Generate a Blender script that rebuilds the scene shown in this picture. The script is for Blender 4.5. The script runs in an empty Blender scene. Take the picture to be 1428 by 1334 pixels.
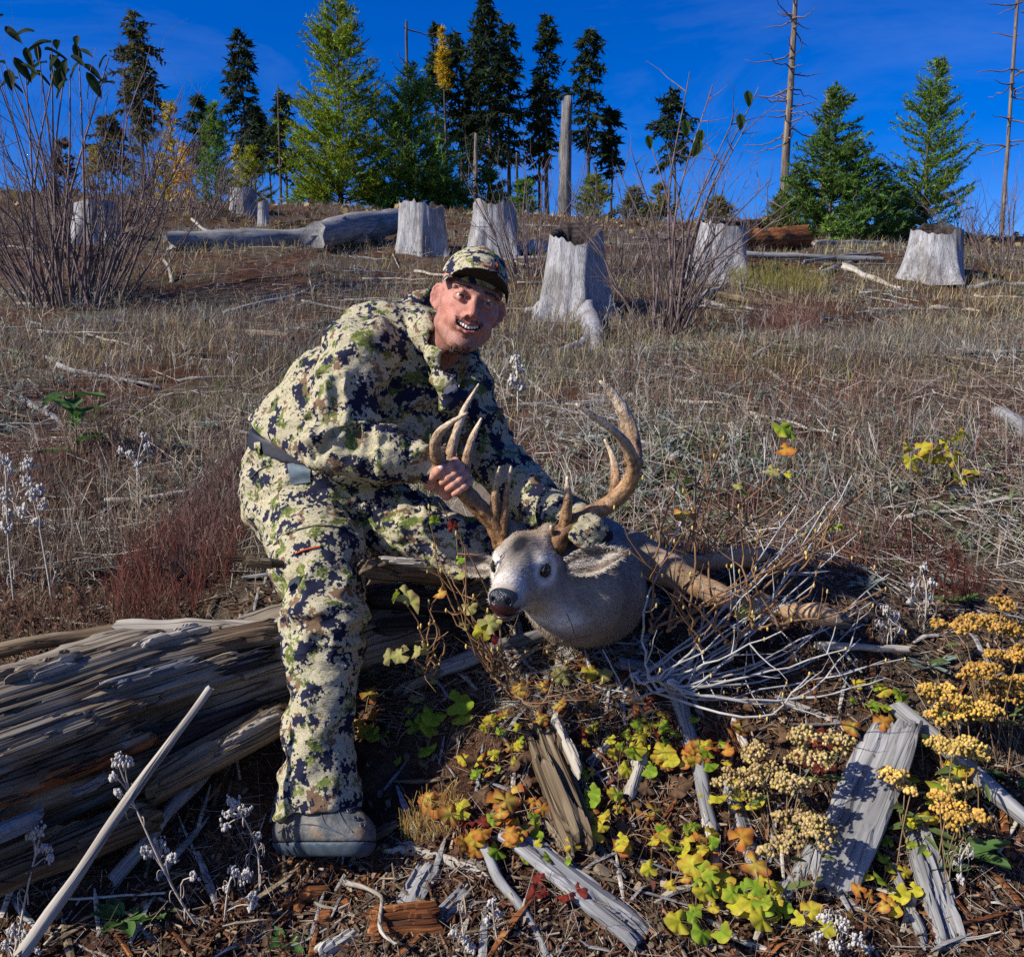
import bpy, math, random
import numpy as np
from mathutils import Vector, Matrix
R = random.Random(7)
RS = np.random.RandomState(7)
SC = bpy.context.scene
COL = SC.collection
# ---------------------------------------------------------------- camera, sky, sun, exposure
CAM_Z, PITCH, FPX = 1.30, math.radians(8.0), 1237.0
cam_d = bpy.data.cameras.new('camera'); cam = bpy.data.objects.new('camera', cam_d); COL.objects.link(cam)
cam.location = (0, 0, CAM_Z); cam.rotation_euler = (math.radians(90) - PITCH, 0, 0)
cam_d.sensor_width = 36.0; cam_d.lens = FPX / 1428 * 36; cam_d.clip_start = 0.05; cam_d.clip_end = 8000
SC.camera = cam
SUN_AZ, SUN_EL = math.radians(-113), math.radians(36)      # azimuth clockwise from +Y: to the left and a little behind the camera
world = bpy.data.worlds.new('World'); SC.world = world; world.use_nodes = True
wn = world.node_tree; wn.nodes.clear()
sky = wn.nodes.new('ShaderNodeTexSky'); sky.sky_type = 'NISHITA'; sky.sun_disc = False
sky.sun_elevation = SUN_EL; sky.sun_rotation = SUN_AZ
sky.altitude = 1500; sky.air_density = 1.0; sky.dust_density = 3.0; sky.ozone_density = 6.0
hs = wn.nodes.new('ShaderNodeHueSaturation'); hs.inputs['Saturation'].default_value = 1.38; hs.inputs['Hue'].default_value = .521; hs.inputs['Value'].default_value = 1.2
bg = wn.nodes.new('ShaderNodeBackground'); bg.inputs['Strength'].default_value = 0.067
wo = wn.nodes.new('ShaderNodeOutputWorld')
wn.links.new(sky.outputs[0], hs.inputs['Color']); tc = wn.nodes.new('ShaderNodeTexCoord'); mp = wn.nodes.new('ShaderNodeMapping'); mp.inputs['Scale'].default_value = (1.2, 1.2, 4.5); cn = wn.nodes.new('ShaderNodeTexNoise'); cn.inputs['Scale'].default_value = 2.1; cn.inputs['Detail'].default_value = 7; cn.inputs['Roughness'].default_value = .62; cn.inputs['Distortion'].default_value = .5
cr_ = wn.nodes.new('ShaderNodeValToRGB'); cr_.color_ramp.elements[0].position = .50; cr_.color_ramp.elements[0].color = (0, 0, 0, 1); cr_.color_ramp.elements[1].position = .78; cr_.color_ramp.elements[1].color = (.05, .05, .05, 1)
cm_ = wn.nodes.new('ShaderNodeMix'); cm_.data_type = 'RGBA'; cm_.inputs[7].default_value = (8.5, 10.0, 12.0, 1)
wn.links.new(tc.outputs['Generated'], mp.inputs['Vector']); wn.links.new(mp.outputs[0], cn.inputs['Vector']); wn.links.new(cn.outputs[0], cr_.inputs[0]); wn.links.new(cr_.outputs[0], cm_.inputs['Factor']); wn.links.new(hs.outputs[0], cm_.inputs[6]); wn.links.new(cm_.outputs[2], bg.inputs['Color']); wn.links.new(bg.outputs[0], wo.inputs[0])
sd = bpy.data.lights.new('sun', 'SUN'); sd.energy = 3.5; sd.angle = math.radians(0.8); sd.color = (1.0, 0.93, 0.82)
sun = bpy.data.objects.new('sun', sd); COL.objects.link(sun)
SUNV = Vector((math.sin(SUN_AZ) * math.cos(SUN_EL), math.cos(SUN_AZ) * math.cos(SUN_EL), math.sin(SUN_EL)))
sun.rotation_euler = SUNV.to_track_quat('Z', 'Y').to_euler(); sun.location = (-8, -4, 9)
SC.view_settings.view_transform = 'Standard'; SC.view_settings.look = 'None'
SC.view_settings.gamma = 1.0; SC.view_settings.use_curve_mapping = False; SC.view_settings.exposure = 0.95
SC.render.engine = 'CYCLES'
SC.cycles.use_denoising = False; SC.cycles.max_bounces = 6; SC.cycles.diffuse_bounces = 3; SC.cycles.transparent_max_bounces = 6

# ---------------------------------------------------------------- measuring helpers
_F = np.array([0, math.cos(PITCH), -math.sin(PITCH)]); _U = np.array([0, math.sin(PITCH), math.cos(PITCH)])
def ray(px, py):
    return np.array([1., 0, 0]) * ((px - 714) / FPX) + _U * (-(py - 667) / FPX) + _F
def P(px, py, Y):
    d = ray(px, py); return np.array([0, 0, CAM_Z]) + d * (Y / d[1])
_PY = [-40, -5, 0, 1.3, 1.6, 1.85, 2.0, 2.2, 2.45, 3, 4.5, 6, 8, 11.4, 16, 20, 23, 27, 40, 100, 400, 4000]
_PZ = [-1.6, -.5, -.05, .06, .12, .20, .33, .50, .60, .72, 1.0, 1.3, 1.65, 2.53, 3.5, 4.3, 4.62, 4.65, 4.1, 1.5, -6, -60]
_gy = np.arange(-6, 60, .02); _gz = np.interp(_gy, _PY, _PZ); _k = np.ones(15) / 15
_gz = np.convolve(np.pad(_gz, 7, mode='edge'), _k, 'valid')
def _hash(ix, iy, iz):
    h = (ix.astype(np.int64) * 374761393 + iy.astype(np.int64) * 668265263 + iz.astype(np.int64) * 1274126177) & 0xffffffff
    h = ((h ^ (h >> 13)) * 1274126177) & 0xffffffff
    h = ((h ^ (h >> 16)) * 2246822519) & 0xffffffff
    return ((h ^ (h >> 15)) & 0xffff) / 65535.0
def vn(p):
    p = np.asarray(p, float); i = np.floor(p); f = p - i; f = f * f * (3 - 2 * f)
    x, y, z = i[..., 0], i[..., 1], i[..., 2]; a, b, c = f[..., 0], f[..., 1], f[..., 2]
    r = 0
    for dx in (0, 1):
        for dy in (0, 1):
            for dz in (0, 1):
                w = (a if dx else 1 - a) * (b if dy else 1 - b) * (c if dz else 1 - c)
                r = r + w * _hash(x + dx, y + dy, z + dz)
    return r * 2 - 1
def fbm(p, o=3, g=.5):
    p = np.asarray(p, float); r = 0; a = 1
    for k in range(o):
        r = r + a * vn(p * (2 ** k) + 17.3 * k); a *= g
    return r
def sstep(a, b, x):
    t = np.clip((x - a) / (b - a), 0, 1); return t * t * (3 - 2 * t)
def gz(x, y):
    x = np.asarray(x, float); y = np.asarray(y, float)
    z = np.where(y < 59, np.interp(y, _gy, _gz), np.interp(y, _PY, _PZ))
    z = z - 0.045 * np.clip(x, -30, 30) * sstep(3, 20, y)
    q = np.stack([x, y, np.zeros_like(x)], -1)
    am = np.clip(y / 12, .15, 1)
    z = z + fbm(q * .55 + 3, 2) * .10 * am * sstep(2.0, 5, y) + fbm(q * 2.3 + 9, 2) * .035 + fbm(q * 9 + 1, 2) * .010 * (y < 9)
    return z
def G(px, py, lo=1.2, hi=60):
    "point where the sight line through a photo pixel meets the ground"
    d = ray(px, py); ys = np.concatenate([np.arange(lo, 6, .01), np.arange(6, hi, .05)])
    pt = np.array([0, 0, CAM_Z])[None] + d[None] * (ys / d[1])[:, None]
    h = pt[:, 2] - gz(pt[:, 0], pt[:, 1]); k = np.where(h < 0)[0]
    return pt[k[0]] if len(k) else pt[-1]
def onG(x, y, dz=0.): return np.array([x, y, float(gz(x, y)) + dz])

# ---------------------------------------------------------------- mesh helpers
class MB:
    def __init__(s): s.v = []; s.f = []; s.n = 0; s.c = []
    def add(s, v, f, col=None):
        v = np.asarray(v, float); s.v.append(v)
        s.f += [tuple(int(i) + s.n for i in q) for q in f]; s.n += len(v)
        s.c.append(np.tile(np.array(list(col if col is not None else (1, 1, 1)) + [1.]), (len(v), 1)))
    def verts(s): return np.concatenate(s.v) if s.v else np.zeros((0, 3))
def raw_mesh(name, v, faces, mat, smooth=True, cols=None):
    me = bpy.data.meshes.new(name)
    if isinstance(faces, np.ndarray):
        k = faces.shape[1]; nf = len(faces)
        me.vertices.add(len(v)); me.vertices.foreach_set('co', np.asarray(v, np.float32).ravel())
        me.loops.add(nf * k); me.loops.foreach_set('vertex_index', faces.astype(np.int32).ravel())
        me.polygons.add(nf); me.polygons.foreach_set('loop_start', np.arange(0, nf * k, k, dtype=np.int32))
        me.update(calc_edges=True)
    else:
        me.from_pydata([tuple(q) for q in v], [], faces)
    if smooth: me.polygons.foreach_set('use_smooth', np.ones(len(me.polygons), bool))
    if cols is not None:
        a = me.color_attributes.new('Col', 'FLOAT_COLOR', 'POINT'); a.data.foreach_set('color', np.asarray(cols, np.float32).ravel())
    if mat is not None: me.materials.append(mat)
    me.validate(); me.update()
    return me
ORIG = {}
def tag(o, label=None, cat=None, group=None, kind=None):
    for k, x in (('label', label), ('category', cat), ('group', group), ('kind', kind)):
        if x: o[k] = x
    return o
def empty(name, loc, label=None, cat=None, group=None):
    o = bpy.data.objects.new(name, None); COL.objects.link(o); o.location = tuple(loc); o.empty_display_size = .05
    ORIG[o] = np.array(loc, float); return tag(o, label, cat, group)
def link(name, me, parent=None, loc=(0, 0, 0)):
    o = bpy.data.objects.new(name, me); COL.objects.link(o)
    if parent is not None: o.parent = parent; ORIG[o] = ORIG.get(parent, np.zeros(3))
    else: o.location = tuple(loc); ORIG[o] = np.array(loc, float)
    return o
def obj(name, v, faces, mat, parent=None, loc=(0, 0, 0), smooth=True, cols=None):
    "v in world coordinates; the object's own origin is its parent's or loc"
    o0 = ORIG[parent] if parent is not None else np.array(loc, float)
    return link(name, raw_mesh(name, np.asarray(v) - o0, faces, mat, smooth, cols), parent, loc)
def objm(name, mb, mat, parent=None, loc=(0, 0, 0), smooth=True, col=False):
    return obj(name, mb.verts(), mb.f, mat, parent, loc, smooth, np.concatenate(mb.c) if col else None)
def placed(name, me, M, parent=None):
    "a mesh in its own frame set down with matrix M (numpy 4x4, world)"
    o = bpy.data.objects.new(name, me); COL.objects.link(o)
    M = Matrix([list(r) for r in M])
    if parent is not None: o.parent = parent; M = Matrix.Translation(Vector([-x for x in ORIG[parent]])) @ M; ORIG[o] = ORIG[parent]
    o.matrix_basis = M; return o
def unit(v): v = np.asarray(v, float); return v / (np.linalg.norm(v) + 1e-12)
def frame(A, B, up=(0, 0, 1), roll=0.):
    "4x4 with local X from A to B, local Z near up, origin at A"
    x = unit(np.asarray(B) - np.asarray(A)); z = np.asarray(up, float); z = unit(z - x * z.dot(x)); y = np.cross(z, x)
    if roll: y, z = y * math.cos(roll) + z * math.sin(roll), z * math.cos(roll) - y * math.sin(roll)
    M = np.eye(4); M[:3, 0] = x; M[:3, 1] = y; M[:3, 2] = z; M[:3, 3] = A; return M
def spline(pts, n):
    "Catmull-Rom through pts (any columns), n samples"
    p = np.asarray(pts, float); m = len(p)
    if m == 2: t = np.linspace(0, 1, n)[:, None]; return p[0] * (1 - t) + p[1] * t
    e = np.vstack([2 * p[0] - p[1], p, 2 * p[-1] - p[-2]]); t = np.linspace(0, m - 1 - 1e-9, n); i = t.astype(int); f = (t - i)[:, None]
    a, b, c, d = e[i], e[i + 1], e[i + 2], e[i + 3]
    return .5 * (2 * b + (c - a) * f + (2 * a - 5 * b + 4 * c - d) * f ** 2 + (3 * b - a - 3 * c + d) * f ** 3)
def tube(mb, path, rad, seg=8, col=None, cap=True, rn=0., seed=0., flat=None):
    path = np.asarray(path, float); n = len(path); rad = np.broadcast_to(np.asarray(rad, float), (n,))
    t = np.gradient(path, axis=0); t /= (np.linalg.norm(t, axis=1)[:, None] + 1e-12)
    ref = np.array([0, 0, 1.]) if abs(t[0][2]) < .9 else np.array([1., 0, 0])
    u = unit(np.cross(ref, t[0])); us = []
    for k in range(n):
        u = unit(u - t[k] * u.dot(t[k])); us.append(u)
    us = np.array(us); w = np.cross(t, us); an = np.arange(seg) * 2 * math.pi / seg
    cs, sn = np.cos(an), np.sin(an)
    rr = rad[:, None] * np.ones((1, seg))
    if rn: rr = rr * (1 + rn * fbm(np.stack([cs[None] * 1.3 + 0 * rr, sn[None] * 1.3 + 0 * rr, (np.arange(n) * .35)[:, None] + 0 * rr + seed], -1), 2))
    if flat is not None: sn = sn * flat
    v = path[:, None] + us[:, None] * (cs[None] * rr)[..., None] + w[:, None] * (sn[None] * rr)[..., None]
    f = []
    for k in range(n - 1):
        for j in range(seg):
            j2 = (j + 1) % seg; f.append((k * seg + j, k * seg + j2, (k + 1) * seg + j2, (k + 1) * seg + j))
    if cap: f.append(tuple(range(seg - 1, -1, -1))); f.append(tuple((n - 1) * seg + j for j in range(seg)))
    mb.add(v.reshape(-1, 3), f, col)

# ---------------------------------------------------------------- material helpers
class NT:
    def __init__(s, name):
        s.m = bpy.data.materials.new(name); s.m.use_nodes = True; s.t = s.m.node_tree; s.t.nodes.clear()
        s.out = s.t.nodes.new('ShaderNodeOutputMaterial')
    def n(s, typ, ins=None, **kw):
        q = s.t.nodes.new('ShaderNode' + typ)
        for k, x in kw.items(): setattr(q, k, x)
        for k, x in (ins or {}).items():
            if isinstance(x, bpy.types.NodeSocket): s.t.links.new(x, q.inputs[k])
            elif isinstance(x, bpy.types.Node): s.t.links.new(x.outputs[0], q.inputs[k])
            else: q.inputs[k].default_value = x
        return q
    def math(s, op, a, b=0., c=0., clamp=False): return s.n('Math', {0: a, 1: b, 2: c}, operation=op, use_clamp=clamp).outputs[0]
    def vmath(s, op, a, b=(0, 0, 0)): return s.n('VectorMath', {0: a, 1: b}, operation=op).outputs[0]
    def ramp(s, fac, stops, interp='LINEAR'):
        q = s.n('ValToRGB', {0: fac}); e = q.color_ramp.elements; q.color_ramp.interpolation = interp
        while len(e) < len(stops): e.new(.5)
        for k, (p, c) in enumerate(stops):
            e[k].position = p; e[k].color = tuple(c) + (1,) if len(c) == 3 else c
        return q.outputs[0]
    def mix(s, fac, a, b, blend='MIX'):
        q = s.n('Mix', {'Factor': fac}, data_type='RGBA', blend_type=blend)
        for k, x in ((6, a), (7, b)):
            if isinstance(x, bpy.types.NodeSocket): s.t.links.new(x, q.inputs[k])
            else: q.inputs[k].default_value = tuple(x) + ((1,) if len(x) == 3 else ())
        return q.outputs[2]
    def noise(s, vec, scale, detail=3., rough=.55, dist=0.):
        return s.n('TexNoise', {'Vector': vec, 'Scale': scale, 'Detail': detail, 'Roughness': rough, 'Distortion': dist}).outputs[0]
    def coord(s, which='Object'): return s.n('TexCoord').outputs[which]
    def mapped(s, vec, sc, off=(0, 0, 0)): return s.n('Mapping', {'Vector': vec, 'Scale': sc, 'Location': off}).outputs[0]
    def bump(s, h, dist, strength=1.): return s.n('Bump', {'Height': h, 'Distance': dist, 'Strength': strength}).outputs[0]
    def bsdf(s, col, rough=.8, normal=None, spec=.3, **kw):
        ins = {'Base Color': col if isinstance(col, bpy.types.NodeSocket) else tuple(col) + (1,), 'Roughness': rough, 'Specular IOR Level': spec}
        if normal is not None: ins['Normal'] = normal
        ins.update(kw); return s.n('BsdfPrincipled', ins).outputs[0]
    def done(s, sh): s.t.links.new(sh, s.out.inputs[0]); return s.m
def plain(name, col, rough=.8, spec=.3, var=.25, scale=30., bump=.0015):
    m = NT(name); c = m.coord(); n = m.noise(c, scale, 4)
    col = np.array(col); a = tuple(np.clip(col * (1 - var), 0, 1)); b = tuple(np.clip(col * (1 + var), 0, 1))
    return m.done(m.bsdf(m.ramp(n, [(.3, a), (.7, b)]), rough, m.bump(n, bump), spec))
def attr_mat(name, rough=.85, trans=0., spec=.2, var=.2, gain=1.):
    "colour from the mesh's own colour attribute (each blade or leaf its own tint)"
    m = NT(name); a = m.n('Attribute', attribute_name='Col').outputs['Color']
    n = m.noise(m.coord(), 60., 2); c = m.mix(1., a, m.ramp(n, [(.25, (gain * (1 - var),) * 3), (.75, (gain * (1 + var),) * 3)]), 'MULTIPLY')
    b = m.bsdf(c, rough, None, spec)
    if trans: b = m.n('MixShader', {0: trans, 1: b, 2: m.n('BsdfTranslucent', {'Color': c}).outputs[0]}).outputs[0]
    return m.done(b)
def wood_mat(name, stops, crack=.5, axis='X', gscale=1., bump=.004, patch=None):
    "weathered wood, grain along one local axis"
    m = NT(name); c = m.coord()
    oi = m.n('ObjectInfo').outputs['Random']; off = m.n('CombineXYZ', {0: m.math('MULTIPLY', oi, 37.), 1: m.math('MULTIPLY', oi, 11.), 2: 0.}).outputs[0]
    c = m.vmath('ADD', c, off)
    k = {'X': (1.6, 26, 26), 'Z': (26, 26, 1.6)}[axis]; k2 = {'X': (4, 130, 130), 'Z': (130, 130, 4)}[axis]
    k = tuple(x * gscale for x in k); k2 = tuple(x * gscale for x in k2)
    w = m.vmath('ADD', c, m.vmath('SCALE', m.n('TexNoise', {'Vector': c, 'Scale': 3., 'Detail': 2.}).outputs['Color'], (0, 0, 0)))
    g1 = m.noise(m.mapped(c, k), 1., 5, .62, .3); g2 = m.noise(m.mapped(c, k2), 1., 3, .6)
    big = m.noise(c, 5., 3)
    v = m.math('ADD', m.math('MULTIPLY', g1, .55), m.math('ADD', m.math('MULTIPLY', g2, .30), m.math('MULTIPLY', big, .15)))
    col = m.ramp(v, stops)
    if patch: col = m.mix(m.ramp(m.noise(c, 3.2, 3, .6), [(.5, (0, 0, 0)), (.62, (1, 1, 1))]), col, m.mix(1., col, patch, 'MULTIPLY'))
    cr = m.noise(m.mapped(c, tuple(x * 1.3 for x in k), (5, 3, 8)), 1., 2, .5, .2)
    cm = m.ramp(m.math('ABSOLUTE', m.math('SUBTRACT', cr, .5)), [(.0, (1, 1, 1)), (.022, (0, 0, 0))])
    cm = m.math('MULTIPLY', cm, crack)
    col = m.mix(cm, col, (.035, .026, .02))
    h = m.math('SUBTRACT', m.math('ADD', m.math('MULTIPLY', g1, .7), m.math('MULTIPLY', g2, .5)), m.math('MULTIPLY', cm, .8))
    return m.done(m.bsdf(col, .85, m.bump(h, bump), .15))
# ---------------------------------------------------------------- signed-distance modelling of the bodies
def s_cone(a, b, ra, rb):
    a = np.asarray(a, float); b = np.asarray(b, float); ba = b - a; L = ba.dot(ba) + 1e-12
    def f(p):
        q = p - a; t = np.clip(q @ ba / L, 0, 1); return np.linalg.norm(q - t[:, None] * ba, axis=1) - (ra + (rb - ra) * t)
    return f
def s_ell(c, r, M=None):
    c = np.asarray(c, float); r = np.asarray(r, float)
    def f(p):
        q = p - c
        if M is not None: q = q @ M
        k0 = np.linalg.norm(q / r, axis=1); k1 = np.linalg.norm(q / (r * r), axis=1) + 1e-9
        return k0 * (k0 - 1) / k1
    return f
def s_half(pt, nrm):
    pt = np.asarray(pt, float); nrm = unit(nrm)
    return lambda p: (p - pt) @ nrm          # negative on the side away from nrm
def smin(a, b, k):
    if k <= 0: return np.minimum(a, b)
    h = np.clip(.5 + .5 * (b - a) / k, 0, 1); return b + (a - b) * h - k * h * (1 - h)
def smax(a, b, k): return -smin(-a, -b, k)
class SDF:
    def __init__(s): s.ops = []
    def u(s, f, k=.02): s.ops.append(('u', f, k)); return s
    def sub(s, f, k=.005): s.ops.append(('s', f, k)); return s
    def cut(s, f, k=.004): s.ops.append(('i', f, k)); return s
    def disp(s, f): s.ops.append(('d', f, 0)); return s
    def chain(s, pts, k=.02):
        "pts: (point, radius) in a row"
        for (a, ra), (b, rb) in zip(pts[:-1], pts[1:]): s.u(s_cone(a, b, ra, rb), k)
        return s
    def __call__(s, p):
        d = np.full(len(p), 9.)
        for op, f, k in s.ops:
            if op == 'u': d = smin(d, f(p), k) if d[0] < 8.9 else f(p)
            elif op == 's': d = smax(d, -f(p), k)
            elif op == 'i': d = smax(d, f(p), k)
            else: d = d + f(p)
        return d
def sdf_mesh(f, lo, hi, h, slack=1.5):
    lo = np.asarray(lo, float); B = 8; n = np.ceil((np.asarray(hi) - lo) / (h * B)).astype(int); N = n * B + 1
    D = np.empty(N, np.float32)
    bc = np.stack(np.meshgrid(*[np.arange(k) for k in n], indexing='ij'), -1).reshape(-1, 3)
    dv = f(lo + (bc + .5) * B * h)
    for q, v in zip(bc, dv): D[q[0]*B:q[0]*B+B+1, q[1]*B:q[1]*B+B+1, q[2]*B:q[2]*B+B+1] = v
    near = bc[np.abs(dv) < B * h * .87 * slack]
    mk = np.zeros(N, bool)
    for q in near: mk[q[0]*B:q[0]*B+B+1, q[1]*B:q[1]*B+B+1, q[2]*B:q[2]*B+B+1] = True
    ii = np.argwhere(mk)
    for s in range(0, len(ii), 400000):
        q = ii[s:s+400000]; D[q[:, 0], q[:, 1], q[:, 2]] = f(lo + q * h)
    S = D < 0
    c = sum(S[a:N[0]-1+a, b:N[1]-1+b, e:N[2]-1+e].astype(np.int8) for a in (0, 1) for b in (0, 1) for e in (0, 1))
    act = np.argwhere((c > 0) & (c < 8)); idx = np.full(N - 1, -1, np.int64); idx[act[:, 0], act[:, 1], act[:, 2]] = np.arange(len(act))
    acc = np.zeros((len(act), 3)); cnt = np.zeros(len(act))
    cor = [np.array(q) for q in [(0,0,0),(1,0,0),(0,1,0),(1,1,0),(0,0,1),(1,0,1),(0,1,1),(1,1,1)]]
    for a in range(8):
        for b in range(a + 1, 8):
            if np.abs(cor[a] - cor[b]).sum() != 1: continue
            pa = act + cor[a]; pb = act + cor[b]; da = D[pa[:, 0], pa[:, 1], pa[:, 2]]; db = D[pb[:, 0], pb[:, 1], pb[:, 2]]
            m = (da < 0) != (db < 0); t = np.where(m, da / np.where(m, da - db, 1), 0)
            acc += np.where(m[:, None], pa + (pb - pa) * t[:, None], 0); cnt += m
    V = lo + acc / cnt[:, None] * h
    Q = []
    for ax in range(3):
        sl0 = [slice(1, -1)] * 3; sl1 = [slice(1, -1)] * 3; sl0[ax] = slice(0, -1); sl1[ax] = slice(1, None)
        A, Bq = S[tuple(sl0)], S[tuple(sl1)]; e = np.argwhere(A != Bq)
        if not len(e): continue
        flip = A[e[:, 0], e[:, 1], e[:, 2]]
        off = np.ones(3, int); off[ax] = 0; e = e + off
        u, w = (ax + 1) % 3, (ax + 2) % 3
        def cell(du, dw):
            q = e.copy(); q[:, u] -= du; q[:, w] -= dw; return idx[q[:, 0], q[:, 1], q[:, 2]]
        q = np.stack([cell(1, 1), cell(0, 1), cell(0, 0), cell(1, 0)], 1); q[~flip] = q[~flip][:, ::-1]; Q.append(q)
    Q = np.concatenate(Q); Q = Q[(Q >= 0).all(1)]
    return V, Q
def vnormals(V, Q):
    n = np.cross(V[Q[:, 2]] - V[Q[:, 0]], V[Q[:, 3]] - V[Q[:, 1]]); o = np.zeros_like(V)
    for k in range(4): np.add.at(o, Q[:, k], n)
    return o / (np.linalg.norm(o, axis=1)[:, None] + 1e-12)
def hit(f, px, py, y0=1.2, y1=3.2):
    "first point of a surface on the sight line through a photo pixel"
    d = ray(px, py); o = np.array([0, 0, CAM_Z]); d = d / np.linalg.norm(d); t = y0
    for _ in range(160):
        v = float(f((o + d * t)[None])[0])
        if v < .0006: break
        t += max(v * .8, .0008)
        if t > y1: return None
    return o + d * t
def hitn(f, p, e=.002):
    p = np.asarray(p); q = np.concatenate([[p + e * np.eye(3)[k]] for k in range(3)] + [[p - e * np.eye(3)[k]] for k in range(3)])
    v = f(q); return unit(v[:3] - v[3:])
def patch_on(f, outline, rows, lift, thick=0.002, name='patch'):
    "a thin cloth patch sewn on surface f; outline = four photo-pixel corners"
    a, b, c, d = [np.array(q, float) for q in outline]; V = []; n = rows
    for i in range(n + 1):
        for j in range(n + 1):
            s, t = j / n, i / n; q = (a * (1 - s) + b * s) * (1 - t) + (d * (1 - s) + c * s) * t
            h_ = hit(f, *q)
            if h_ is None: h_ = V[-1] if V else P(q[0], q[1], 2.)
            V.append(h_ + hitn(f, h_) * lift)
    mb = MB(); F = []
    for i in range(n):
        for j in range(n): k = i * (n + 1) + j; F.append((k, k + n + 1, k + n + 2, k + 1))
    mb.add(V, F); return mb
def ball(mb, c, r, M=None, seg=12, rings=8, col=None, colf=None):
    v = []; f = []
    for i in range(rings + 1):
        a = math.pi * i / rings
        for j in range(seg):
            b = 2 * math.pi * j / seg; v.append((math.sin(a) * math.cos(b), math.sin(a) * math.sin(b), math.cos(a)))
    v = np.array(v)
    for i in range(rings):
        for j in range(seg): j2 = (j + 1) % seg; f.append((i * seg + j, (i + 1) * seg + j, (i + 1) * seg + j2, i * seg + j2))
    q = v * np.asarray(r, float)
    if M is not None: q = q @ np.asarray(M).T
    k = len(mb.c); mb.add(q + np.asarray(c), f, col)
    if colf is not None: mb.c[k][:, :3] = colf(v)
# ---------------------------------------------------------------- ground
def soil_mat():
    m = NT('soil'); c = m.coord()
    n1 = m.noise(c, 1.1, 4, .6); n2 = m.noise(c, 9., 5, .65); n3 = m.noise(c, 70., 4, .65); n4 = m.noise(c, 300., 2)
    base = m.ramp(n2, [(.30, (.030, .014, .009)), (.48, (.072, .032, .018)), (.62, (.12, .058, .032)), (.75, (.17, .105, .062))])
    gry = m.ramp(n2, [(.3, (.045, .033, .023)), (.6, (.11, .082, .055)), (.75, (.16, .13, .088))])
    col = m.mix(m.ramp(n1, [(.44, (0, 0, 0)), (.60, (1, 1, 1))]), base, gry)
    col = m.mix(1., col, m.ramp(n3, [(.3, (.5,) * 3), (.5, (1,) * 3), (.7, (1.45,) * 3)]), 'MULTIPLY')
    col = m.mix(m.ramp(n4, [(.66, (0, 0, 0)), (.7, (.8, .8, .8))]), col, (.22, .17, .11))
    h = m.math('ADD', m.math('ADD', m.math('MULTIPLY', n2, .8), m.math('MULTIPLY', n3, .5)), m.math('MULTIPLY', n4, .25))
    return m.done(m.bsdf(col, .95, m.bump(h, .03, .9), .1))
SOIL = soil_mat()
def make_ground():
    ys = np.concatenate([np.arange(-4, .8, .4), np.arange(.8, 3.2, .025), np.arange(3.2, 9, .07), np.arange(9, 30, .25), np.geomspace(30, 4000, 40)])
    sx = np.sinh(np.linspace(-3.4, 3.4, 241)) / math.sinh(3.4)
    X = sx[None] * (np.maximum(ys, 0) * 3.0 + 7)[:, None] + 0; Y = np.broadcast_to(ys[:, None], X.shape); Z = gz(X, Y)
    n, m = X.shape; i = np.arange(n * m).reshape(n, m); q = np.stack([i[:-1, :-1], i[:-1, 1:], i[1:, 1:], i[1:, :-1]], -1).reshape(-1, 4)
    tag(link('ground', raw_mesh('ground', np.stack([X, Y, Z], -1).reshape(-1, 3), q, SOIL)), 'reddish brown clear-cut hillside soil rising to a ridge', 'ground', None, 'structure')
make_ground()
# ---------------------------------------------------------------- wood, stumps, logs
GREYW = wood_mat('grey_wood', [(.34, (.075, .074, .072)), (.46, (.17, .17, .17)), (.56, (.27, .27, .268)), (.68, (.42, .415, .40))], .55, bump=.0025)
PALEW = wood_mat('bleached_wood', [(.34, (.15, .125, .095)), (.47, (.33, .295, .24)), (.58, (.46, .425, .36)), (.70, (.60, .565, .50))], .6)
BROWNW = wood_mat('brown_wood', [(.34, (.030, .020, .013)), (.46, (.105, .075, .045)), (.56, (.20, .155, .100)), (.68, (.38, .33, .245))], .8, bump=.007)
ROTW = wood_mat('rotten_wood', [(.34, (.030, .010, .005)), (.46, (.125, .042, .015)), (.56, (.27, .105, .035)), (.68, (.46, .24, .09))], .8, bump=.008)
DARKW = wood_mat('dark_wood', [(.34, (.010, .008, .007)), (.48, (.035, .026, .022)), (.6, (.085, .075, .070)), (.70, (.19, .18, .17))], .7, bump=.007)
CHARW = wood_mat('charred_wood', [(.36, (.006, .006, .008)), (.52, (.018, .020, .028)), (.66, (.10, .11, .13)), (.74, (.30, .31, .33))], .4, bump=.006)
STUMPW = wood_mat('stump_wood', [(.30, (.10, .10, .105)), (.42, (.23, .23, .24)), (.54, (.35, .35, .36)), (.68, (.49, .49, .48))], .38, 'Z', 1.1, .012, (.72, .68, .64))
BARK = wood_mat('tree_bark', [(.35, (.030, .024, .020)), (.5, (.085, .068, .055)), (.68, (.19, .16, .135))], .6, 'Z', .5, .02)
SNAGW = wood_mat('snag_wood', [(.32, (.06, .05, .042)), (.48, (.16, .125, .10)), (.68, (.34, .28, .225))], .6, 'Z', .6, .02)
TWIGG = plain('grey_twig', (.28, .265, .25), .8, .2, .45, 22, .001)
TWIGP = plain('purple_grey_twig', (.135, .098, .092), .75, .25, .5, 9, .001)
TWIGB = plain('brown_twig', (.21, .115, .055), .7, .25, .4, 25, .001)
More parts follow.
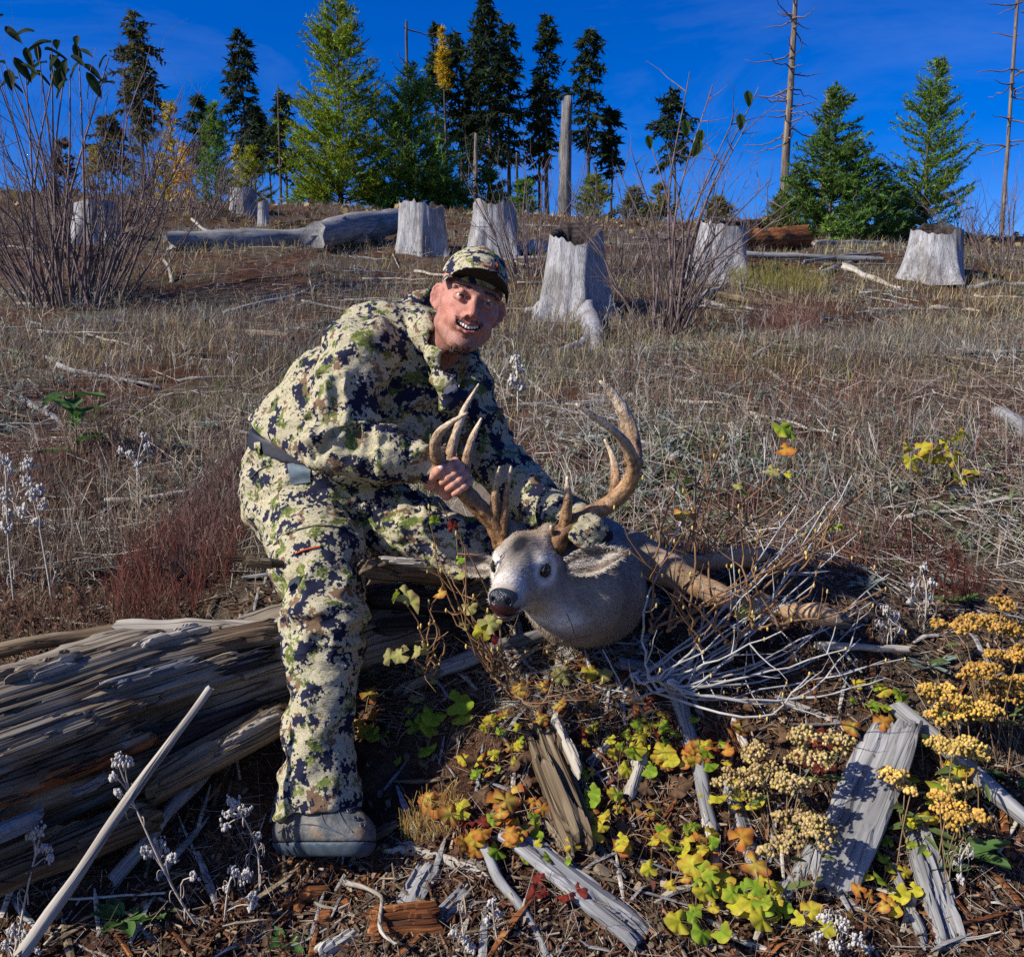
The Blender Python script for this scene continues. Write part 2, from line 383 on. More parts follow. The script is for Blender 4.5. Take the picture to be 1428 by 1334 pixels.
def stick(name, A, B, r0, r1, mat, label=None, cat=None, group=None, bend=.04, seg=10, n=16, parent=None, rough=.22, mid=None, up=(0, 0, 1), flat=None, jag=.6):
    "a branch, stick or log lying from A to B, its grain along its own x axis"
    A = np.asarray(A, float); B = np.asarray(B, float); L = np.linalg.norm(B - A); x = np.linspace(0, 1, n); sd_ = R.random() * 99
    y = fbm(np.stack([x * 2.2 + sd_, x * 0, x * 0], -1), 2) * bend * L; z = fbm(np.stack([x * 2.2, x * 0 + sd_, x * 0], -1), 2) * bend * L * .5
    w = np.sin(np.pi * x) ** .7; path = np.stack([x * L, y * w, z * w], -1)
    if mid: path[:, 2] += mid * np.sin(np.pi * x)
    mb = MB(); tube(mb, path, np.linspace(r0, r1, n) * (1 + .12 * fbm(np.stack([x * 7 + sd_, x * 0, x * 0], -1), 1)), seg, None, False, rough, sd_, flat)
    v = mb.verts(); e0 = np.arange(seg); v[e0, 0] -= RS.uniform(0, jag, seg) * r0 * 2; v[-seg:, 0] += RS.uniform(0, jag, seg) * r1 * 3
    nv = len(v); ca, cb = v[:seg].copy(), v[-seg:].copy(); v = np.concatenate([v, ca, [ca.mean(0) + (r0 * .5, 0, 0)], cb, [cb.mean(0) - (r1 * .6, 0, 0)]]); mb.f += [(nv + (j + 1) % seg, nv + j, nv + seg) for j in range(seg)] + [(nv + seg + 1 + j, nv + seg + 1 + (j + 1) % seg, nv + 2 * seg + 1) for j in range(seg)]
    return tag(placed(name, raw_mesh(name, v, mb.f, mat), frame(A, B, up), parent), label, cat, group)
def slab_mesh(name, L, W, T, mat, ns=8, nx=9, rag=.12, cup=.0):
    "a split slab: one weathered surface with long grooves and raised splinters, its ends broken in steps"
    nx = max(nx * 2, 14); ny = max(8, int(ns * 3)); sd_ = R.random() * 99; u = np.linspace(0, 1, nx); w = np.linspace(-.5, .5, ny + 1)
    lane = np.floor((np.arange(ny + 1) + .4 * np.sin(np.arange(ny + 1) * 5.1 + sd_)) / RS.randint(2, 4)); e0 = rag * L * (.5 + .5 * vn(np.stack([lane * 3.7 + sd_, lane * 0, lane * 0], -1))) * 1.1; e1 = rag * L * (.5 + .5 * vn(np.stack([lane * 2.9, lane * 0 + sd_, lane * 0], -1))) * 1.1
    X = e0[None] + (L - e0 - e1)[None] * u[:, None]; U = np.broadcast_to(u[:, None], X.shape); Wg = np.broadcast_to(w[None], X.shape)
    edge = 1 + .16 * vn(np.stack([X * 9 / max(L, .05) * .35 + sd_, X * 0 + np.sign(Wg), X * 0], -1)); Yg = Wg * W * edge + W * .05 * vn(np.stack([U * 2 + sd_, U * 0, U * 0 + 5], -1))
    gr = fbm(np.stack([X * 1.2 + sd_, Wg * W * 110, X * 0], -1), 3) * .30 + fbm(np.stack([X * 2.5, Wg * W * 30 + sd_, X * 0], -1), 2) * .42
    stepz = np.round(1.6 * vn(np.stack([X * 2.2 / max(W * 4, .1) + sd_, Wg * 3.1, X * 0 + 2], -1))) * .28
    dip = (np.abs(Wg) * 2) ** 6 * .5 + (np.abs(U * 2 - 1)) ** 10 * .45
    Zt = T * (.38 * gr + stepz - dip) - cup * (Wg * 2) ** 2 * W * .5; Zb = -T * (1.0 + .3 * gr) - cup * (Wg * 2) ** 2 * W * .5 + 0 * X
    n1 = nx * (ny + 1); v = np.concatenate([np.stack([X, Yg, Zt], -1).reshape(-1, 3), np.stack([X, Yg * .96, np.minimum(Zb, Zt - T * .3)], -1).reshape(-1, 3)]); f = []; q = lambda i, j: i * (ny + 1) + j
    for i in range(nx - 1):
        for j in range(ny): f.append((q(i, j), q(i + 1, j), q(i + 1, j + 1), q(i, j + 1))); f.append((n1 + q(i, j + 1), n1 + q(i + 1, j + 1), n1 + q(i + 1, j), n1 + q(i, j)))
        f.append((q(i, 0), n1 + q(i, 0), n1 + q(i + 1, 0), q(i + 1, 0))); f.append((q(i + 1, ny), n1 + q(i + 1, ny), n1 + q(i, ny), q(i, ny)))
    for j in range(ny): f.append((q(0, j + 1), n1 + q(0, j + 1), n1 + q(0, j), q(0, j))); f.append((q(nx - 1, j), n1 + q(nx - 1, j), n1 + q(nx - 1, j + 1), q(nx - 1, j + 1)))
    return raw_mesh(name, v, f, mat, False)
def slab(name, A, B, W, T, mat, label=None, cat=None, group=None, up=(0, 0, 1), parent=None, ns=8, rag=.12, cup=0., roll=0., nx=9):
    A = np.asarray(A, float); B = np.asarray(B, float)
    return tag(placed(name, slab_mesh(name, np.linalg.norm(B - A), W, T, mat, ns, nx, rag, cup), frame(A, B, up, roll), parent), label, cat, group)

def stump(px, py, wpx, top, wb, label, lean=0., roots=5, rootlist=(), slant=(0, 0), sd=0., dY=0.):
    b = G(px, py); Y = b[1] + dY; b = onG((px - 714) / FPX * Y, Y); k = Y / FPX; H = P(px, top, Y)[2] - b[2]; r = wpx / 2 * k; fl = wb / wpx - 1
    root = empty('tree_stump', b, label, 'tree stump', 'grey stumps of the clear-cut'); na, nh = 84, 26; v = []; a = np.arange(na) * 2 * math.pi / na
    ca, sa = np.cos(a), np.sin(a); rt = np.maximum(0, np.cos(a * roots + sd + .8 * np.sin(a + sd))) ** 1.5
    for i in range(nh + 1):
        t = i / nh; h = -.12 + (H + .12) * t; f_ = .55 * math.exp(-4 * t) + .45 * (1 - t) ** 1.1
        rr = r * (1 + fl * f_ * (.62 + .75 * rt)) * (1 + .05 * vn(np.stack([ca * 2 + sd, sa * 2, 0 * a + t * 1.2], -1)) + .035 * vn(np.stack([ca * 7, sa * 7 + sd, 0 * a + t * .8], -1)) + .022 * vn(np.stack([ca * 19, sa * 19 + sd, 0 * a + t * 1.5], -1)))
        hh = h + 0 * a
        if t > .6: hh = h + (t - .6) / .4 * (H * .08 * vn(np.stack([ca * 1.6, sa * 1.6 + sd, 0 * a], -1)) + H * .025 * vn(np.stack([ca * 7, sa * 7 + sd, 0 * a], -1)) + H * .22 * np.maximum(0, vn(np.stack([ca * 4.5 + 3, sa * 4.5 + sd * 2, 0 * a], -1)) - .45) + (ca * slant[0] + sa * slant[1]) * r)
        v.append(np.stack([ca * rr + lean * t * r, sa * rr, hh], -1))
    rim = v[-1]; cen = rim.mean(0)
    def q2f(n0): return [(i * na + j, i * na + (j + 1) % na, (i + 1) * na + (j + 1) % na, (i + 1) * na + j) for i in range(n0) for j in range(na)]
    obj('trunk', np.concatenate(v) + b, q2f(nh), STUMPW, root)
    inn = [rim, cen + (rim - cen) * (.84, .84, 1) + (0, 0, -.02 * H), cen + (rim - cen) * (.76, .76, .8) + (0, 0, -.14 * H), cen + (rim - cen) * (.55, .55, .3) + (0, 0, -.24 * H), cen + (rim - cen) * (.1, .1, .1) + (0, 0, -.26 * H)]
    inn = [q + (RS.normal(0, .01 * H, q.shape) if k_ > 1 else 0) for k_, q in enumerate(inn)]
    obj('rotten_top', np.concatenate(inn) + b, q2f(4) + [tuple(4 * na + j for j in range(na))], DARKW, root)
    for pts, r0, r1 in rootlist:
        w = np.array([G(x, y) + (0, 0, r0 * .25) for x, y, Y_ in pts]); w[0] = w[0] * .5 + .5 * np.array([w[0][0], b[1] - r * .8, w[0][2] + .1]); mb = MB(); tube(mb, spline(w, 18), np.linspace(r0, r1, 18) * (1 + .15 * RS.rand(18)), 12, None, True, .3, sd); objm('root', mb, STUMPW, root)
    return root
s1 = G(797, 436)[1]
stump(797, 436, 70, 322, 128, 'large pale grey stump with a long root, above and right of the man\'s cap', .12, 5, [([(810, 436, 0), (820, 452, 0), (824, 470, 0), (816, 482, 0), (800, 489, 0), (778, 495, 0)], .085, .022), ([(812, 440, 0), (828, 462, 0), (832, 480, 0), (830, 494, 0)], .10, .03), ([(765, 432, 0), (748, 436, 0), (732, 438, 0)], .07, .03)], (.12, .42), 1.0)
stump(592, 352, 60, 286, 84, 'upright grey stump standing just above the fallen log and left of the man\'s cap', .0, 6, (), (-.10, .12), 2.3)
stump(690, 356, 58, 283, 90, 'grey stump half hidden by bare twigs between the upright stump and the rooted stump', .0, 5, (), (-.04, .16), 3.9)
stump(988, 388, 66, 314, 116, 'tilted grey stump behind the tall bare shrub', .35, 5, (), (-.16, .14), 5.1)
stump(1287, 386, 66, 319, 100, 'squat white-grey stump with a hollow foot below the right-hand larch', .12, 4, (), (.04, .26), 6.0)
stump(352, 298, 34, 265, 42, 'small dark-footed stump on the ridge at the left', .0, 5, (), (0, -.05), 7.0)
stump(378, 316, 13, 282, 20, 'thin short stump beside the small ridge stump', .0, 3, (), (0, .1), 8.0)
stump(150, 336, 52, 284, 84, 'grey stump behind the left bare shrub', .1, 5, (), (.1, 0), 9.0)
def lie(px, py, r, k=.55): q = G(px, py); q[2] += r * k; return q
def fallen(pa, pb, wpx, mat, label, name='fallen_branch', cat='branch', taper=.7, bend=.05, group='fallen wood on the slope', lift=.75, stand=False, **kw):
    ya = G(*pa)[1]; yb = G(*pb)[1]
    if stand: k_ = wpx / 2 * yb / FPX; return stick(name, P(*pa, yb + .25), lie(*pb, k_, .2), k_ * taper, k_, mat, label, cat, group, bend, **kw)
    ra = wpx / 2 * ya / FPX; rb = wpx / 2 * yb / FPX * taper
    return stick(name, lie(*pa, ra, lift), lie(*pb, rb, lift), ra, rb, mat, label, cat, group, bend, **kw)
fallen((245, 352), (500, 342), 30, GREYW, 'long grey log lying across the slope left of the upright stump', 'fallen_log', 'log', .9, .015, lift=.9, n=30)
fallen((445, 352), (562, 330), 38, GREYW, 'thick dark-ended grey log leaning against the upright stump', 'fallen_log', 'log', .9, .02, lift=1.2)
fallen((312, 441), (424, 410), 7, PALEW, 'pale crooked branch on the dark soil patch at the left')
fallen((352, 421), (415, 407), 6, GREYW, 'thin grey branch just above the crooked one on the dark soil patch')
fallen((268, 306), (306, 334), 6, PALEW, 'short white stick slanting down near the small ridge stump', stand=True)
fallen((238, 455), (400, 470), 9, BROWNW, 'brownish branch sunk in the grass behind the man\'s back')
fallen((1028, 362), (1228, 368), 9, GREYW, 'long grey pole lying level below the young firs', 'fallen_log', 'log', .8, .01, lift=1.6)
fallen((1135, 346), (1232, 343), 6, PALEW, 'thin pale pole under the young firs', lift=2.2)
fallen((1120, 372), (1226, 357), 5, GREYW, 'slim grey branch crossing the long pole', lift=2.5)
fallen((1148, 384), (1190, 366), 9, GREYW, 'short grey piece leaning below the long pole')
fallen((1178, 376), (1256, 406), 10, PALEW, 'stout bleached branch slanting towards the squat stump')
fallen((1002, 414), (1138, 436), 10, BROWNW, 'straight brown branch right of the tall bare shrub')
fallen((1326, 468), (1372, 492), 9, PALEW, 'pale branch fork by the right edge, upper arm')
fallen((1366, 491), (1427, 497), 7, PALEW, 'pale branch running level to the right edge')
fallen((1366, 488), (1392, 464), 7, PALEW, 'short pale prong rising from the fork by the right edge')
fallen((1340, 404), (1427, 398), 7, GREYW, 'grey branch right of the squat stump, higher one', bend=.12)
fallen((1322, 380), (1375, 400), 8, BROWNW, 'dark brown branch against the squat stump')
fallen((1300, 432), (1362, 436), 7, PALEW, 'pale curved branch below the squat stump', bend=.14)
fallen((-5, 486), (78, 506), 9, PALEW, 'bleached branch at the left edge, upper one')
fallen((-5, 502), (28, 503), 8, GREYW, 'short grey branch end just under the bleached left-edge branch')
fallen((-5, 537), (225, 533), 9, BROWNW, 'long straight weathered pole lying level at the left', 'fallen_log', 'log', .8, .01)
fallen((34, 562), (92, 598), 11, GREYW, 'stubby grey branch beside the green leafy plant')
fallen((205, 500), (330, 498), 7, BROWNW, 'brown stick in the grass behind the man, upper left')
fallen((95, 720), (292, 686), 13, BROWNW, 'tan weathered branch left of the man\'s hip', lift=.9)
fallen((-5, 727), (42, 730), 8, PALEW, 'pale stick end at the left edge below the woolly weed')
fallen((440, 459), (492, 428), 9, BROWNW, 'brown stick rising behind the man\'s shoulder')
fallen((285, 440), (262, 470), 4, GREYW, 'thin grey twig near the brown sunk branch')
fallen((1256, 636), (1340, 694), 9, CHARW, 'blue-black charred branch at the right, upper half', bend=.03)
fallen((1330, 690), (1440, 760), 16, CHARW, 'thick charred and bleached branch running out at the right edge', bend=.03, lift=1.)
fallen((1283, 612), (1400, 602), 9, PALEW, 'pale crooked branch above the yellow-leaved sprig', bend=.1)
fallen((1392, 588), (1440, 622), 22, GREYW, 'thick grey branch end at the right edge', lift=1.)
fallen((1190, 626), (1262, 646), 8, BROWNW, 'brown stick left of the charred branch')
fallen((1224, 590), (1231, 613), 6, PALEW, 'short white splinter in the red weeds', stand=True)
fallen((955, 432), (1012, 400), 9, PALEW, 'bleached splinter at the foot of the tall bare shrub', lift=1.2)
fallen((985, 428), (1012, 432), 11, PALEW, 'flat pale chip below the bleached splinter')
fallen((1262, 728), (1265, 768), 9, PALEW, 'short upright-looking pale stick right of the deer\'s hooves', stand=True)
fallen((1222, 770), (1262, 726), 3, GREYW, 'thin grey twig leaning on the short pale stick')
fallen((1215, 770), (1285, 780), 5, GREYW, 'level grey twig below the short pale stick')
fallen((940, 480), (1005, 478), 4, BROWNW, 'thin brown twig below the tall bare shrub')
fallen((880, 600), (960, 592), 3, PALEW, 'thin pale twig in the grass right of the antler tips')
fallen((690, 560), (740, 552), 4, PALEW, 'thin pale twig right of the man\'s shoulder')
fallen((1240, 460), (1330, 452), 6, BROWNW, 'brown half-sunk branch left of the pale fork')
fallen((1150, 530), (1215, 533), 3, PALEW, 'thin straw-pale twig in the middle of the right slope')
fallen((228, 362), (240, 395), 6, PALEW, 'white snag of root beside the left bare shrub', stand=True, bend=.1)
# rocks
def rock(px, py, w, label, col=(.33, .31, .27), sq=.6):
    b = G(px, py); k = b[1] / FPX * w / 2; mb = MB(); ball(mb, (0, 0, 0), 1., None, 20, 14); v = mb.verts(); sd_ = R.random() * 50
    v = v * (1 + .28 * fbm(v * 1.3 + sd_, 3))[:, None] * np.array([1, .8, sq]) * k; o = raw_mesh('rock', v, mb.f, plain('rock_stone', col, .9, .2, .35, 40 / max(w / 20, .5), .004), True)
    M = np.eye(4); M[:3, 3] = b + (0, 0, k * sq * .35); return tag(placed('rock', o, M), label, 'rock', 'stones on the slope')
rock(1352, 686, 30, 'flat tan stone beside the charred branch'); rock(880, 668, 26, 'flat pale stone right of the big antler'); rock(882, 556, 16, 'small pale stone above the antler tips', (.4, .37, .32), .8)
rock(742, 352, 56, 'low pale boulder between two stumps', (.36, .37, .34), .45); rock(940, 640, 16, 'small buff stone in the grass right of the antler'); rock(1262, 745, 12, 'tiny buff pebble right of the hooves'); rock(808, 622, 12, 'small dark stone on the bare soil between the antlers', (.16, .12, .09))
# ---------------------------------------------------------------- trees and shrubs
LEAFY = attr_mat('needle_foliage', .7, .42, .2, .15)
def blades(p, d, ln, wd, col, side=None):
    "one thin triangle per point p along d"
    n = len(p); s = np.cross(d, RS.normal(0, 1, (n, 3))) if side is None else side; s /= (np.linalg.norm(s, axis=1)[:, None] + 1e-9)
    ln = np.broadcast_to(ln, (n,))[:, None]; wd = np.broadcast_to(wd, (n,))[:, None]
    v = np.stack([p - s * wd, p + s * wd, p + d * ln], 1).reshape(-1, 3); c = np.repeat(np.concatenate([col, np.ones((n, 1))], 1), 3, 0)
    return v, c
def nrm(a): return a / (np.linalg.norm(a, axis=-1, keepdims=True) + 1e-9)
def conifer(px, top, base, hw, Y, kind, label, group='trees along the ridge', nb=70, bare=.06, cols=None, dens=1., lean=0.):
    T = P(px, top, Y); B = np.array([T[0], Y, float(gz(T[0], Y)) - .1]); zb = P(px, base, Y)[2]; H = T[2] - B[2]; hz = zb - B[2]; k = Y / FPX; rw = hw * k
    name = {'larch': 'larch_tree', 'fir': 'fir_tree', 'young': 'young_fir', 'bushy': 'leafy_tree'}[kind]; root = empty(name, B, label, 'tree', group)
    rt = max(.05, H * .012); mb = MB(); n = 14; t = np.linspace(0, 1, n); path = B + np.stack([fbm(np.stack([t * 2 + px, 0 * t, 0 * t], -1), 2) * .02 * H * t + lean * t * t * H, 0 * t, t * H], -1); tube(mb, path, rt * (1 - t * .93), 8, None, True, .2, px); objm('trunk', mb, BARK, root)
    hh = np.sort(RS.uniform(0, 1, nb) ** (.9 if kind != 'fir' else .8)); z0 = max(hz, H * bare) if kind == 'fir' or bare > .3 else H * .03; lim = MB(); st = []; sdir = []; slen = []; scol = []
    c0 = np.array(cols if cols is not None else {'larch': (.085, .15, .022), 'fir': (.022, .038, .015), 'young': (.050, .100, .020), 'bushy': (.05, .07, .02)}[kind]); c0 = c0 * (1.75 if kind in ('larch', 'young') else 1.25)
    for q in hh:
        z = z0 + (H - z0) * q * .985; az = RS.uniform(0, 2 * math.pi); e = 1 - q
        if kind == 'fir': L = rw * (min(1., .30 + e * 1.6) * (.45 + .8 * RS.rand())) * (.45 + .75 * abs(math.sin(q * 17 + px))); el = RS.uniform(-.45, .15)
        elif kind == 'larch': L = rw * (min(e * 1.35, 1) ** .75 * .96 + .10) * RS.uniform(.6, 1.2); el = RS.uniform(.05, .45)
        else: L = rw * (min(e * 1.2, 1) ** .75 * .95 + .07) * RS.uniform(.7, 1.1); el = RS.uniform(.0, .35)
        m = 7; s = np.linspace(0, 1, m); d = np.array([math.cos(az), math.sin(az), 0]); ti = z / H
        o = np.array([np.interp(ti, t, path[:, 0]), Y, B[2] + z]); cv = {'larch': .28, 'fir': -.12, 'young': .18, 'bushy': .3}[kind]
        pt = o + d * (s * L * math.cos(el))[:, None] + np.array([0, 0, 1]) * (s * L * math.sin(el) + cv * L * s ** 2)[:, None] + RS.normal(0, .02 * L, (m, 3)) * s[:, None]
        tube(lim, pt, np.linspace(max(.006, rt * .22 * (e * .7 + .3)), .004 * Y / 20, m), 4, None, False)
        nt = max(3, int(L / (.16 * Y / 22)))
        for u in RS.uniform(.12 if kind != 'fir' else .25, 1., nt):
            p_ = np.array([np.interp(u, s, pt[:, i]) for i in range(3)]); dd = unit(pt[min(m - 1, int(u * (m - 1)) + 1)] - pt[int(u * (m - 1))]) if u < .99 else unit(pt[-1] - pt[-2])
            sgn = RS.choice((-1, 1)); sid = unit(np.cross(dd, (0, 0, 1))) * sgn; td = unit(dd * .75 + sid * RS.uniform(.3, .9) + np.array([0, 0, RS.uniform(-.35, .3) if kind != 'fir' else RS.uniform(-.5, .15)])); tl = L * (1.1 - u) * RS.uniform(.25, .5) + .05 * Y / 20
            st.append(p_); sdir.append(td); slen.append(tl); scol.append(c0 * RS.uniform(.55, 1.45) * (1 + .25 * RS.normal(0, 1, 3) * (.5, .2, .5)))
        for u in np.linspace(.2, 1, 5)[:-1]: i = int(u * (m - 1)); st.append(pt[i]); sdir.append(unit(pt[i + 1] - pt[i])); slen.append(L / 4.5); scol.append(c0 * RS.uniform(.6, 1.4))
    objm('limbs', lim, BARK, root)['kind'] = 'stuff'
    st, sdir, slen, scol = np.array(st), np.array(sdir), np.array(slen), np.abs(np.array(scol))
    sp = (.017 if kind != 'fir' else .030) * Y / 22 / dens; per = np.clip((slen / sp).astype(int), 2, 40); ix = np.repeat(np.arange(len(st)), per); u = RS.rand(len(ix))
    p = st[ix] + sdir[ix] * (slen[ix] * u)[:, None]; d = nrm(sdir[ix] * .65 + RS.normal(0, .55 if kind != 'young' else .45, (len(ix), 3)) + np.array([0, 0, .12 if kind != 'fir' else -.15])); nl = {'larch': .105, 'fir': .16, 'young': .12, 'bushy': .13}[kind] * Y / 22 * RS.uniform(.6, 1.3, len(ix))
    v, c = blades(p, d, nl, {'larch': .013, 'fir': .030, 'young': .016, 'bushy': .03}[kind] * Y / 22, np.clip(scol[ix] * RS.uniform(.7, 1.35, (len(ix), 1)), 0, 1))
    obj('crown', v, np.arange(len(v)).reshape(-1, 3), LEAFY, root, smooth=False, cols=c); return root
YEL = (.36, .29, .012); YG = (.17, .18, .015)
conifer(468, -12, 300, 82, 22.5, 'larch', 'tallest bright green larch left of centre, its top out of the picture', nb=290, cols=(.115, .155, .012))
conifer(572, 90, 300, 78, 23.5, 'larch', 'broad green larch just right of the tallest larch', nb=230, cols=(.075, .130, .018))
conifer(1304, 82, 305, 62, 17.5, 'larch', 'open green larch standing alone at the right', nb=210, cols=(.085, .140, .018))
conifer(1165, 118, 325, 78, 17.0, 'young', 'bushy young fir at the right, tallest of its clump', nb=200, bare=.02, cols=(.055, .100, .020))
conifer(1228, 226, 325, 48, 16.6, 'young', 'low dense young fir right of the bushy one', nb=90, bare=.02)
conifer(1118, 225, 325, 42, 17.2, 'young', 'small young fir left of the bushy one', nb=70, bare=.02, cols=(.060, .095, .022))
conifer(1158, 300, 336, 16, 15.6, 'young', 'tiny bright fir seedling in front of the bushy young fir', nb=36, bare=.02, cols=(.10, .17, .03))
conifer(296, 142, 262, 30, 24, 'larch', 'narrow green larch above the white slanting stick', nb=150, bare=.02, cols=(.065, .125, .018))
conifer(348, 205, 262, 34, 25, 'larch', 'low yellow-green larch behind the small ridge stump', nb=90, bare=.02, cols=YG)
conifer(328, 205, 250, 14, 27, 'larch', 'bright yellow larch right of the narrow green larch', nb=60, cols=YEL)
conifer(240, 140, 250, 34, 34, 'larch', 'golden larch left of the narrow green larch', nb=90, cols=(.26, .19, .015))
conifer(256, 200, 252, 30, 31, 'larch', 'low golden larch with orange foot', nb=80, cols=(.36, .22, .012))
conifer(190, 15, 190, 38, 38, 'fir', 'tall olive fir with a bare lower trunk near the left bare shrub', nb=120, cols=(.060, .062, .018))
conifer(200, 140, 240, 42, 40, 'larch', 'thin golden-green larch behind the tall olive fir', nb=90, cols=(.14, .12, .02))
conifer(150, 160, 240, 34, 42, 'fir', 'olive fir glimpsed through the left bare shrub', nb=80, cols=(.07, .065, .02))
conifer(85, 190, 250, 36, 40, 'bushy', 'brownish round tree behind the left bare shrub', nb=70, cols=(.10, .06, .02))
conifer(280, 128, 240, 26, 44, 'fir', 'dark fir behind the golden larches', nb=90)
conifer(335, 40, 215, 30, 42, 'fir', 'dark fir with a tufted separate top, left of the tallest larch', nb=110)
conifer(352, 145, 230, 22, 46, 'fir', 'small dark fir right of the tufted fir', nb=70)
conifer(394, 125, 240, 28, 44, 'fir', 'dark fir left against the tallest larch', nb=90)
conifer(372, 170, 240, 24, 48, 'fir', 'low dark fir between two firs left of the tallest larch', nb=70)
conifer(602, 30, 220, 18, 42, 'fir', 'slim dark fir left of the golden spire', nb=90)
conifer(617, 40, 130, 11, 40, 'larch', 'golden spire of a larch beside the tall firs', nb=80, cols=(.30, .21, .012), bare=.5)
conifer(640, 40, 235, 30, 43, 'fir', 'dense dark fir left of the tallest firs', nb=120)
conifer(684, -8, 225, 42, 41, 'fir', 'tallest dark fir of the centre clump, its top out of the picture', nb=170)
conifer(712, 30, 230, 30, 43, 'fir', 'dark fir on the right of the centre clump', nb=120)
conifer(664, 70, 250, 34, 45, 'fir', 'dark fir at the back of the centre clump', nb=110)
conifer(766, 17, 225, 28, 42, 'fir', 'dark fir with a ragged open top, left of the broken snag', nb=130)
conifer(752, 95, 250, 22, 45, 'fir', 'dark fir behind the ragged-topped fir', nb=80)
conifer(822, 36, 215, 32, 41, 'fir', 'dark fir just right of the broken snag', nb=120)
conifer(855, 150, 245, 24, 42, 'fir', 'shorter dark fir right of the snag', nb=90)
conifer(942, 124, 225, 34, 40, 'fir', 'lone dark fir seen through the tall bare shrub', nb=75)
conifer(680, 235, 300, 44, 24, 'young', 'low green fir thicket between the stumps', nb=110, bare=.02, cols=(.050, .105, .020))
conifer(610, 215, 300, 40, 24.5, 'young', 'green young fir left of the low thicket', nb=100, bare=.02, cols=(.050, .110, .022))
conifer(830, 245, 305, 40, 23, 'young', 'yellow-green young fir behind the rooted stump', nb=80, bare=.02, cols=(.10, .12, .025))
conifer(885, 262, 305, 30, 22, 'young', 'small yellow-green fir right of the rooted stump', nb=60, bare=.02, cols=(.11, .11, .025))
for px_, top_, base_, hw_, Y_, lab_, c_ in [(520, 235, 300, 34, 24, 'low green fir between the tallest larch and the broad larch', (.055, .110, .020)), (430, 250, 305, 36, 23, 'low bright larch skirt in front of the tallest larch, left side', (.10, .15, .02)), (545, 262, 312, 30, 22.5, 'low green sapling in front of the broad larch', (.06, .12, .02)), (640, 255, 305, 30, 23.5, 'low green sapling right of the upright stump', (.06, .12, .02)), (730, 250, 310, 30, 23, 'low green sapling behind the reddish bush', (.07, .12, .02)), (920, 258, 310, 34, 23, 'low olive sapling behind the tall bare shrub', (.12, .12, .03)), (1000, 275, 320, 28, 21, 'low olive sapling right of the tall bare shrub', (.11, .10, .03)), (225, 215, 262, 24, 29, 'small golden sapling left of the narrow green larch', (.34, .26, .015)), (130, 205, 258, 26, 30, 'small olive-gold sapling seen through the left shrub', (.18, .14, .02)), (1255, 255, 322, 34, 17, 'low green sapling between the young firs and the lone larch', (.07, .12, .025)), (1195, 255, 330, 44, 16.2, 'low spreading young fir in front of the clump', (.06, .115, .025)), (1090, 270, 330, 26, 17.5, 'low olive sapling at the left of the young firs', (.10, .11, .03))]:
    conifer(px_, top_, base_, hw_, Y_, 'young', lab_, nb=70, bare=.02, cols=c_)
BARKG = wood_mat('grey_snag_wood', [(.32, (.045, .042, .04)), (.48, (.13, .125, .12)), (.68, (.29, .28, .265))], .6, 'Z', .6, .02)
def snag(px, top, base, w, Y, label, branches=0, mat=SNAGW, taper=.55):
    T = P(px, top, Y); B = np.array([T[0], Y, float(gz(T[0], Y)) - .1]); H = T[2] - B[2]; r = w / 2 * Y / FPX; root = empty('dead_tree', B, label, 'dead tree', 'bare dead trunks on the ridge'); t = np.linspace(0, 1, 16)
    mb = MB(); tube(mb, B + np.stack([fbm(np.stack([t + px, 0 * t, 0 * t], -1), 2) * .012 * H, 0 * t, t * H], -1), r * (1.15 - (1.15 - taper) * t), 12, None, True, .25, px); v = mb.verts(); v[-12:, 2] += RS.uniform(-.5, 1.2, 12) * r; obj('trunk', v, mb.f, mat, root)
    if branches:
        bm = MB()
        for _ in range(branches):
            z = H * RS.uniform(.35, .99); az = RS.uniform(0, 6.28); L = RS.uniform(.25, 1.1) * (Y / 22); o = B + np.array([0, 0, z]); d = np.array([math.cos(az), math.sin(az), RS.uniform(-.5, .1)]); m = np.linspace(0, 1, 6); tube(bm, o + d * (m * L)[:, None] + np.array([0, 0, .25 * L]) * (m ** 2)[:, None] + RS.normal(0, .03 * L, (6, 3)), np.linspace(.022, .006, 6) * Y / 22, 4, None, False)
        objm('dead_limbs', bm, TWIGP, root)['kind'] = 'stuff'
    return root
snag(789, 142, 300, 16, 21, 'broken grey snag standing behind the rooted stump', 0, BARKG, .85)
snag(1107, -20, 330, 9.5, 20, 'tall bare orange-grey dead trunk at the right, its top out of the picture', 46, SNAGW, .6)
snag(1154, 128, 330, 9, 21, 'short broken trunk just right of the tall dead trunk', 8, SNAGW, .7)
snag(1425, -20, 340, 5.5, 19, 'thin dead trunk at the right edge', 20, SNAGW, .7)
snag(565, 32, 300, 7, 30, 'thin dead pole rising from the broad larch', 8, BARK, .5)
snag(525, 118, 300, 4, 34, 'thinnest dead pole, right against the tallest larch', 3, BARK, .5)
snag(722, 215, 310, 5, 30, 'thin dead pole right of the centre firs', 6, BARK, .5)
snag(384, 120, 250, 4, 38, 'bent thin dead pole by the dark firs at the left', 5, BARK, .5)
snag(663, 190, 240, 8, 36, 'pale dead trunk among the centre firs', 3, SNAGW, .6)
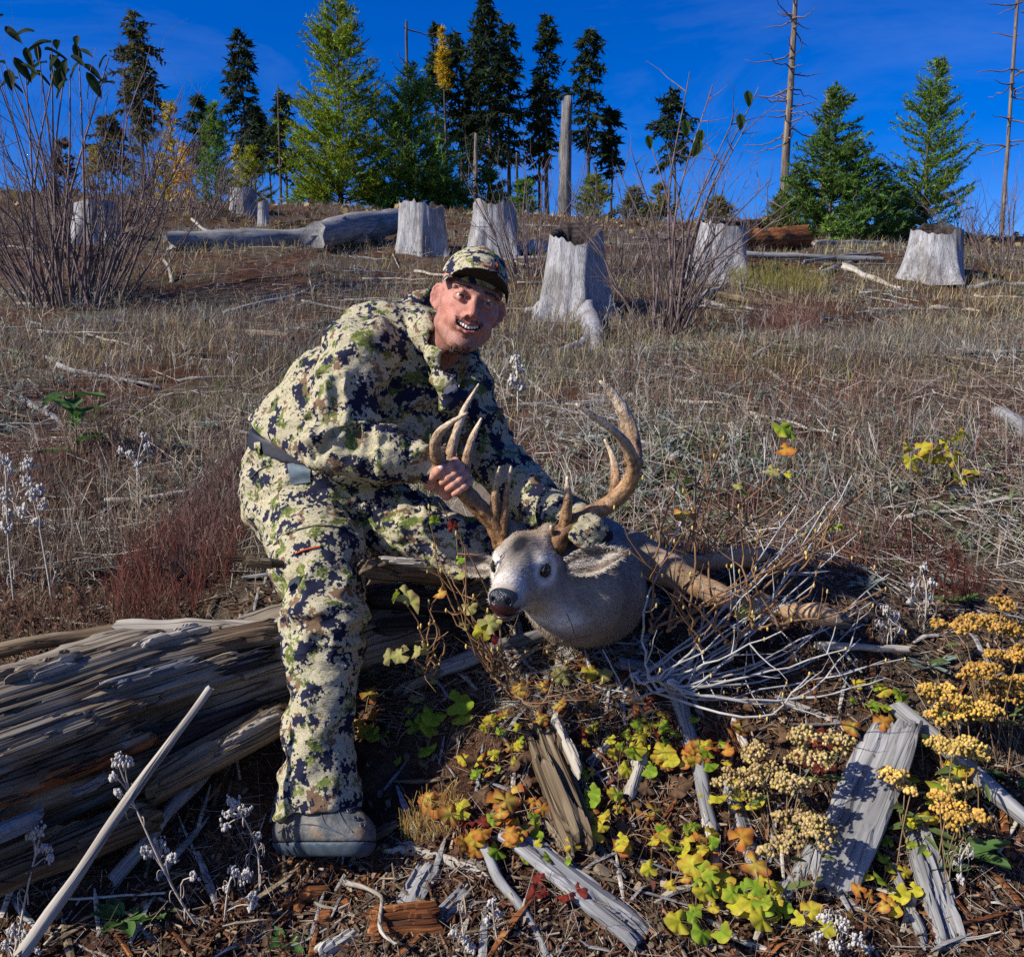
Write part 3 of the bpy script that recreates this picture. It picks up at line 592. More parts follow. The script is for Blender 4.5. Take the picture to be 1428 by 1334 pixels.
def wand(mb, o, d, L, r, droop=0., twigs=5, depth=1, seg=5, jit=.10, ang=.5, up=.25):
    m = max(5, int(L / .09)); m = min(m, 14); s = np.linspace(0, 1, m); sd_ = RS.rand(3) * 90; j = np.stack([fbm(np.stack([s * 2.4 + sd_[k], 0 * s, 0 * s + k], -1), 2) for k in range(3)], -1) * jit * L * s[:, None]
    pt = o + d * (s * L)[:, None] + np.array([0, 0, up]) * (L * s ** 2)[:, None] * .5 + j; tube(mb, pt, r * (1 - .78 * s), seg if r > .003 else 4, None, False); tips = [pt[-1]]
    if depth:
        for _ in range(twigs):
            i = int(RS.uniform(.3, .95) * (m - 1)); dd = unit(pt[min(i + 1, m - 1)] - pt[max(0, i - 1)]); td = unit(dd + RS.normal(0, ang, 3)); tips += wand(mb, pt[i], td, L * RS.uniform(.18, .42), r * (1 - .78 * s[i]) * .7, 0, max(1, twigs // 2), depth - 1, 4, jit, ang, up)
    return tips
def leaf_mesh(name, L, W, mat, fold=.15, droop=.3, scal=0, cols=((.1, .2, .03), (.2, .25, .04)), lobes=0):
    "blade with midrib fold; scal > 0 gives a round scalloped leaf with radiating pleats"
    if scal:
        na, nr = scal * 4, 4; v = [(0, 0, 0)]; c = [cols[0]]
        for i in range(1, nr + 1):
            for j in range(na):
                a = -2.75 + 5.5 * j / (na - 1); q = i / nr; rr = L * .5 * q * (1 + .10 * math.cos(a * scal * 1.0) * q + .16 * math.cos(a * 2.5) * q) ; v.append((math.cos(a) * rr + .1 * L, math.sin(a) * rr, fold * L * (.35 * q * q * math.cos(a * scal) * .35 - droop * q * q * .6 + .10 * math.sin(3 * a + 1) * q)))
                w = min(1, max(0, (q - .45) * 1.8)) + .25 * math.sin(a * 3.1 + L * 900); w = min(1, max(0, w)); c.append(tuple(np.array(cols[0]) * (1 - w) + np.array(cols[1]) * w))
        f = [(0, 1 + j, 2 + j) for j in range(na - 1)] + [(1 + (i - 1) * na + j, 1 + i * na + j, 1 + i * na + j + 1, 1 + (i - 1) * na + j + 1) for i in range(1, nr) for j in range(na - 1)]
    else:
        n = 8; v = []; c = []
        for i in range(n + 1):
            t = i / n; w = W * .5 * math.sin(math.pi * t ** .8) ** .8 + .0004
            for s_ in (-1, -.5, 0, .5, 1): v.append((L * t * (1 - .12 * droop * t), s_ * w, abs(s_) * fold * W - droop * L * t * t * .7 + .02 * L * math.sin(t * 7 + s_))); c.append(tuple(np.array(cols[0]) * (1 - abs(s_) * .6) + np.array(cols[1]) * abs(s_) * .6))
        f = [(i * 5 + j, i * 5 + j + 1, i * 5 + j + 6, i * 5 + j + 5) for i in range(n) for j in range(4)]
    return raw_mesh(name, np.array(v), f, mat, True, np.concatenate([np.array(c), np.ones((len(c), 1))], 1))
LEAFM = attr_mat('leaf_blade', .72, .35, .15, .22)
def put_leaf(me, p, d, nz, parent, s=1.):
    M = frame(p, np.asarray(p) + d, nz); M[:3, :3] *= s; return placed('leaf', me, M, parent)
def shrub(name, px, py, stems, label, mat, nst, hmin, hmax, spread, lean, r=(.006, .014), cat='shrub', twigs=5, dY=0., depth=2, group=None, base=.3):
    b = G(px, py); b = onG(b[0], b[1] + dY); root = empty(name, b, label, cat, group); tips = []
    for _ in range(nst):
        a = RS.uniform(0, 6.28); q = math.sqrt(RS.rand()); o = onG(b[0] + math.cos(a) * base * q, b[1] + math.sin(a) * base * q * .7, -.03); d = unit(np.array([math.cos(a) * spread * q + lean + RS.normal(0, .10), math.sin(a) * spread * q * .7, 1])); mb = MB(); tips += wand(mb, o, d, RS.uniform(hmin, hmax), RS.uniform(*r), 0, twigs, depth); objm('stem', mb, mat, root)
    return root, tips
LS, tips = shrub('bare_shrub', 105, 425, None, 'large leafless shrub with many purple-grey stems at the left', TWIGP, 80, .9, 2.1, .80, .05, (.006, .014), twigs=6, base=.5)
LF = [leaf_mesh('leaf', .20, .075, LEAFM, .25, .55, 0, ((.012, .026, .008), (.02, .04, .010))) for _ in range(1)][0]
lb = ORIG[LS]
for (x, y) in [(8, 40), (5, 22), (48, 45), (20, 82), (8, 90), (12, 100), (36, 68), (52, 62), (72, 60), (62, 70), (80, 58), (85, 78), (50, 85), (30, 92), (66, 88), (92, 84), (104, 62), (110, 72), (58, 100), (76, 100), (98, 98), (118, 92), (95, 112), (150, 78), (160, 118), (108, 52), (44, 100), (84, 96), (70, 78), (100, 80), (120, 102), (112, 88), (26, 110), (6, 112)]:
    p = P(x, y, lb[1] + RS.uniform(-.5, .3)); put_leaf(LF, p, np.array([RS.uniform(-.9, .9), RS.uniform(-.6, .3), RS.uniform(-.9, .1)]), np.array([RS.uniform(-.5, .5), -.6, .8]), LS, RS.uniform(.75, 1.2))
sm = MB()
for (x, y) in [(20, 82), (52, 62), (72, 60), (92, 84), (110, 72), (76, 95), (35, 92), (8, 92), (98, 104), (152, 80)]: e = P(x, y, lb[1]); o = onG(lb[0] + RS.uniform(-.45, .25), lb[1] + RS.uniform(-.2, .2)); tube(sm, spline([o, o * .45 + e * .55 + RS.normal(0, .06, 3), e], 12), np.linspace(.014, .005, 12), 5, None, False)
objm('leafy_stems', sm, TWIGP, LS)['kind'] = 'stuff'
RSH, tips = shrub('bare_shrub', 930, 462, None, 'tall leafless shrub in front of the tilted stump', TWIGP, 38, .7, 1.5, 1.0, .12, (.004, .010), twigs=5, base=.2)
rb = ORIG[RSH]
for e in [(1058, 122), (1030, 150), (962, 100), (994, 118), (1046, 165), (905, 190), (880, 210), (1010, 210), (860, 230), (1075, 250), (930, 200), (1090, 300), (1110, 275)]:
    mb = MB(); E = P(e[0], e[1], rb[1] + RS.uniform(-.3, .3)); o = rb + np.array([RS.uniform(-.12, .12), RS.uniform(-.1, .1), -.03]); pt = spline([o, o * .5 + E * .5 + np.array([-.12 * np.sign(E[0] - o[0]), 0, .02]), E], 14); tube(mb, pt, np.linspace(.014, .004, 14), 6, None, False)
    for _ in range(5): i = RS.randint(5, 13); wand(mb, pt[i], unit(pt[i] - pt[i - 1] + RS.normal(0, .45, 3)), RS.uniform(.15, .45), .005, 0, 2, 1)
    objm('stem', mb, TWIGP, RSH)
LG = leaf_mesh('leaf', .13, .085, LEAFM, .2, .5, 0, ((.06, .11, .02), (.10, .14, .03)))
for (x, y) in [(953, 168), (978, 182), (974, 196), (902, 190), (1040, 128), (1030, 160)]: put_leaf(LG, P(x, y, rb[1] - .1), np.array([RS.uniform(-.4, .4), -.3, -1]), np.array([.3, -1, .2]), RSH, RS.uniform(.8, 1.2))
shrub('bare_shrub', 742, 392, None, 'reddish leafless bush behind and left of the rooted stump', TWIGP, 34, .6, 1.25, .75, .05, (.005, .011), twigs=4, dY=.3)
shrub('bare_shrub', 868, 400, None, 'thin reddish bush touching the right side of the rooted stump', TWIGP, 26, .5, 1.2, .6, .05, (.004, .009), twigs=4, dY=.8)
shrub('bare_shrub', 262, 300, None, 'dark twiggy bush below the golden larches', TWIGP, 34, .5, 1.3, 1.0, 0, (.006, .012), twigs=4, base=.9)
shrub('bare_shrub', 312, 300, None, 'dark twiggy bush left of the small ridge stump', TWIGP, 26, .4, 1.0, .9, 0, (.006, .012), twigs=4, base=.7)
shrub('bare_shrub', 1405, 372, None, 'brown leafless bush at the right edge', TWIGP, 40, .5, 1.3, .9, -.1, (.005, .010), twigs=5, base=.6)
shrub('bare_shrub', 1345, 335, None, 'brown twiggy bush right of the lone larch', TWIGP, 30, .4, .9, 1.0, 0, (.005, .010), twigs=4, base=.7)
shrub('bare_shrub', 205, 300, None, 'reddish brown brush beyond the left bare shrub', TWIGP, 40, .5, 1.4, .9, 0, (.006, .013), twigs=4, base=1.2)
shrub('bare_shrub', 1050, 330, None, 'brown brush left of the young firs', TWIGP, 30, .3, .8, 1.0, 0, (.005, .010), twigs=4, base=.8)
# a dark burnt log behind the tilted stump
fallen((1030, 352), (1108, 346), 34, ROTW, 'dark reddish rotten log left of the young firs', 'fallen_log', 'log', .9, .02, lift=.8)
fallen((1000, 322), (1100, 318), 14, DARKW, 'dark log on the ridge behind the tilted stump', 'fallen_log', 'log', .9, .03, lift=1.)
# ---------------------------------------------------------------- person
def camo_mat(name, seed=0., gain=1., snap=.0042):
    m = NT(name); c = m.vmath('ADD', m.coord(), (seed, seed * .7, 0))
    rot = m.n('Mapping', {'Vector': c, 'Rotation': (.5, .35, .6)}).outputs[0]
    sn = m.vmath('SNAP', rot, (snap,) * 3)
    sn = m.mix(.15, sn, rot)
    fine = m.noise(sn, 95., 2, .5)
    def blot(off, sc, th, k=.16, stretch=(1, 1, 1)):
        q = m.mapped(sn, stretch, off); b = m.noise(q, sc, 3, .55)
        v = m.math('ADD', b, m.math('MULTIPLY', m.math('SUBTRACT', fine, .5), k))
        return m.ramp(v, [(th - .004, (0, 0, 0)), (th + .004, (1, 1, 1))])
    tex = m.n('TexVoronoi', {'Vector': m.mapped(rot, (1, 1.7, 1.3)), 'Scale': 165.}, feature='DISTANCE_TO_EDGE').outputs['Distance']
    base = m.mix(m.ramp(tex, [(.03, (1, 1, 1)), (.10, (0, 0, 0))]), (.46, .415, .285), (.25, .22, .125))
    base = m.mix(m.math('MULTIPLY', m.ramp(m.noise(rot, 7., 2), [(.42, (0, 0, 0)), (.62, (1, 1, 1))]), .6), base, (.36, .33, .225))
    spk = m.ramp(fine, [(.60, (0, 0, 0)), (.63, (1, 1, 1))]); base = m.mix(m.math('MULTIPLY', spk, .7), base, (.17, .16, .075))
    g = m.mix(m.ramp(fine, [(.5, (0, 0, 0)), (.56, (1, 1, 1))]), (.085, .115, .026), (.19, .20, .065))
    col = m.mix(blot((3, 7, 1), 22., .56, .40), base, g)
    col = m.mix(blot((9, 2, 5), 19., .60, .36), col, (.16, .10, .058))
    col = m.mix(blot((5, 5, 9), 24., .55, .46, (1, .7, 1)), col, (.013, .015, .036))
    if gain != 1.: col = m.mix(1., col, (gain,) * 3, 'MULTIPLY')
    weave = m.noise(rot, 900., 1)
    fold = m.noise(m.mapped(c, (16, 16, 42)), 1., 4, .6, .6); wr = m.noise(m.mapped(rot, (60, 60, 110)), 1., 3, .6, .4)
    h = m.math('ADD', m.math('MULTIPLY', weave, .05), m.math('ADD', fold, m.math('MULTIPLY', wr, .07)))
    return m.done(m.bsdf(col, .86, m.bump(h, .011, .7), .15))
UNDER = plain('brim_shade', (.035, .034, .028), .9, .1, .2, 90, .001); CAMO = camo_mat('camo_cloth'); CAMO_CAP = camo_mat('camo_cap', 3.1, 1.05, .003); CAMO_GLOVE = camo_mat('camo_glove', 6.2, .75, .004)  # UNDER: near-black colour standing in for the shade below the brim
def mat_skin():
    m = NT('skin'); a = m.n('Attribute', attribute_name='Col').outputs['Color']; c = m.coord()
    n = m.noise(c, 55., 4, .6); f = m.noise(c, 420., 2)
    col = m.mix(1., a, m.ramp(n, [(.3, (.74, .66, .64)), (.7, (1.16, 1.18, 1.18))]), 'MULTIPLY')
    h = m.math('ADD', f, m.math('MULTIPLY', n, .5))
    return m.done(m.bsdf(col, .5, m.bump(h, .0022, .7), .4, **{'Subsurface Weight': .12, 'Subsurface Radius': (.010, .004, .002)}))
SKIN = mat_skin()
NAVY = plain('navy_web', (.012, .014, .026), .6, .4, .3, 80, .001)
PATCH = plain('blue_grey_patch', (.10, .135, .165), .7, .3, .12, 60, .001)
ZIP = plain('olive_zip', (.10, .105, .06), .6, .3, .2, 90, .001)
RUST = plain('rust_thread', (.42, .07, .02), .7, .3, .2, 120, .001)
HAIR = plain('dark_hair', (.03, .018, .012), .6, .4, .3, 200, .0)
TOOTH = plain('tooth_enamel', (.84, .79, .68), .3, .5, .06, 80, .0)
NAIL = plain('finger_nail', (.72, .50, .42), .35, .5, .06, 80, .0)
WHITE_TAG = plain('white_tag', (.7, .72, .74), .7, .3, .05, 80, .0)
def mat_eye(name, iris, r_iris, r_pup, white=(.72, .68, .64), fwd=(0, -1, 0)):
    m = NT(name); c = m.coord('Object')
    a = m.n('Attribute', attribute_name='Col').outputs['Color']
    return m.done(m.bsdf(a, .14, None, .45, **{'Coat Weight': .15, 'Coat Roughness': .05}))
EYE = mat_eye('eye_wet', 0, 0, 0)
def mat_boot():
    m = NT('boot_leather'); c = m.coord(); n = m.noise(c, 16., 6, .7); n2 = m.noise(c, 110., 3)
    col = m.ramp(n, [(.34, (.030, .032, .036)), (.46, (.075, .080, .085)), (.55, (.13, .120, .10)), (.64, (.19, .125, .075)), (.74, (.10, .07, .05))])
    col = m.mix(1., col, m.ramp(n2, [(.3, (.8,) * 3), (.7, (1.15,) * 3)]), 'MULTIPLY')
    return m.done(m.bsdf(col, .6, m.bump(m.math('ADD', n, m.math('MULTIPLY', n2, .3)), .004), .35))
BOOT = mat_boot(); SOLE = plain('blue_grey_rubber', (.045, .065, .085), .65, .35, .45, 25, .002); LACE_EYE = plain('eyelet_metal', (.06, .07, .10), .35, .6, .2, 60, 0)

WAIST, PELV, CHEST = P(428, 622, 2.42), P(425, 690, 2.43), P(555, 522, 2.32)
def core(k=.06):
    s = SDF(); s.chain([(PELV, .158), (WAIST, .145), (P(478, 566, 2.40), .150), (CHEST, .150)], k)
    s.u(s_cone(P(470, 640, 2.30), P(560, 600, 2.28), .10, .11), .08); return s
B_AX = unit(P(446, 540, 2.40) - P(425, 690, 2.42))
J_PL, T_PL = P(398, 615, 2.3), P(390, 637, 2.3)
SHR, ELR, WRR = P(506, 492, 2.175), P(462, 612, 2.03), P(598, 646, 2.02)
SHL, ELL, WRL = P(640, 548, 2.36), P(690, 638, 2.37), P(789, 737, 2.16)
NECK0 = P(612, 486, 2.23)
def ridge(q, o=2): return 1 - np.abs(fbm(q, o))
def bone_folds(a, b, freq, amp, t0, t1, tw=.6):
    "rolls of cloth across a limb between a and b"
    a = np.asarray(a); ax = unit(b - a); L = np.linalg.norm(b - a); s1 = unit(np.cross(ax, (0.3, 1, .2))); s2 = np.cross(ax, s1)
    def f(p):
        q = p - a; t = q @ ax; r = np.linalg.norm(q - t[:, None] * ax, axis=1); w = sstep(t0 - .06, t0 + .02, t / L) * (1 - sstep(t1 - .02, t1 + .06, t / L)) * (1 - sstep(.13, .18, r))
        w = np.where((t / L < t0 - .06) | (t / L > t1 + .06), 0, w)
        x = np.stack([t * freq + (q @ s1) * tw * freq * .6, (q @ s1) * 9, (q @ s2) * 9], -1)
        return -amp * w * (ridge(x, 2) - .62) * 1.6
    return f
def crease_px(base, pts, rad, depth):
    "a soft groove pressed along photo-pixel points on a surface"
    hs = [hit(base, *q) for q in pts]; hs = [h for h in hs if h is not None]
    segs = list(zip(hs[:-1], hs[1:]))
    def f(p):
        d = np.full(len(p), 9.)
        for a, b in segs: d = np.minimum(d, s_cone(a, b, 0, 0)(p))
        return depth * np.exp(-(d / rad) ** 2)
    return f
def make_jacket():
    s = core()
    s.u(s_cone(P(520, 480, 2.26), P(632, 535, 2.36), .10, .095), .06)
    s.u(s_cone(P(560, 470, 2.28), P(607, 470, 2.25), .085, .06), .05)
    s.cut(s_half(J_PL, -unit(B_AX + np.array([.30, 0, 0]))), .012)
    arm = SDF(); arm.chain([(SHR, .098), (P(480, 556, 2.085), .078), (ELR, .060)], .03).chain([(ELR, .062), (P(535, 631, 2.02), .051), (WRR, .041)], .03)
    s.u(arm, .010)
    arl = SDF(); arl.chain([(SHL, .088), (ELL, .062), (P(738, 690, 2.27), .056), (WRL, .046)], .02); s.u(arl, .03)
    # collar and the hood lying behind the neck
    s.chain([(P(584, 436, 2.27), .030), (P(599, 462, 2.175), .028), (P(609, 494, 2.125), .026), (P(620, 530, 2.12), .022), (P(624, 565, 2.12), .018)], .03)
    s.chain([(P(578, 432, 2.30), .028), (P(612, 440, 2.36), .028), (P(655, 492, 2.30), .022), (P(660, 525, 2.21), .018), (P(644, 562, 2.14), .016)], .025)
    s.u(s_ell(P(592, 424, 2.33), (.045, .045, .035)), .02)
    s.sub(s_cone(P(632, 440, 2.20), P(626, 500, 2.165), .060, .052), .006)
    s.sub(s_cone(P(630, 500, 2.13), P(640, 535, 2.08), .030, .006), .006)
    s.cut(s_half(P(604, 647, 2.015), unit(WRR - ELR)) , .003) if False else None
    base = SDF(); base.ops = list(s.ops)
    def folds(p):
        q = p @ np.array([[.8, .5, .3], [-.5, .85, 0], [-.3, -.2, .93]]).T
        a = ridge(np.stack([q[:, 0] * 7, q[:, 1] * 7, q[:, 2] * 16], -1), 2) - .68
        return (-.0200 * a - .0040 * fbm(p * 26, 2)) * sstep(-.01, .07, (p - J_PL) @ B_AX) - .012 * (1 - sstep(.0, .10, (p - J_PL) @ B_AX))
    s.disp(folds)
    s.disp(bone_folds(SHR, ELR, 26, .010, .5, 1.15)); s.disp(bone_folds(ELR, WRR, 28, .011, -.15, .55)); s.disp(bone_folds(ELR, WRR, 40, .006, .7, .98))
    s.disp(bone_folds(SHL, ELL, 24, .010, .3, 1.1)); s.disp(bone_folds(ELL, WRL, 24, .009, -.1, .9))
    for pts, r, d in [([(563, 440), (575, 490), (600, 540), (612, 580)], .008, .009), ([(440, 640), (470, 600), (515, 588), (545, 596)], .009, .010), ([(455, 480), (436, 520), (428, 560)], .010, .009),
                      ([(450, 618), (480, 598), (512, 594)], .006, .006), ([(530, 620), (560, 600), (590, 560)], .010, .010), ([(600, 570), (620, 590), (640, 620)], .010, .009), ([(395, 545), (420, 560), (432, 590)], .008, .007)]:
        s.disp(crease_px(base, pts, r, d))
    return s, base
def make_trousers():
    s = core(); s.u(s_cone(P(425, 690, 2.41), P(500, 705, 2.40), .158, .13), .06)
    KR = P(455, 862, 2.01); HEM = P(444, 1128, 1.87)
    s.chain([(P(432, 705, 2.36), .140), (P(447, 785, 2.15), .112), (KR, .088)], .04)
    s.chain([(KR, .086), (P(451, 905, 1.985), .078), (P(448, 1000, 1.935), .076), (P(444, 1110, 1.875), .084), (P(443, 1160, 1.85), .09)], .03)
    s.chain([(P(490, 708, 2.38), .125), (P(575, 740, 2.29), .088), (P(655, 768, 2.23), .078), (P(560, 810, 2.62), .07)], .03)
    s.cut(s_half(T_PL, B_AX), .006)
    a, b = hitless(383, 1141, 1.86), hitless(503, 1124, 1.86); nrm = unit(np.cross(b - a, P(444, 1134, 1.75) - P(444, 1134, 1.95)))
    if nrm[2] > 0: nrm = -nrm
    s.cut(s_half((a + b) / 2, nrm), .006)
    base = SDF(); base.ops = list(s.ops)
    def folds(p):
        a = ridge(np.stack([p[:, 0] * 9 + p[:, 2] * 5, p[:, 1] * 9, p[:, 2] * 12 - p[:, 0] * 6], -1), 2) - .68
        return -.0150 * a - .0040 * fbm(p * 26, 2)
    s.disp(folds); s.disp(bone_folds(P(447, 785, 2.15), KR, 24, .010, .55, 1.2, .3)); s.disp(bone_folds(KR, P(448, 1000, 1.935), 22, .013, -.1, .5, .3))
    s.disp(bone_folds(P(448, 1000, 1.93), HEM, 14, .006, .1, 1.1, .5)); s.disp(bone_folds(P(490, 708, 2.38), P(655, 768, 2.23), 22, .013, .1, .8, 1.2))
    for pts, r, d in [([(514, 722), (512, 760), (508, 800)], .012, .016), ([(345, 700), (380, 690), (420, 668)], .008, .008), ([(352, 722), (372, 748), (392, 762)], .009, .012), ([(392, 745), (420, 728), (470, 720), (500, 726)], .006, .006),
                      ([(404, 880), (450, 893), (508, 885)], .010, .010), ([(405, 846), (440, 868), (470, 872)], .007, .007), ([(520, 730), (555, 715), (600, 712)], .008, .009), ([(518, 748), (560, 758), (610, 760)], .008, .008), ([(442, 905), (442, 1000), (442, 1120)], .0035, .003)]:
        s.disp(crease_px(base, pts, r, d))
    return s, base
def hitless(px, py, Y): return P(px, py, Y)
# head in its own frame: x to the picture's right, -y out of the face, z up
H_F = unit((math.sin(.19), -math.cos(.19), .02)); H_Z = np.array([math.sin(.29), 0, math.cos(.29)]); H_Y = -H_F
H_Z = unit(H_Z - H_Y * H_Z.dot(H_Y)); H_X = np.cross(H_Y, H_Z); H_O = P(655, 421, 2.13); H_M = np.stack([H_X, H_Y, H_Z], 1)
def h2w(q): return H_O + np.asarray(q, float) @ H_M.T
def w2h(p): return (np.asarray(p) - H_O) @ H_M
def make_head():
    s = SDF(); e = s_ell; c = s_cone
    s.u(e((0, .015, .035), (.074, .092, .086))); s.u(e((0, -.018, -.03), (.060, .074, .090)), .03)
    for x in (-1, 1):
        s.u(c((x * .047, .0, -.062), (x * .015, -.060, -.100), .022, .018), .02)
        s.u(c((x * .042, -.054, -.026), (x * .048, -.038, -.020), .018, .018), .02)
        s.u(c((x * .038, -.064, -.044), (x * .044, -.054, -.056), .009, .009), .014)
        s.u(c((x * .046, -.070, .020), (x * .012, -.084, .014), .011, .011), .014)
    s.u(e((0, -.070, -.102), (.023, .019, .018)), .016)
    s.u(c((0, -.086, .006), (0, -.106, -.031), .0072, .0092), .013); s.u(e((0, -.110, -.036), (.0105, .0115, .0098)), .007)
    for x in (-1, 1):
        s.u(e((x * .0125, -.099, -.0405), (.0072, .010, .0068)), .005)
        s.sub(e((x * .031, -.093, -.002), (.0185, .015, .0105)), .012)
        s.u(c((x * .018, -.085, .0056), (x * .033, -.0885, .0072), .0048, .0054), .004).u(c((x * .033, -.0885, .0072), (x * .047, -.074, .002), .0054, .0045), .004)
        s.u(c((x * .019, -.083, -.0080), (x * .033, -.0855, -.0088), .0042, .0050), .005).u(c((x * .033, -.0855, -.0088), (x * .047, -.073, -.004), .0050, .0040), .005)
        for q_ in (-.004, .002, -.010): s.sub(c((x * .050, -.068, q_ * .6), (x * .062, -.048, q_ * 2.2), .0011, .0009), .003)
        s.sub(c((x * .020, -.104, -.038), (x * .038, -.085, -.066), .0046, .0040), .007)
        s.sub(c((x * .040, -.076, -.064), (x * .038, -.072, -.082), .002, .002), .008)
        s.sub(c((x * .006, -.112, -.0455), (x * .008, -.106, -.0455), .0032, .0032), .003)
    s.u(c((-.026, -.076, -.058), (.026, -.076, -.058), .016, .016), .018)
    m = [(-.0325, -.0765, -.0515), (-.018, -.091, -.0635), (0, -.096, -.0685), (.018, -.091, -.0635), (.0325, -.0765, -.0515)]
    for a, b in zip(m[:-1], m[1:]):
        a, b = np.array(a), np.array(b)
        s.u(c(a + (0, .001, .007), b + (0, .001, .007), .0040, .0040), .006); s.u(c(a * (.86, 1, 1) + (0, .001, -.0085), b * (.86, 1, 1) + (0, .001, -.0085), .0048, .0048), .006)
    for a, b in zip(m[:-1], m[1:]):
        a, b = np.array(a), np.array(b); s.sub(c(a + (0, -.002, 0), b + (0, -.002, 0), .0054, .0054), .003); s.sub(c(a + (0, .008, 0), b + (0, .008, 0), .0060, .0060), .003)
    s.sub(c((-.012, -.094, -.088), (.012, -.094, -.088), .003, .003), .01)
    for x in (-1, 1):
        ea = unit((x * .45, -.75, 0)); ez = np.array([0, .14, .99]); ez = unit(ez - ea * ez.dot(ea)); ex = np.cross(ea, ez); EM = np.stack([ea, ex, ez], 1)
        s.u(e((x * .074, .012, -.008), (.005, .016, .029), EM), .006); s.u(e((x * .071, .006, -.032), (.005, .008, .010), EM), .005)
        ec = np.array((x * .0765, .012, -.006)); an_ = np.linspace(-1.2, 3.6, 9); rp = [ec + ex * math.cos(q_) * .0145 + ez * math.sin(q_) * .0265 for q_ in an_]
        for p0_, p1_ in zip(rp[:-1], rp[1:]): s.u(c(p0_, p1_, .0032, .0032), .003)
        s.sub(e(np.array((x * .078, .009, -.006)) + ea * .004, (.006, .009, .017), EM), .004)
    NB = w2h(NECK0); s.u(c((0, .02, -.05), NB, .049, .055), .03)
    s.u(c((.0, -.03, -.085), NB + (0, -.03, 0), .022, .02), .03)
    return s
def head_cols(L):
    "skin tints over the head: L in head frame"
    c = np.tile(np.array([.455, .21, .148]), (len(L), 1))
    def blend(w, col):
        nonlocal c; w = np.clip(w, 0, 1)[:, None]; c = c * (1 - w) + np.array(col) * w
    g = lambda p, r: np.exp(-(((L - np.array(p)) / np.array(r)) ** 2).sum(1))
    for x in (-1, 1): blend(.75 * g((x * .045, -.065, -.032), (.024, .05, .020)), (.56, .20, .14)); blend(.8 * g((x * .079, .01, -.01), (.014, .03, .04)), (.58, .22, .16)); blend(.5 * g((x * .031, -.085, -.008), (.018, .03, .010)), (.42, .19, .14))
    for x in (-1, 1): blend(.7 * g((x * .079, .006, -.006), (.010, .010, .014)), (.25, .08, .06))  # shade in the hollow of each ear painted into the skin colour
    blend(.8 * g((0, -.112, -.036), (.016, .016, .014)), (.58, .21, .15)); blend(.55 * g((0, .0, .06), (.2, .2, .035)), (.56, .32, .24))
    st = sstep(-.070, -.092, L[:, 2]) * (L[:, 1] < .03) + .8 * g((.068, -.01, -.05), (.02, .035, .05)) + .8 * g((-.068, -.01, -.05), (.02, .035, .05)); blend(.50 * st, (.22, .115, .09))
    mo = np.abs(L[:, 2] + .0680 - .0145 * (L[:, 0] / .03) ** 2); inm = (np.abs(L[:, 0]) < .033) & (L[:, 1] < -.066)
    blend(np.where(inm, .85 * np.exp(-((mo - .009) / .0042) ** 2), 0), (.40, .12, .105)); blend(np.where(inm & (mo < .0055), .95, 0), (.10, .025, .02))
    blend(np.where(L[:, 2] < -.11, .35, 0), (.42, .19, .14))
    return np.concatenate([c, np.ones((len(L), 1))], 1)
def hairs(mb, pts, nrm, length, width, lean, col=(1, 1, 1)):
    for p, n in zip(pts, nrm):
        d = unit(n * .45 + np.asarray(lean) + RS.normal(0, .22, 3)); s_ = unit(np.cross(d, RS.normal(0, 1, 3))) * width
        l = length * RS.uniform(.6, 1.15); q = p - n * .001
        mb.add([q - s_, q + s_, q + d * l * .6 + s_ * .6 + n * .0005, q + d * l * .6 - s_ * .6 + n * .0005, q + d * l], [(0, 1, 2, 3), (3, 2, 4)], col)
def fist(C, ax, view, side, rad, wrist, scale=1., thumb=True):
    "a hand closed round a bar through C along ax; view points at the onlooker, side to the far end of the fingers"
    a = unit(ax); v = unit(view - a * np.dot(view, a)); r = np.cross(v, a); r = r if np.dot(r, side) > 0 else -r
    def at(ang, rr, s): t = math.radians(ang); return C + r * (math.cos(t) * rr) + v * (math.sin(t) * rr) + a * s
    s = SDF(); k = scale; tips = []
    for i in range(4):
        o = (1.5 - i) * .0185 * k; fr = (.0098, .0102, .0097, .0086)[i] * k; ln = (1.0, 1.06, 1.0, .86)[i]; R0 = rad + fr
        mcp = at(-140, R0 + .016 * k, o * .95); pip = at(-25, R0 + .008 * k, o + .001); dip = at(55, R0 + .0035 * k, o * 1.0 - .001); tip = at(55 + 72 * ln, R0 + .001, o - .002)
        s.chain([(mcp, fr * 1.12), (at(-85, R0 + .010 * k, o), fr * 1.05), (pip, fr * 1.08)], .005).chain([(pip, fr * 1.08), (at(18, R0 + .008 * k, o), fr * .98), (dip, fr * 1.0), (at(55 + 38 * ln, R0 + .002, o - .001), fr * .93), (tip, fr * .86)], .004)
        s.u(s_cone(mcp, wrist, fr * 1.25, .021 * k), .012); tips.append(tip)
    if thumb:
        t0 = at(-165, rad + .030 * k, .018 * k); t1 = at(168, rad + .017 * k, .030 * k); t2 = at(112, rad + .0155 * k, .034 * k); t3 = at(88, rad + .0155 * k, .037 * k)
        s.u(s_cone(wrist, t0, .022 * k, .016 * k), .012); s.chain([(t0, .0155 * k), (t1, .0125 * k), (t2, .0118 * k), (t3, .0098 * k)], .005); tips.append((t2, t3, at(100, rad + .026 * k, .0355 * k)))
    return s, tips
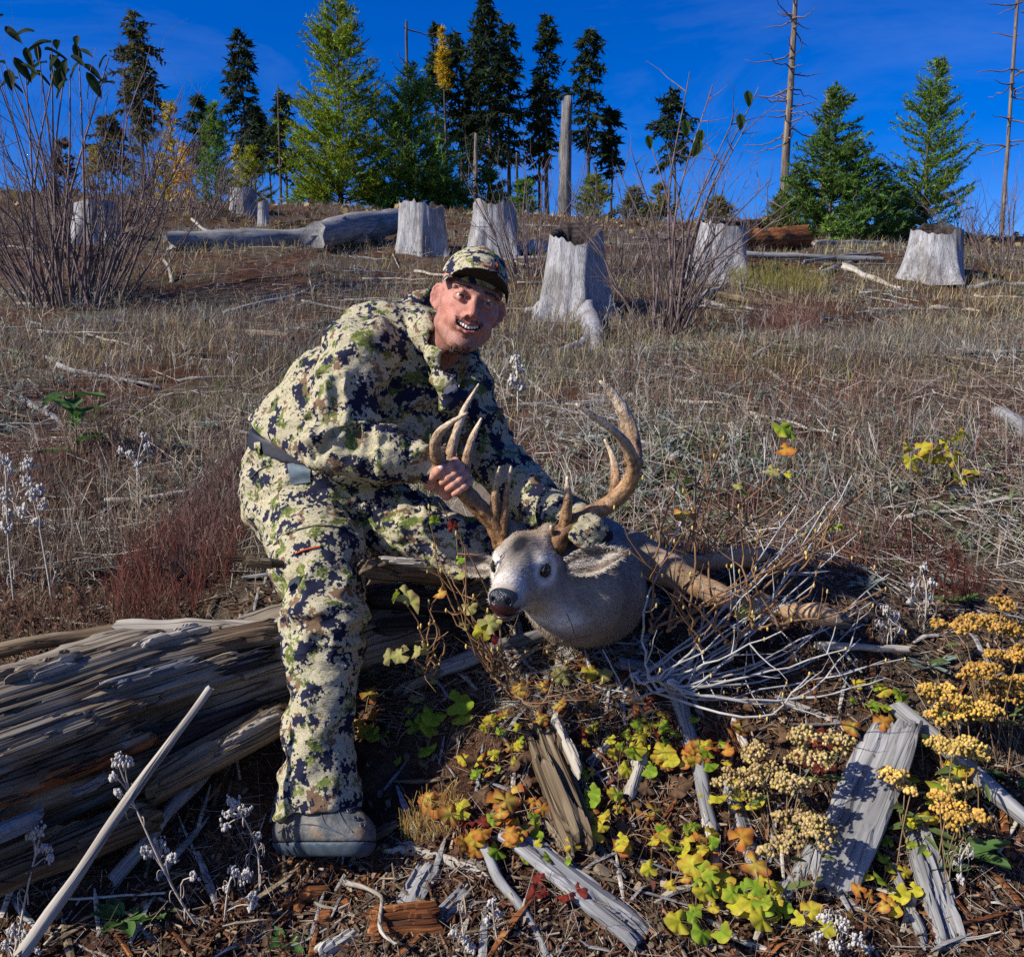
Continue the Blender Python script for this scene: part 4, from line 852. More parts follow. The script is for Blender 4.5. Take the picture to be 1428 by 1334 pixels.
def make_person():
    root = empty('person', P(445, 1185, 1.85), 'smiling crouching man in camouflage jacket, trousers and cap gripping the buck\'s antlers', 'person')
    jk, jb = make_jacket(); V, Q = sdf_mesh(jk, (-.85, 1.85, .70), (.35, 2.70, 1.75), .0052); jacket = obj('jacket', V, Q, CAMO, root)
    tr, tb = make_trousers(); V, Q = sdf_mesh(tr, (-.85, 1.65, .10), (.10, 2.85, 1.30), .0055); trousers = obj('trousers', V, Q, CAMO, root)
    bl = core(); bl.u(s_cone(P(425, 690, 2.41), P(500, 705, 2.40), .158, .13), .06); bl.disp(lambda p: .004 * np.ones(len(p))); bl.cut(s_half(J_PL, B_AX), .003).cut(s_half(J_PL + B_AX * .004, unit(B_AX + np.array([.30, 0, 0]))), .003).cut(s_half(T_PL - B_AX * .004, -B_AX), .003)
    V, Q = sdf_mesh(bl, (-.85, 2.1, .6), (.1, 2.7, 1.3), .006); belt = obj('belt', V, Q, NAVY, root)
    pm = patch_on(bl, [(356, 617), (364, 616), (366, 641), (357, 642)], 3, .004); objm('belt_loop', pm, CAMO, belt)
    # body: head, neck, trunk and limbs under the cloth, right hand
    hd = make_head(); V, Q = sdf_mesh(hd, (-.10, -.14, -.19), (.10, .14, .14), .0021); L = V.copy(); hc = head_cols(L); W = h2w(V)
    keep = W
    hand, tips = fist(P(629, 668, 2.015), P(612, 640, 2.02) - P(652, 695, 2.02), np.array([0, -1, .12]), np.array([1., 0, -.3]), .0165, P(603, 655, 2.035))
    hand.u(s_cone(P(603, 655, 2.035), WRR, .024, .026), .01)
    hc0 = P(622, 662, 2.02); V2, Q2 = sdf_mesh(hand, hc0 - .105, hc0 + .105, .0017)
    hn = vnormals(V2, Q2); c2 = np.tile(np.array([.56, .27, .185, 1.]), (len(V2), 1)); rd = np.clip(fbm(V2 * 60, 2), -1, 1)[:, None]; c2[:, :3] *= 1 + .10 * rd * np.array([.3, 1, 1])
    ib = SDF(); ib.chain([(PELV, .10), (WAIST, .09), (CHEST, .10), (NECK0, .045)], .06).chain([(CHEST, .08), (SHR, .055), (ELR, .04), (WRR, .026)], .02).chain([(CHEST, .08), (SHL, .055), (ELL, .04), (WRL, .028)], .02)
    ib.chain([(PELV, .11), (P(432, 705, 2.36), .09), (P(455, 862, 2.01), .058), (P(444, 1110, 1.875), .045), (P(444, 1160, 1.86), .04)], .03).chain([(PELV, .11), (P(490, 708, 2.38), .08), (P(655, 768, 2.23), .05), (P(560, 810, 2.62), .045)], .03)
    V3, Q3 = sdf_mesh(ib, (-.85, 1.65, .10), (.35, 2.85, 1.75), .018)
    VV = np.concatenate([W, V2, V3]); QQ = np.concatenate([Q, Q2 + len(W), Q3 + len(W) + len(V2)])
    cc = np.concatenate([hc, c2, np.tile(np.array([.5, .27, .19, 1]), (len(V3), 1))])
    body = obj('body', VV, QQ, SKIN, root, cols=cc)
    t2, t3, nl = tips[-1]; mb = MB(); nx = unit(t3 - t2); nz = unit(nl - (t2 + t3) / 2); NM = np.stack([nx, np.cross(nz, nx), nz], 1); ball(mb, t3 - nx * .002 + nz * .0082, (.0078, .0062, .0024), NM, 10, 6); objm('thumb_nail', mb, NAIL, body)
    # eyes, teeth
    for x in (-1, 1):
        mb = MB(); g = unit((-.08 , -1, -.02))
        ec_ = np.array((x * .0315, -.0765, -.0015)); g = unit(w2h(np.array([.12, .3, CAM_Z])) - ec_)
        def cf(v):
            d = np.degrees(np.arccos(np.clip(v @ g, -1, 1))); c = np.tile(np.array([.46, .40, .37]), (len(v), 1)); c[d < 31] = (.055, .032, .018); c[d < 15] = (.004, .004, .004); return c  # whites kept dull: shadow over the eyes is put into their colour
        ball(mb, (x * .0315, -.0765, -.0015), .0128, None, 28, 22, None, cf); v = h2w(mb.verts()); obj('eye', v, mb.f, EYE, root, cols=np.concatenate(mb.c))
    teeth = MB(); 
    for i in range(8):
        xx = (i - 3.5) * .0062; y = -.0905 + 12. * xx * xx; zt = -.0620 + 14 * xx * xx; hh = .0072 if abs(i - 3.5) < 1 else .0062
        tb_ = MB(); ball(tb_, (0, 0, 0), (1, 1, 1), None, 12, 8); tv = tb_.verts(); tv = np.sign(tv) * np.abs(tv) ** .55 * np.array((.0033, .0030, hh * .62)) + np.array((xx, y, zt - hh * .45)); teeth.add(h2w(tv), tb_.f)
    objm('teeth', teeth, TOOTH, root)
    # moustache, goatee, eyebrows: short hairs on the skin
    N = vnormals(V, Q) @ H_M.T
    def pick(mask, n):
        k = np.where(mask)[0]; k = k[RS.randint(0, len(k), n)]; return W[k], N[k]
    x, y, z = L[:, 0], L[:, 1], L[:, 2]; dn = -H_Z
    mz = -.0500 + 5.5 * x * x; up_ = -.0500 + 4.0 * x * x * -1
    mo = (np.abs(x) < .035) & (y < -.066) & (z > -.0585 + 7 * x * x) & (z < -.0470 - 1 * x * x) & (N @ H_F > .2)
    mb = MB()
    for sx in (-1, 1):
        p_, n_ = pick(mo & (x * sx >= 0), 130); hairs(mb, p_, n_, .0050, .0004, dn * .7 + H_X * sx * .75)
    objm('moustache', mb, HAIR, body)
    go = (np.abs(x) < .022 - .1 * np.maximum(0, -.11 - z)) & (z < -.106) & (z > -.132) & (y < -.030); mb = MB(); p_, n_ = pick(go, 420); hairs(mb, p_, n_, .009, .0006, dn * .9)
    so = (np.abs(x) < .006) & (z < -.082) & (z > -.092) & (y < -.07); p_, n_ = pick(so, 60); hairs(mb, p_, n_, .005, .0005, dn * .7); objm('goatee', mb, HAIR, body)
    for sx in (-1, 1):
        eb = (x * sx > .013) & (x * sx < .050) & (np.abs(z - .0185 + .004 * (x * sx > .042)) < .0035) & (y < -.05); mb = MB(); p_, n_ = pick(eb, 200); hairs(mb, p_, n_, .0070, .00045, H_X * sx * .9 + H_Z * .2); objm('eyebrow', mb, HAIR, body)
    sb = (np.abs(x) > .058) & (y > -.035) & (y < .02) & (z > -.03) & (z < .012) & (np.abs(x) < .076); mb = MB(); p_, n_ = pick(sb, 220); hairs(mb, p_, n_, .004, .0004, dn * .7); objm('sideburn_hair', mb, HAIR, body)['kind'] = 'stuff'
    # cap
    cs = SDF(); cs.u(s_ell((0, .012, .038), (.081, .103, .094))); cs.cut(s_half((0, -.05, .040), unit((0, .22, -1))), .003); cs.disp(lambda p: -.0015 * fbm(p * 40, 2))
    for k in range(3):
        an = math.radians(60 * k + 30); nn = np.array([math.cos(an), math.sin(an), 0]); cs.disp(lambda p, nn=nn: .0016 * np.exp(-(((p - np.array((0, .012, 0))) @ nn) / .0022) ** 2) * (p[:, 2] > .03))
    Vc, Qc = sdf_mesh(cs, (-.10, -.11, -.02), (.10, .13, .15), .0026); cap = obj('cap', h2w(Vc), Qc, CAMO_CAP, root)
    nu, nv = 28, 9; v = []; f = []
    for lay in (0, 1):
        for i in range(nu + 1):
            u_ = -1 + 2 * i / nu; ph = u_ * math.radians(74)
            for j in range(nv + 1):
                w = j / nv; out = .070 * (1 - .55 * abs(u_) ** 2.6); 
                v.append((.079 * math.sin(ph) * (1 + .04 * w), .012 - .100 * math.cos(ph) - out * w, .047 - .010 * u_ * u_ + (.016 - .036 * u_ * u_) * w - .003 * lay))
    st = (nu + 1) * (nv + 1)
    for i in range(nu):
        for j in range(nv):
            a = i * (nv + 1) + j; f.append((a, a + 1, a + nv + 2, a + nv + 1)); f.append((a + st + nv + 1, a + st + nv + 2, a + st + 1, a + st))
    for i in range(nu): a = i * (nv + 1) + nv; f.append((a, a + st, a + st + nv + 1, a + nv + 1))
    v = np.array(v); o = obj('brim', h2w(v), f, CAMO_CAP, cap); und = v[st:] + (0, 0, -.0012); fu = [tuple(k - st for k in q) for q in f if min(q) >= st]; obj('brim_underside_shade', h2w(und), fu, UNDER, cap)  # shade under the camo brim painted as an extra near-black sheet
    mb = MB(); ball(mb, h2w((0, .012, .1325)), (.008, .008, .003), H_M, 10, 6); objm('cap_button', mb, CAMO_CAP, cap)
    csw = lambda p: cs(w2h(p))
    emb = MB()
    for pts in ([(672, 369), (680, 371), (688, 374), (694, 380)], [(690, 375), (694, 370), (692, 366)], [(684, 372), (686, 367)], [(678, 371), (672, 374)]):
        hp = [hit(csw, *q) for q in pts]
        if all(h is not None for h in hp): tube(emb, spline(hp, 10), .0018, 6)
    if emb.n: objm('antler_emblem', emb, RUST, cap)
    # boot
    bs = SDF(); bs.chain([(P(447, 1100, 1.88), .058), (P(440, 1150, 1.86), .060)], .03); bs.chain([(P(412, 1160, 1.875), .052), (P(450, 1150, 1.84), .060), (P(472, 1157, 1.82), .054), (P(494, 1166, 1.795), .046)], .03)
    bn = unit(np.cross(P(560, 1196, 1.74) - P(385, 1196, 1.86), P(420, 1196, 1.72) - P(420, 1196, 1.95))); bn = bn if bn[2] < 0 else -bn
    SP0 = P(420, 1194, 1.80); bs.disp(lambda p: -.003 * fbm(p * 22, 2)); up = SDF(); up.ops = list(bs.ops); up.cut(s_half(SP0 - bn * .030, bn), .003)
    Vb, Qb = sdf_mesh(up, (-.62, 1.65, .05), (-.10, 2.0, .45), .0045); boot = obj('boot', Vb, Qb, BOOT, root)
    so = SDF(); so.ops = list(bs.ops); so.disp(lambda p: -.004 * np.ones(len(p))); so.cut(s_half(SP0 - bn * .029, -bn), .003).cut(s_half(SP0, bn), .004); Vb, Qb = sdf_mesh(so, (-.62, 1.65, .05), (-.10, 2.0, .45), .0045); obj('sole', Vb, Qb, SOLE, boot)
    ln = MB()
    for pts in ([(388, 1160), (410, 1150), (440, 1150), (470, 1160), (500, 1172)], [(448, 1134), (455, 1150), (470, 1160)], [(470, 1128), (480, 1145), (492, 1160)]):
        hp = [hit(up, *q) for q in pts]; hp = [h + hitn(up, h) * .0008 for h in hp if h is not None]
        if len(hp) > 1: mb = MB(); tube(mb, spline(hp, 20), .0016, 6, flat=.6); objm('boot_seam', mb, SOLE, boot)
    for pts in ([(487, 1131), (502, 1127)], [(496, 1141), (513, 1136)], [(505, 1151), (522, 1147)], [(487, 1131), (513, 1136)], [(496, 1141), (522, 1147)]):
        hp = [hit(up, *q) for q in pts]
        if all(h is not None for h in hp): tube(ln, spline([hp[0] + hitn(up, hp[0]) * .003, (hp[0] + hp[1]) / 2 + hitn(up, hp[0]) * .006, hp[1] + hitn(up, hp[1]) * .003], 8), .0024, 6)
    if ln.n: objm('boot_lace', ln, NAVY, boot)['kind'] = 'stuff'
    ey = MB()
    for q in ((487, 1131), (496, 1141), (505, 1151)):
        h = hit(up, *q)
        if h is not None: n = hitn(up, h); an = np.linspace(0, 2 * math.pi, 13); s1 = unit(np.cross(n, (0, 0, 1))); s2 = np.cross(n, s1); tube(ey, h + n * .002 + (np.cos(an)[:, None] * s1 + np.sin(an)[:, None] * s2) * .0055, .0017, 6, cap=False)
    if ey.n: objm('lace_eyelets', ey, LACE_EYE, boot)
    # sewn details
    pc = patch_on(tr, [(402, 648), (434, 645), (434, 672), (406, 678)], 6, .004); pk = objm('belt_pouch_flap', pc, PATCH, root)
    for nm, pts, r, mt, fn in (('thigh_pocket_zip', [(382, 760), (400, 744), (425, 736), (455, 733), (478, 736)], .0030, ZIP, tr), ('front_zip', [(622, 545), (610, 560), (602, 590), (600, 620)], .003, ZIP, jk), ('sleeve_seam', [(575, 470), (590, 500), (606, 540)], .002, ZIP, jk),
                           ('thigh_logo', [(412, 772), (424, 767), (436, 764), (447, 762)], .0045, RUST, tr), ('hip_seam', [(349, 668), (362, 655), (378, 648)], .0025, ZIP, tr)):
        hp = [hit(fn, *q) for q in pts]; hp = [h + hitn(fn, h) * .0012 for h in hp if h is not None]
        if len(hp) > 2: mb = MB(); tube(mb, spline(hp, 26), r, 6, flat=.55); objm(nm, mb, mt, trousers if fn is tr else jacket)
    tg = patch_on(jk, [(618, 543), (632, 534), (636, 540), (622, 549)], 3, .004); objm('white_collar_tag', tg, WHITE_TAG, jacket)
    # gloved left hand round the other antler
    gl, _ = fist(P(816, 741, 2.035), P(842, 712, 2.05) - P(792, 758, 2.02), np.array([0, -1, .1]), np.array([.8, 0, -.6]), .021, P(796, 742, 2.12), 1.12, False)
    gl.u(s_cone(P(796, 742, 2.12), WRL, .034, .044), .02); gl.disp(lambda p: -.004 * fbm(p * 32, 2) - .004)
    Vg, Qg = sdf_mesh(gl, (.02, 1.90, .86), (.32, 2.30, 1.20), .003); obj('glove', Vg, Qg, CAMO_GLOVE, root)
    return root
PERSON = make_person()
# ---------------------------------------------------------------- deer
D_E = P(727, 793, 1.985); D_N = P(703, 815, 1.835)
D_F = unit(D_N - D_E + np.array([0, 0, .012])); D_Z = unit(np.array([.03, 0, 1.]) - D_F * np.array([.03, 0, 1.]).dot(D_F)); D_Y = -D_F; D_X = np.cross(D_Y, D_Z); D_M = np.stack([D_X, D_Y, D_Z], 1)
def d2w(q): return D_E + np.asarray(q, float) @ D_M.T
def w2d(p): return (np.asarray(p) - D_E) @ D_M
FORE_A = [(P(835, 770, 2.46), .085), (P(885, 772, 2.36), .056), (P(935, 796, 2.30), .040), (P(1000, 830, 2.26), .027), (P(1040, 840, 2.24), .020), (P(1105, 851, 2.21), .019), (P(1140, 855, 2.19), .024), (P(1163, 862, 2.18), .019)]
FORE_B = [(P(840, 760, 2.62), .08), (P(905, 776, 2.58), .036), (P(958, 785, 2.56), .024), (P(1000, 783, 2.55), .019), (P(1038, 777, 2.54), .025), (P(1062, 774, 2.54), .020)]
def head_sdf():
    s = SDF(); e, c = s_ell, s_cone
    s.u(e((0, .052, .018), (.060, .085, .062))); s.u(c((0, .0, -.008), (0, -.125, -.040), .055, .034), .03)
    s.u(e((0, -.143, -.046), (.034, .032, .030)), .02); s.u(c((0, .04, -.055), (0, -.125, -.076), .036, .0195), .02)
    s.u(c((0, -.01, .030), (0, -.11, -.006), .030, .018), .03)
    for x in (-1, 1):
        s.u(e((x * .040, .035, -.035), (.030, .060, .046)), .03); s.u(c((x * .046, -.018, .024), (x * .052, .022, .022), .016, .016), .02)
        s.u(c((x * .034, .050, .060), (x * .046, .062, .086), .020, .018), .02)
        s.sub(e((x * .064, -.016, .004), (.013, .021, .0135)), .008)
        s.sub(c((x * .022, -.166, -.074), (x * .038, -.085, -.070), .0026, .0026), .004)
        s.sub(e((x * .017, -.172, -.045), (.006, .008, .0075)), .004)
    s.sub(c((-.024, -.168, -.073), (.024, -.168, -.073), .003, .003), .004)
    return s
def make_deer():
    root = empty('deer', P(800, 900, 2.3), 'grey-brown whitetail buck with tall antlers lying across the slope, head held up', 'deer')
    hs_ = head_sdf()
    s = SDF(); s.u(lambda p: hs_(w2d(p)))
    s.chain([(d2w((0, .07, -.01)), .070), (P(800, 822, 2.12), .112), (P(818, 815, 2.28), .135), (P(815, 800, 2.45), .155), (P(770, 770, 2.70), .175), (P(700, 748, 2.95), .180), (P(640, 745, 3.15), .15)], .05)
    s.u(s_cone(P(800, 840, 2.12), P(835, 835, 2.30), .095, .11), .05)
    for L, k in ((FORE_A, .02), (FORE_B, .02)):
        for (a, ra), (b, rb) in zip(L[:-1], L[1:]): s.u(s_cone(a, b, ra, rb), k)
    s.chain([(P(640, 745, 3.15), .12), (P(560, 790, 3.0), .07), (P(500, 800, 3.05), .03), (P(430, 800, 3.1), .02)], .04)
    s.disp(lambda p: -.0022 * fbm(p * 30, 2))
    V, Q = sdf_mesh(s, (-.55, 1.78, .35), (.95, 3.4, 1.25), .0042, 1.4)
    L = w2d(V); N = vnormals(V, Q); hd = (L[:, 1] < .11) & (np.abs(L[:, 0]) < .13) & (L[:, 2] > -.14) & (L[:, 2] < .14)
    c = np.tile(np.array([.33, .275, .215]), (len(V), 1))
    def blend(w, col):
        nonlocal c; w = np.clip(w, 0, 1)[:, None]; c = c * (1 - w) + np.array(col) * w
    g = lambda p, r: np.exp(-(((L - np.array(p)) / np.array(r)) ** 2).sum(1))
    blend(.35 + .3 * fbm(V * 9, 3), (.17, .125, .09))
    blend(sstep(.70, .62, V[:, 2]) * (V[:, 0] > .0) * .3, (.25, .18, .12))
    lg = sstep(.33, .50, V[:, 0]); blend(lg, (.40, .26, .145)); blend(sstep(.62, .76, V[:, 0]) * .5, (.46, .32, .19))
    blend(sstep(2.55, 2.75, V[:, 1]) * (V[:, 0] < .25), (.115, .095, .078))
    tw = hit(s, 786, 866); tw2 = hit(s, 750, 862)
    # head marks
    blend(.6 * hd * sstep(.05, -.02, L[:, 1]), (.37, .335, .29))
    blend(hd * 1.25 * g((0, -.022, .05), (.027, .05, .06)), (.016, .015, .019)); blend(hd * .7 * g((0, .055, .08), (.05, .03, .03)), (.26, .165, .085))
    for x in (-1, 1):
        ring = np.linalg.norm((L - np.array((x * .060, -.016, .004))) / np.array((1, 1.2, 1)), axis=1); blend(1.0 * np.exp(-((ring - .027) / .011) ** 2), (.64, .60, .54)); blend(np.where(ring < .0165, .9, 0), (.035, .028, .024))
        blend(.5 * g((x * .03, -.06, -.02), (.02, .05, .02)), (.27, .235, .195))
    blend(hd * 1.1 * g((0, -.122, -.020), (.05, .020, .036)), (.66, .62, .57)); blend(np.exp(-(L[:, 0] / .050) ** 4) * sstep(-.135, -.105, L[:, 2]) * .9 * sstep(-.066, -.08, L[:, 2]) * sstep(-.16, -.14, L[:, 1]) * sstep(.08, .02, L[:, 1]), (.55, .50, .42))
    blend(1.2 * g((.060, .085, -.080), (.042, .06, .026)), (.66, .62, .56)); blend((np.abs(L[:, 0]) < .06) * (L[:, 1] < -.138) * .9 * sstep(-.05, -.062, L[:, 2]), (.05, .012, .012))
    blend(hd * .9 * g((.034, -.11, -.072), (.008, .03, .010)), (.06, .045, .045)); blend(hd * .6 * g((.03, -.095, -.085), (.012, .012, .01)), (.7, .68, .65))
    for q_, r_ in ((tw, (.042, .06, .026)), (tw2, (.034, .06, .016))):
        if q_ is not None: blend(1.25 * np.exp(-(((V - q_) / np.array(r_)) ** 2).sum(1)), (.68, .645, .58))
    body = obj('hide', V, Q, attr_mat('deer_hide', .85, 0, .15, .22), root, cols=np.concatenate([c, np.ones((len(V), 1))], 1))
    # coat: fine hairs, each with the tint of the hide under it
    n = 90000; w = np.where(V[:, 1] < 2.75, 1., .4) * np.where(hd, 1.4, 1.); w[hd & (L[:, 1] < -.15)] = 0; w[(np.linalg.norm(L - np.array((.06, -.016, .004)), axis=1) < .018) | (np.linalg.norm(L - np.array((-.06, -.016, .004)), axis=1) < .018)] = 0
    k = RS.choice(len(V), n, p=w / w.sum()); p = V[k] + RS.normal(0, .0012, (n, 3)); nn = N[k]
    fl = np.where(hd[k][:, None], D_Y * 1.0 + D_Z * .1, np.where((V[k, 0] > .36)[:, None], unit(FORE_A[4][0] - FORE_A[1][0])[None], np.array([.25, .75, -.55])[None]))
    fl = fl - nn * (fl * nn).sum(1)[:, None]; d = fl / (np.linalg.norm(fl, axis=1)[:, None] + 1e-9) + nn * RS.uniform(.12, .45, (n, 1)) + RS.normal(0, .16, (n, 3)); d /= np.linalg.norm(d, axis=1)[:, None]
    ln = np.where(hd[k], .0075, .014) * np.where(V[k, 0] > .36, .6, 1) * RS.uniform(.6, 1.2, n); sd_ = np.cross(d, nn); sd_ /= (np.linalg.norm(sd_, axis=1)[:, None] + 1e-9)
    wd = .0006; v = np.stack([p - sd_ * wd - nn * .001, p + sd_ * wd - nn * .001, p + d * ln[:, None]], 1).reshape(-1, 3)
    fc = c[k] * RS.uniform(.72, 1.3, (n, 1)); fc = np.repeat(np.concatenate([fc, np.ones((n, 1))], 1), 3, 0)
    coat = obj('coat', v, np.arange(n * 3).reshape(-1, 3), attr_mat('deer_hair', .7, .15, .2, .1), root, cols=fc, smooth=False); coat['kind'] = 'stuff'
    # nose, eyes
    NOSE = NT('wet_nose'); co = NOSE.coord(); vz = NOSE.n('TexVoronoi', {'Vector': co, 'Scale': 420.}).outputs['Distance']
    at_ = NOSE.n('Attribute', attribute_name='Col').outputs['Color']; NM_ = NOSE.done(NOSE.bsdf(at_, .26, NOSE.bump(vz, .0012), .5))
    ns = SDF(); ns.u(s_ell((0, -.153, -.039), (.032, .026, .022))); ns.u(s_ell((0, -.148, -.060), (.029, .026, .020)), .012)
    for x in (-1, 1): ns.sub(s_ell((x * .017, -.175, -.044), (.0055, .010, .0075)), .004)
    ns.sub(s_cone((0, -.182, -.050), (0, -.176, -.075), .0015, .0015), .003)
    Vn, Qn = sdf_mesh(ns, (-.045, -.195, -.095), (.045, -.11, -.005), .0019); cn = np.tile(np.array([.022, .026, .034, 1.]), (len(Vn), 1)); low = sstep(-.046, -.056, Vn[:, 2] + .004 * fbm(Vn * 90, 2))[:, None]; cn[:, :3] = cn[:, :3] * (1 - low) + np.array([.030, .005, .007]) * low
    obj('nose', d2w(Vn), Qn, NM_, root, cols=cn)
    lip = MB(); tube(lip, d2w(spline([(-.016, -.156, -.080), (0, -.163, -.082), (.018, -.153, -.079), (.034, -.112, -.074)], 16)), [.0034] * 10 + list(np.linspace(.0034, .0018, 6)), 8); objm('lower_lip', lip, plain('dark_lip', (.055, .028, .028), .3, .5, .4, 60, .001), root)
    for x in (-1, 1):
        mb = MB(); ball(mb, d2w((x * .0525, -.015, .004)), .0168, D_M, 20, 14, (.006, .0055, .008)); objm('eye', mb, EYE, root, col=True)
        lid = MB(); an = np.linspace(0, 2 * math.pi, 25); cx = d2w(np.stack([x * (.0640 - .005 * np.abs(np.cos(an))), -.0165 - .0195 * np.cos(an), .004 + .0118 * np.sin(an)], 1)); tube(lid, cx, .0027, 6, cap=False); objm('eyelid', lid, plain('dark_eyelid', (.03, .024, .02), .6), root)
    # ears
    EARO, EARI = attr_mat('ear_hair', .85, .25, .15, .15), None
    def ear(base, tip, face, wid, cup):
        bx = unit(tip - base); fz = unit(face - bx * np.dot(face, bx)); sx = np.cross(bx, fz); nu, nv = 18, 14; v = []; cl = []
        Lr = np.linalg.norm(tip - base)
        for lay in (0, 1):
            for i in range(nu + 1):
                t = i / nu; w_ = wid * (math.sin(math.pi * min(1, .12 + t * .88)) ** .75) * (1 - .25 * t) if t < 1 else .002
                for j in range(nv + 1):
                    u_ = -1 + 2 * j / nv; q = base + bx * Lr * t + sx * w_ * math.sin(u_ * 1.35) + fz * (-cup * w_ * (math.cos(u_ * 1.35)) + .004 * math.sin(t * 9 + u_ * 3)) - fz * .0045 * lay * (1 - abs(u_) ** 4 * .8)
                    v.append(q); e_ = abs(u_)
                    cl.append((.50, .45, .38) if lay == 0 and (e_ < .2 or e_ > .66) and t < .9 else ((.22, .175, .14) if lay == 0 else (.20, .155, .115)))
        f = []; st = (nu + 1) * (nv + 1)
        for i in range(nu):
            for j in range(nv): a = i * (nv + 1) + j; f.append((a, a + nv + 1, a + nv + 2, a + 1)); f.append((a + st + 1, a + st + nv + 2, a + st + nv + 1, a + st))
            for j in (0, nv): a = i * (nv + 1) + j; f.append((a, a + st, a + st + nv + 1, a + nv + 1))
        v = np.array(v); cl = np.concatenate([np.array(cl), np.ones((len(cl), 1))], 1); o = obj('ear', v, f, EARO, root, cols=cl)
        k = RS.randint(0, st, 1500); d = bx * .8 + RS.normal(0, .35, (1500, 3)) + fz * .25; d /= np.linalg.norm(d, axis=1)[:, None]; p = v[k] + fz * .0005 + RS.normal(0, .0015, (1500, 3)); sd2 = np.cross(d, fz); sd2 /= np.linalg.norm(sd2, axis=1)[:, None]
        vv = np.stack([p - sd2 * .0007, p + sd2 * .0007, p + d * RS.uniform(.006, .016, (1500, 1))], 1).reshape(-1, 3); cc = np.repeat(cl[k], 3, 0); cc[:, :3] *= np.repeat(RS.uniform(.7, 1.2, (1500, 1)), 3, 0)
        h = obj('ear_fringe', vv, np.arange(4500).reshape(-1, 3), EARO, o, cols=cc, smooth=False); h['kind'] = 'stuff'
    ear(P(789, 789, 1.99), P(872, 770, 1.97), np.array([-.15, -1, .35]), .038, .7)
    ear(P(686, 790, 2.06), P(628, 782, 2.12), np.array([.1, -1, .35]), .034, .75)
    # antlers
    m = NT('antler'); co = m.coord(); a = m.n('Attribute', attribute_name='Col').outputs['Color']; n1 = m.noise(co, 70., 4, .65); n2 = m.noise(co, 260., 2)
    cr = m.ramp(n1, [(.32, (.30, .22, .15)), (.46, (.85, .78, .7)), (.62, (1.15, 1.12, 1.05)), (.75, (1.5, 1.5, 1.5))]); ANT = m.done(m.bsdf(m.mix(1., a, cr, 'MULTIPLY'), .5, m.bump(m.math('ADD', n1, m.math('MULTIPLY', n2, .4)), .006, .8), .35))
    def antler(beam, tines):
        mb = MB()
        def run(pts, r0, r1, seg=12, n=34, flatk=None, dark=0.):
            A = np.array([P(x, y, Y) for x, y, Y in pts]); sp = spline(A, n); t = np.linspace(0, 1, n); rad = r0 + (r1 - r0) * t ** 1.9
            k = len(mb.c); seg = seg * 2; tube(mb, sp, rad, seg, None, True, .14, pts[0][0], flatk)
            t_ = np.repeat(t, seg); a_ = np.array([.20, .105, .042]); b_ = np.array([.32, .205, .115]); w_ = np.array([.58, .49, .37]); u_ = np.clip(t_ + dark, 0, 1)[:, None]
            mb.c[k][:, :3] = np.where(u_ < .6, a_ + (b_ - a_) * (u_ / .6), b_ + (w_ - b_) * ((u_ - .6) / .4))
            q_ = np.stack([np.tile(np.cos(np.arange(seg) * 2 * math.pi / seg), n) * 3.2, np.tile(np.sin(np.arange(seg) * 2 * math.pi / seg), n) * 3.2, t_ * 6 + pts[0][0]], -1); mb.c[k][:, :3] *= (1 + .62 * fbm(q_, 3) * (1 - .5 * u_[:, 0]))[:, None]
        run(*beam)
        for t in tines: run(*t)
        bx, by, bY = beam[0][0]
        for k in range(26):
            an = k / 26 * 2 * math.pi; q = P(bx, by - 5, bY) + np.array([math.cos(an) * .021, math.sin(an) * .021, .003 * math.sin(an * 3)]); ball(mb, q, RS.uniform(.004, .0065), None, 6, 5, (.25, .14, .06))
        return objm('antler', mb, ANT, root, col=True)
    antler(([(772, 768, 2.035), (783, 745, 2.035), (796, 733, 2.04), (822, 718, 2.05), (848, 703, 2.06), (873, 680, 2.05), (884, 655, 2.02), (879, 632, 1.99), (862, 607, 1.955), (832, 583, 1.93), (803, 563, 1.91)], .024, .003, 14, 56),
           [([(786, 738, 2.035), (790, 715, 2.025), (792, 690, 2.01), (791, 664, 2.0)], .015, .003, 10, 22), ([(883, 648, 2.02), (881, 615, 2.05), (872, 580, 2.06), (855, 550, 2.06), (836, 531, 2.05)], .0215, .003, 12, 30, .75, .3),
            ([(856, 694, 2.06), (859, 665, 2.10), (855, 638, 2.12), (843, 612, 2.13)], .013, .003, 10, 22, None, .2), ([(776, 752, 2.03), (770, 740, 2.015), (768, 733, 2.005)], .008, .003, 8, 8)])
    antler(([(701, 762, 2.045), (693, 737, 2.04), (675, 714, 2.03), (651, 690, 2.02), (629, 668, 2.015), (615, 650, 2.0), (607, 628, 1.97), (611, 606, 1.94), (628, 590, 1.92), (652, 575, 1.90)], .0225, .003, 14, 56),
           [([(622, 660, 2.01), (627, 640, 2.02), (634, 610, 2.04), (648, 570, 2.05), (668, 535, 2.05)], .0185, .0028, 12, 30, .75, .3), ([(650, 692, 2.03), (648, 660, 2.07), (653, 628, 2.09), (662, 603, 2.10), (672, 583, 2.10)], .013, .003, 10, 22, None, .2),
            ([(692, 736, 2.035), (690, 710, 2.02), (691, 680, 2.01), (697, 650, 2.0)], .0125, .0025, 10, 22), ([(701, 745, 2.03), (703, 715, 2.025), (707, 685, 2.02), (713, 650, 2.01)], .011, .0025, 10, 22)])
    # hooves
    HOOF = plain('dark_hoof', (.035, .037, .040), .4, .45, .35, 50, .001)
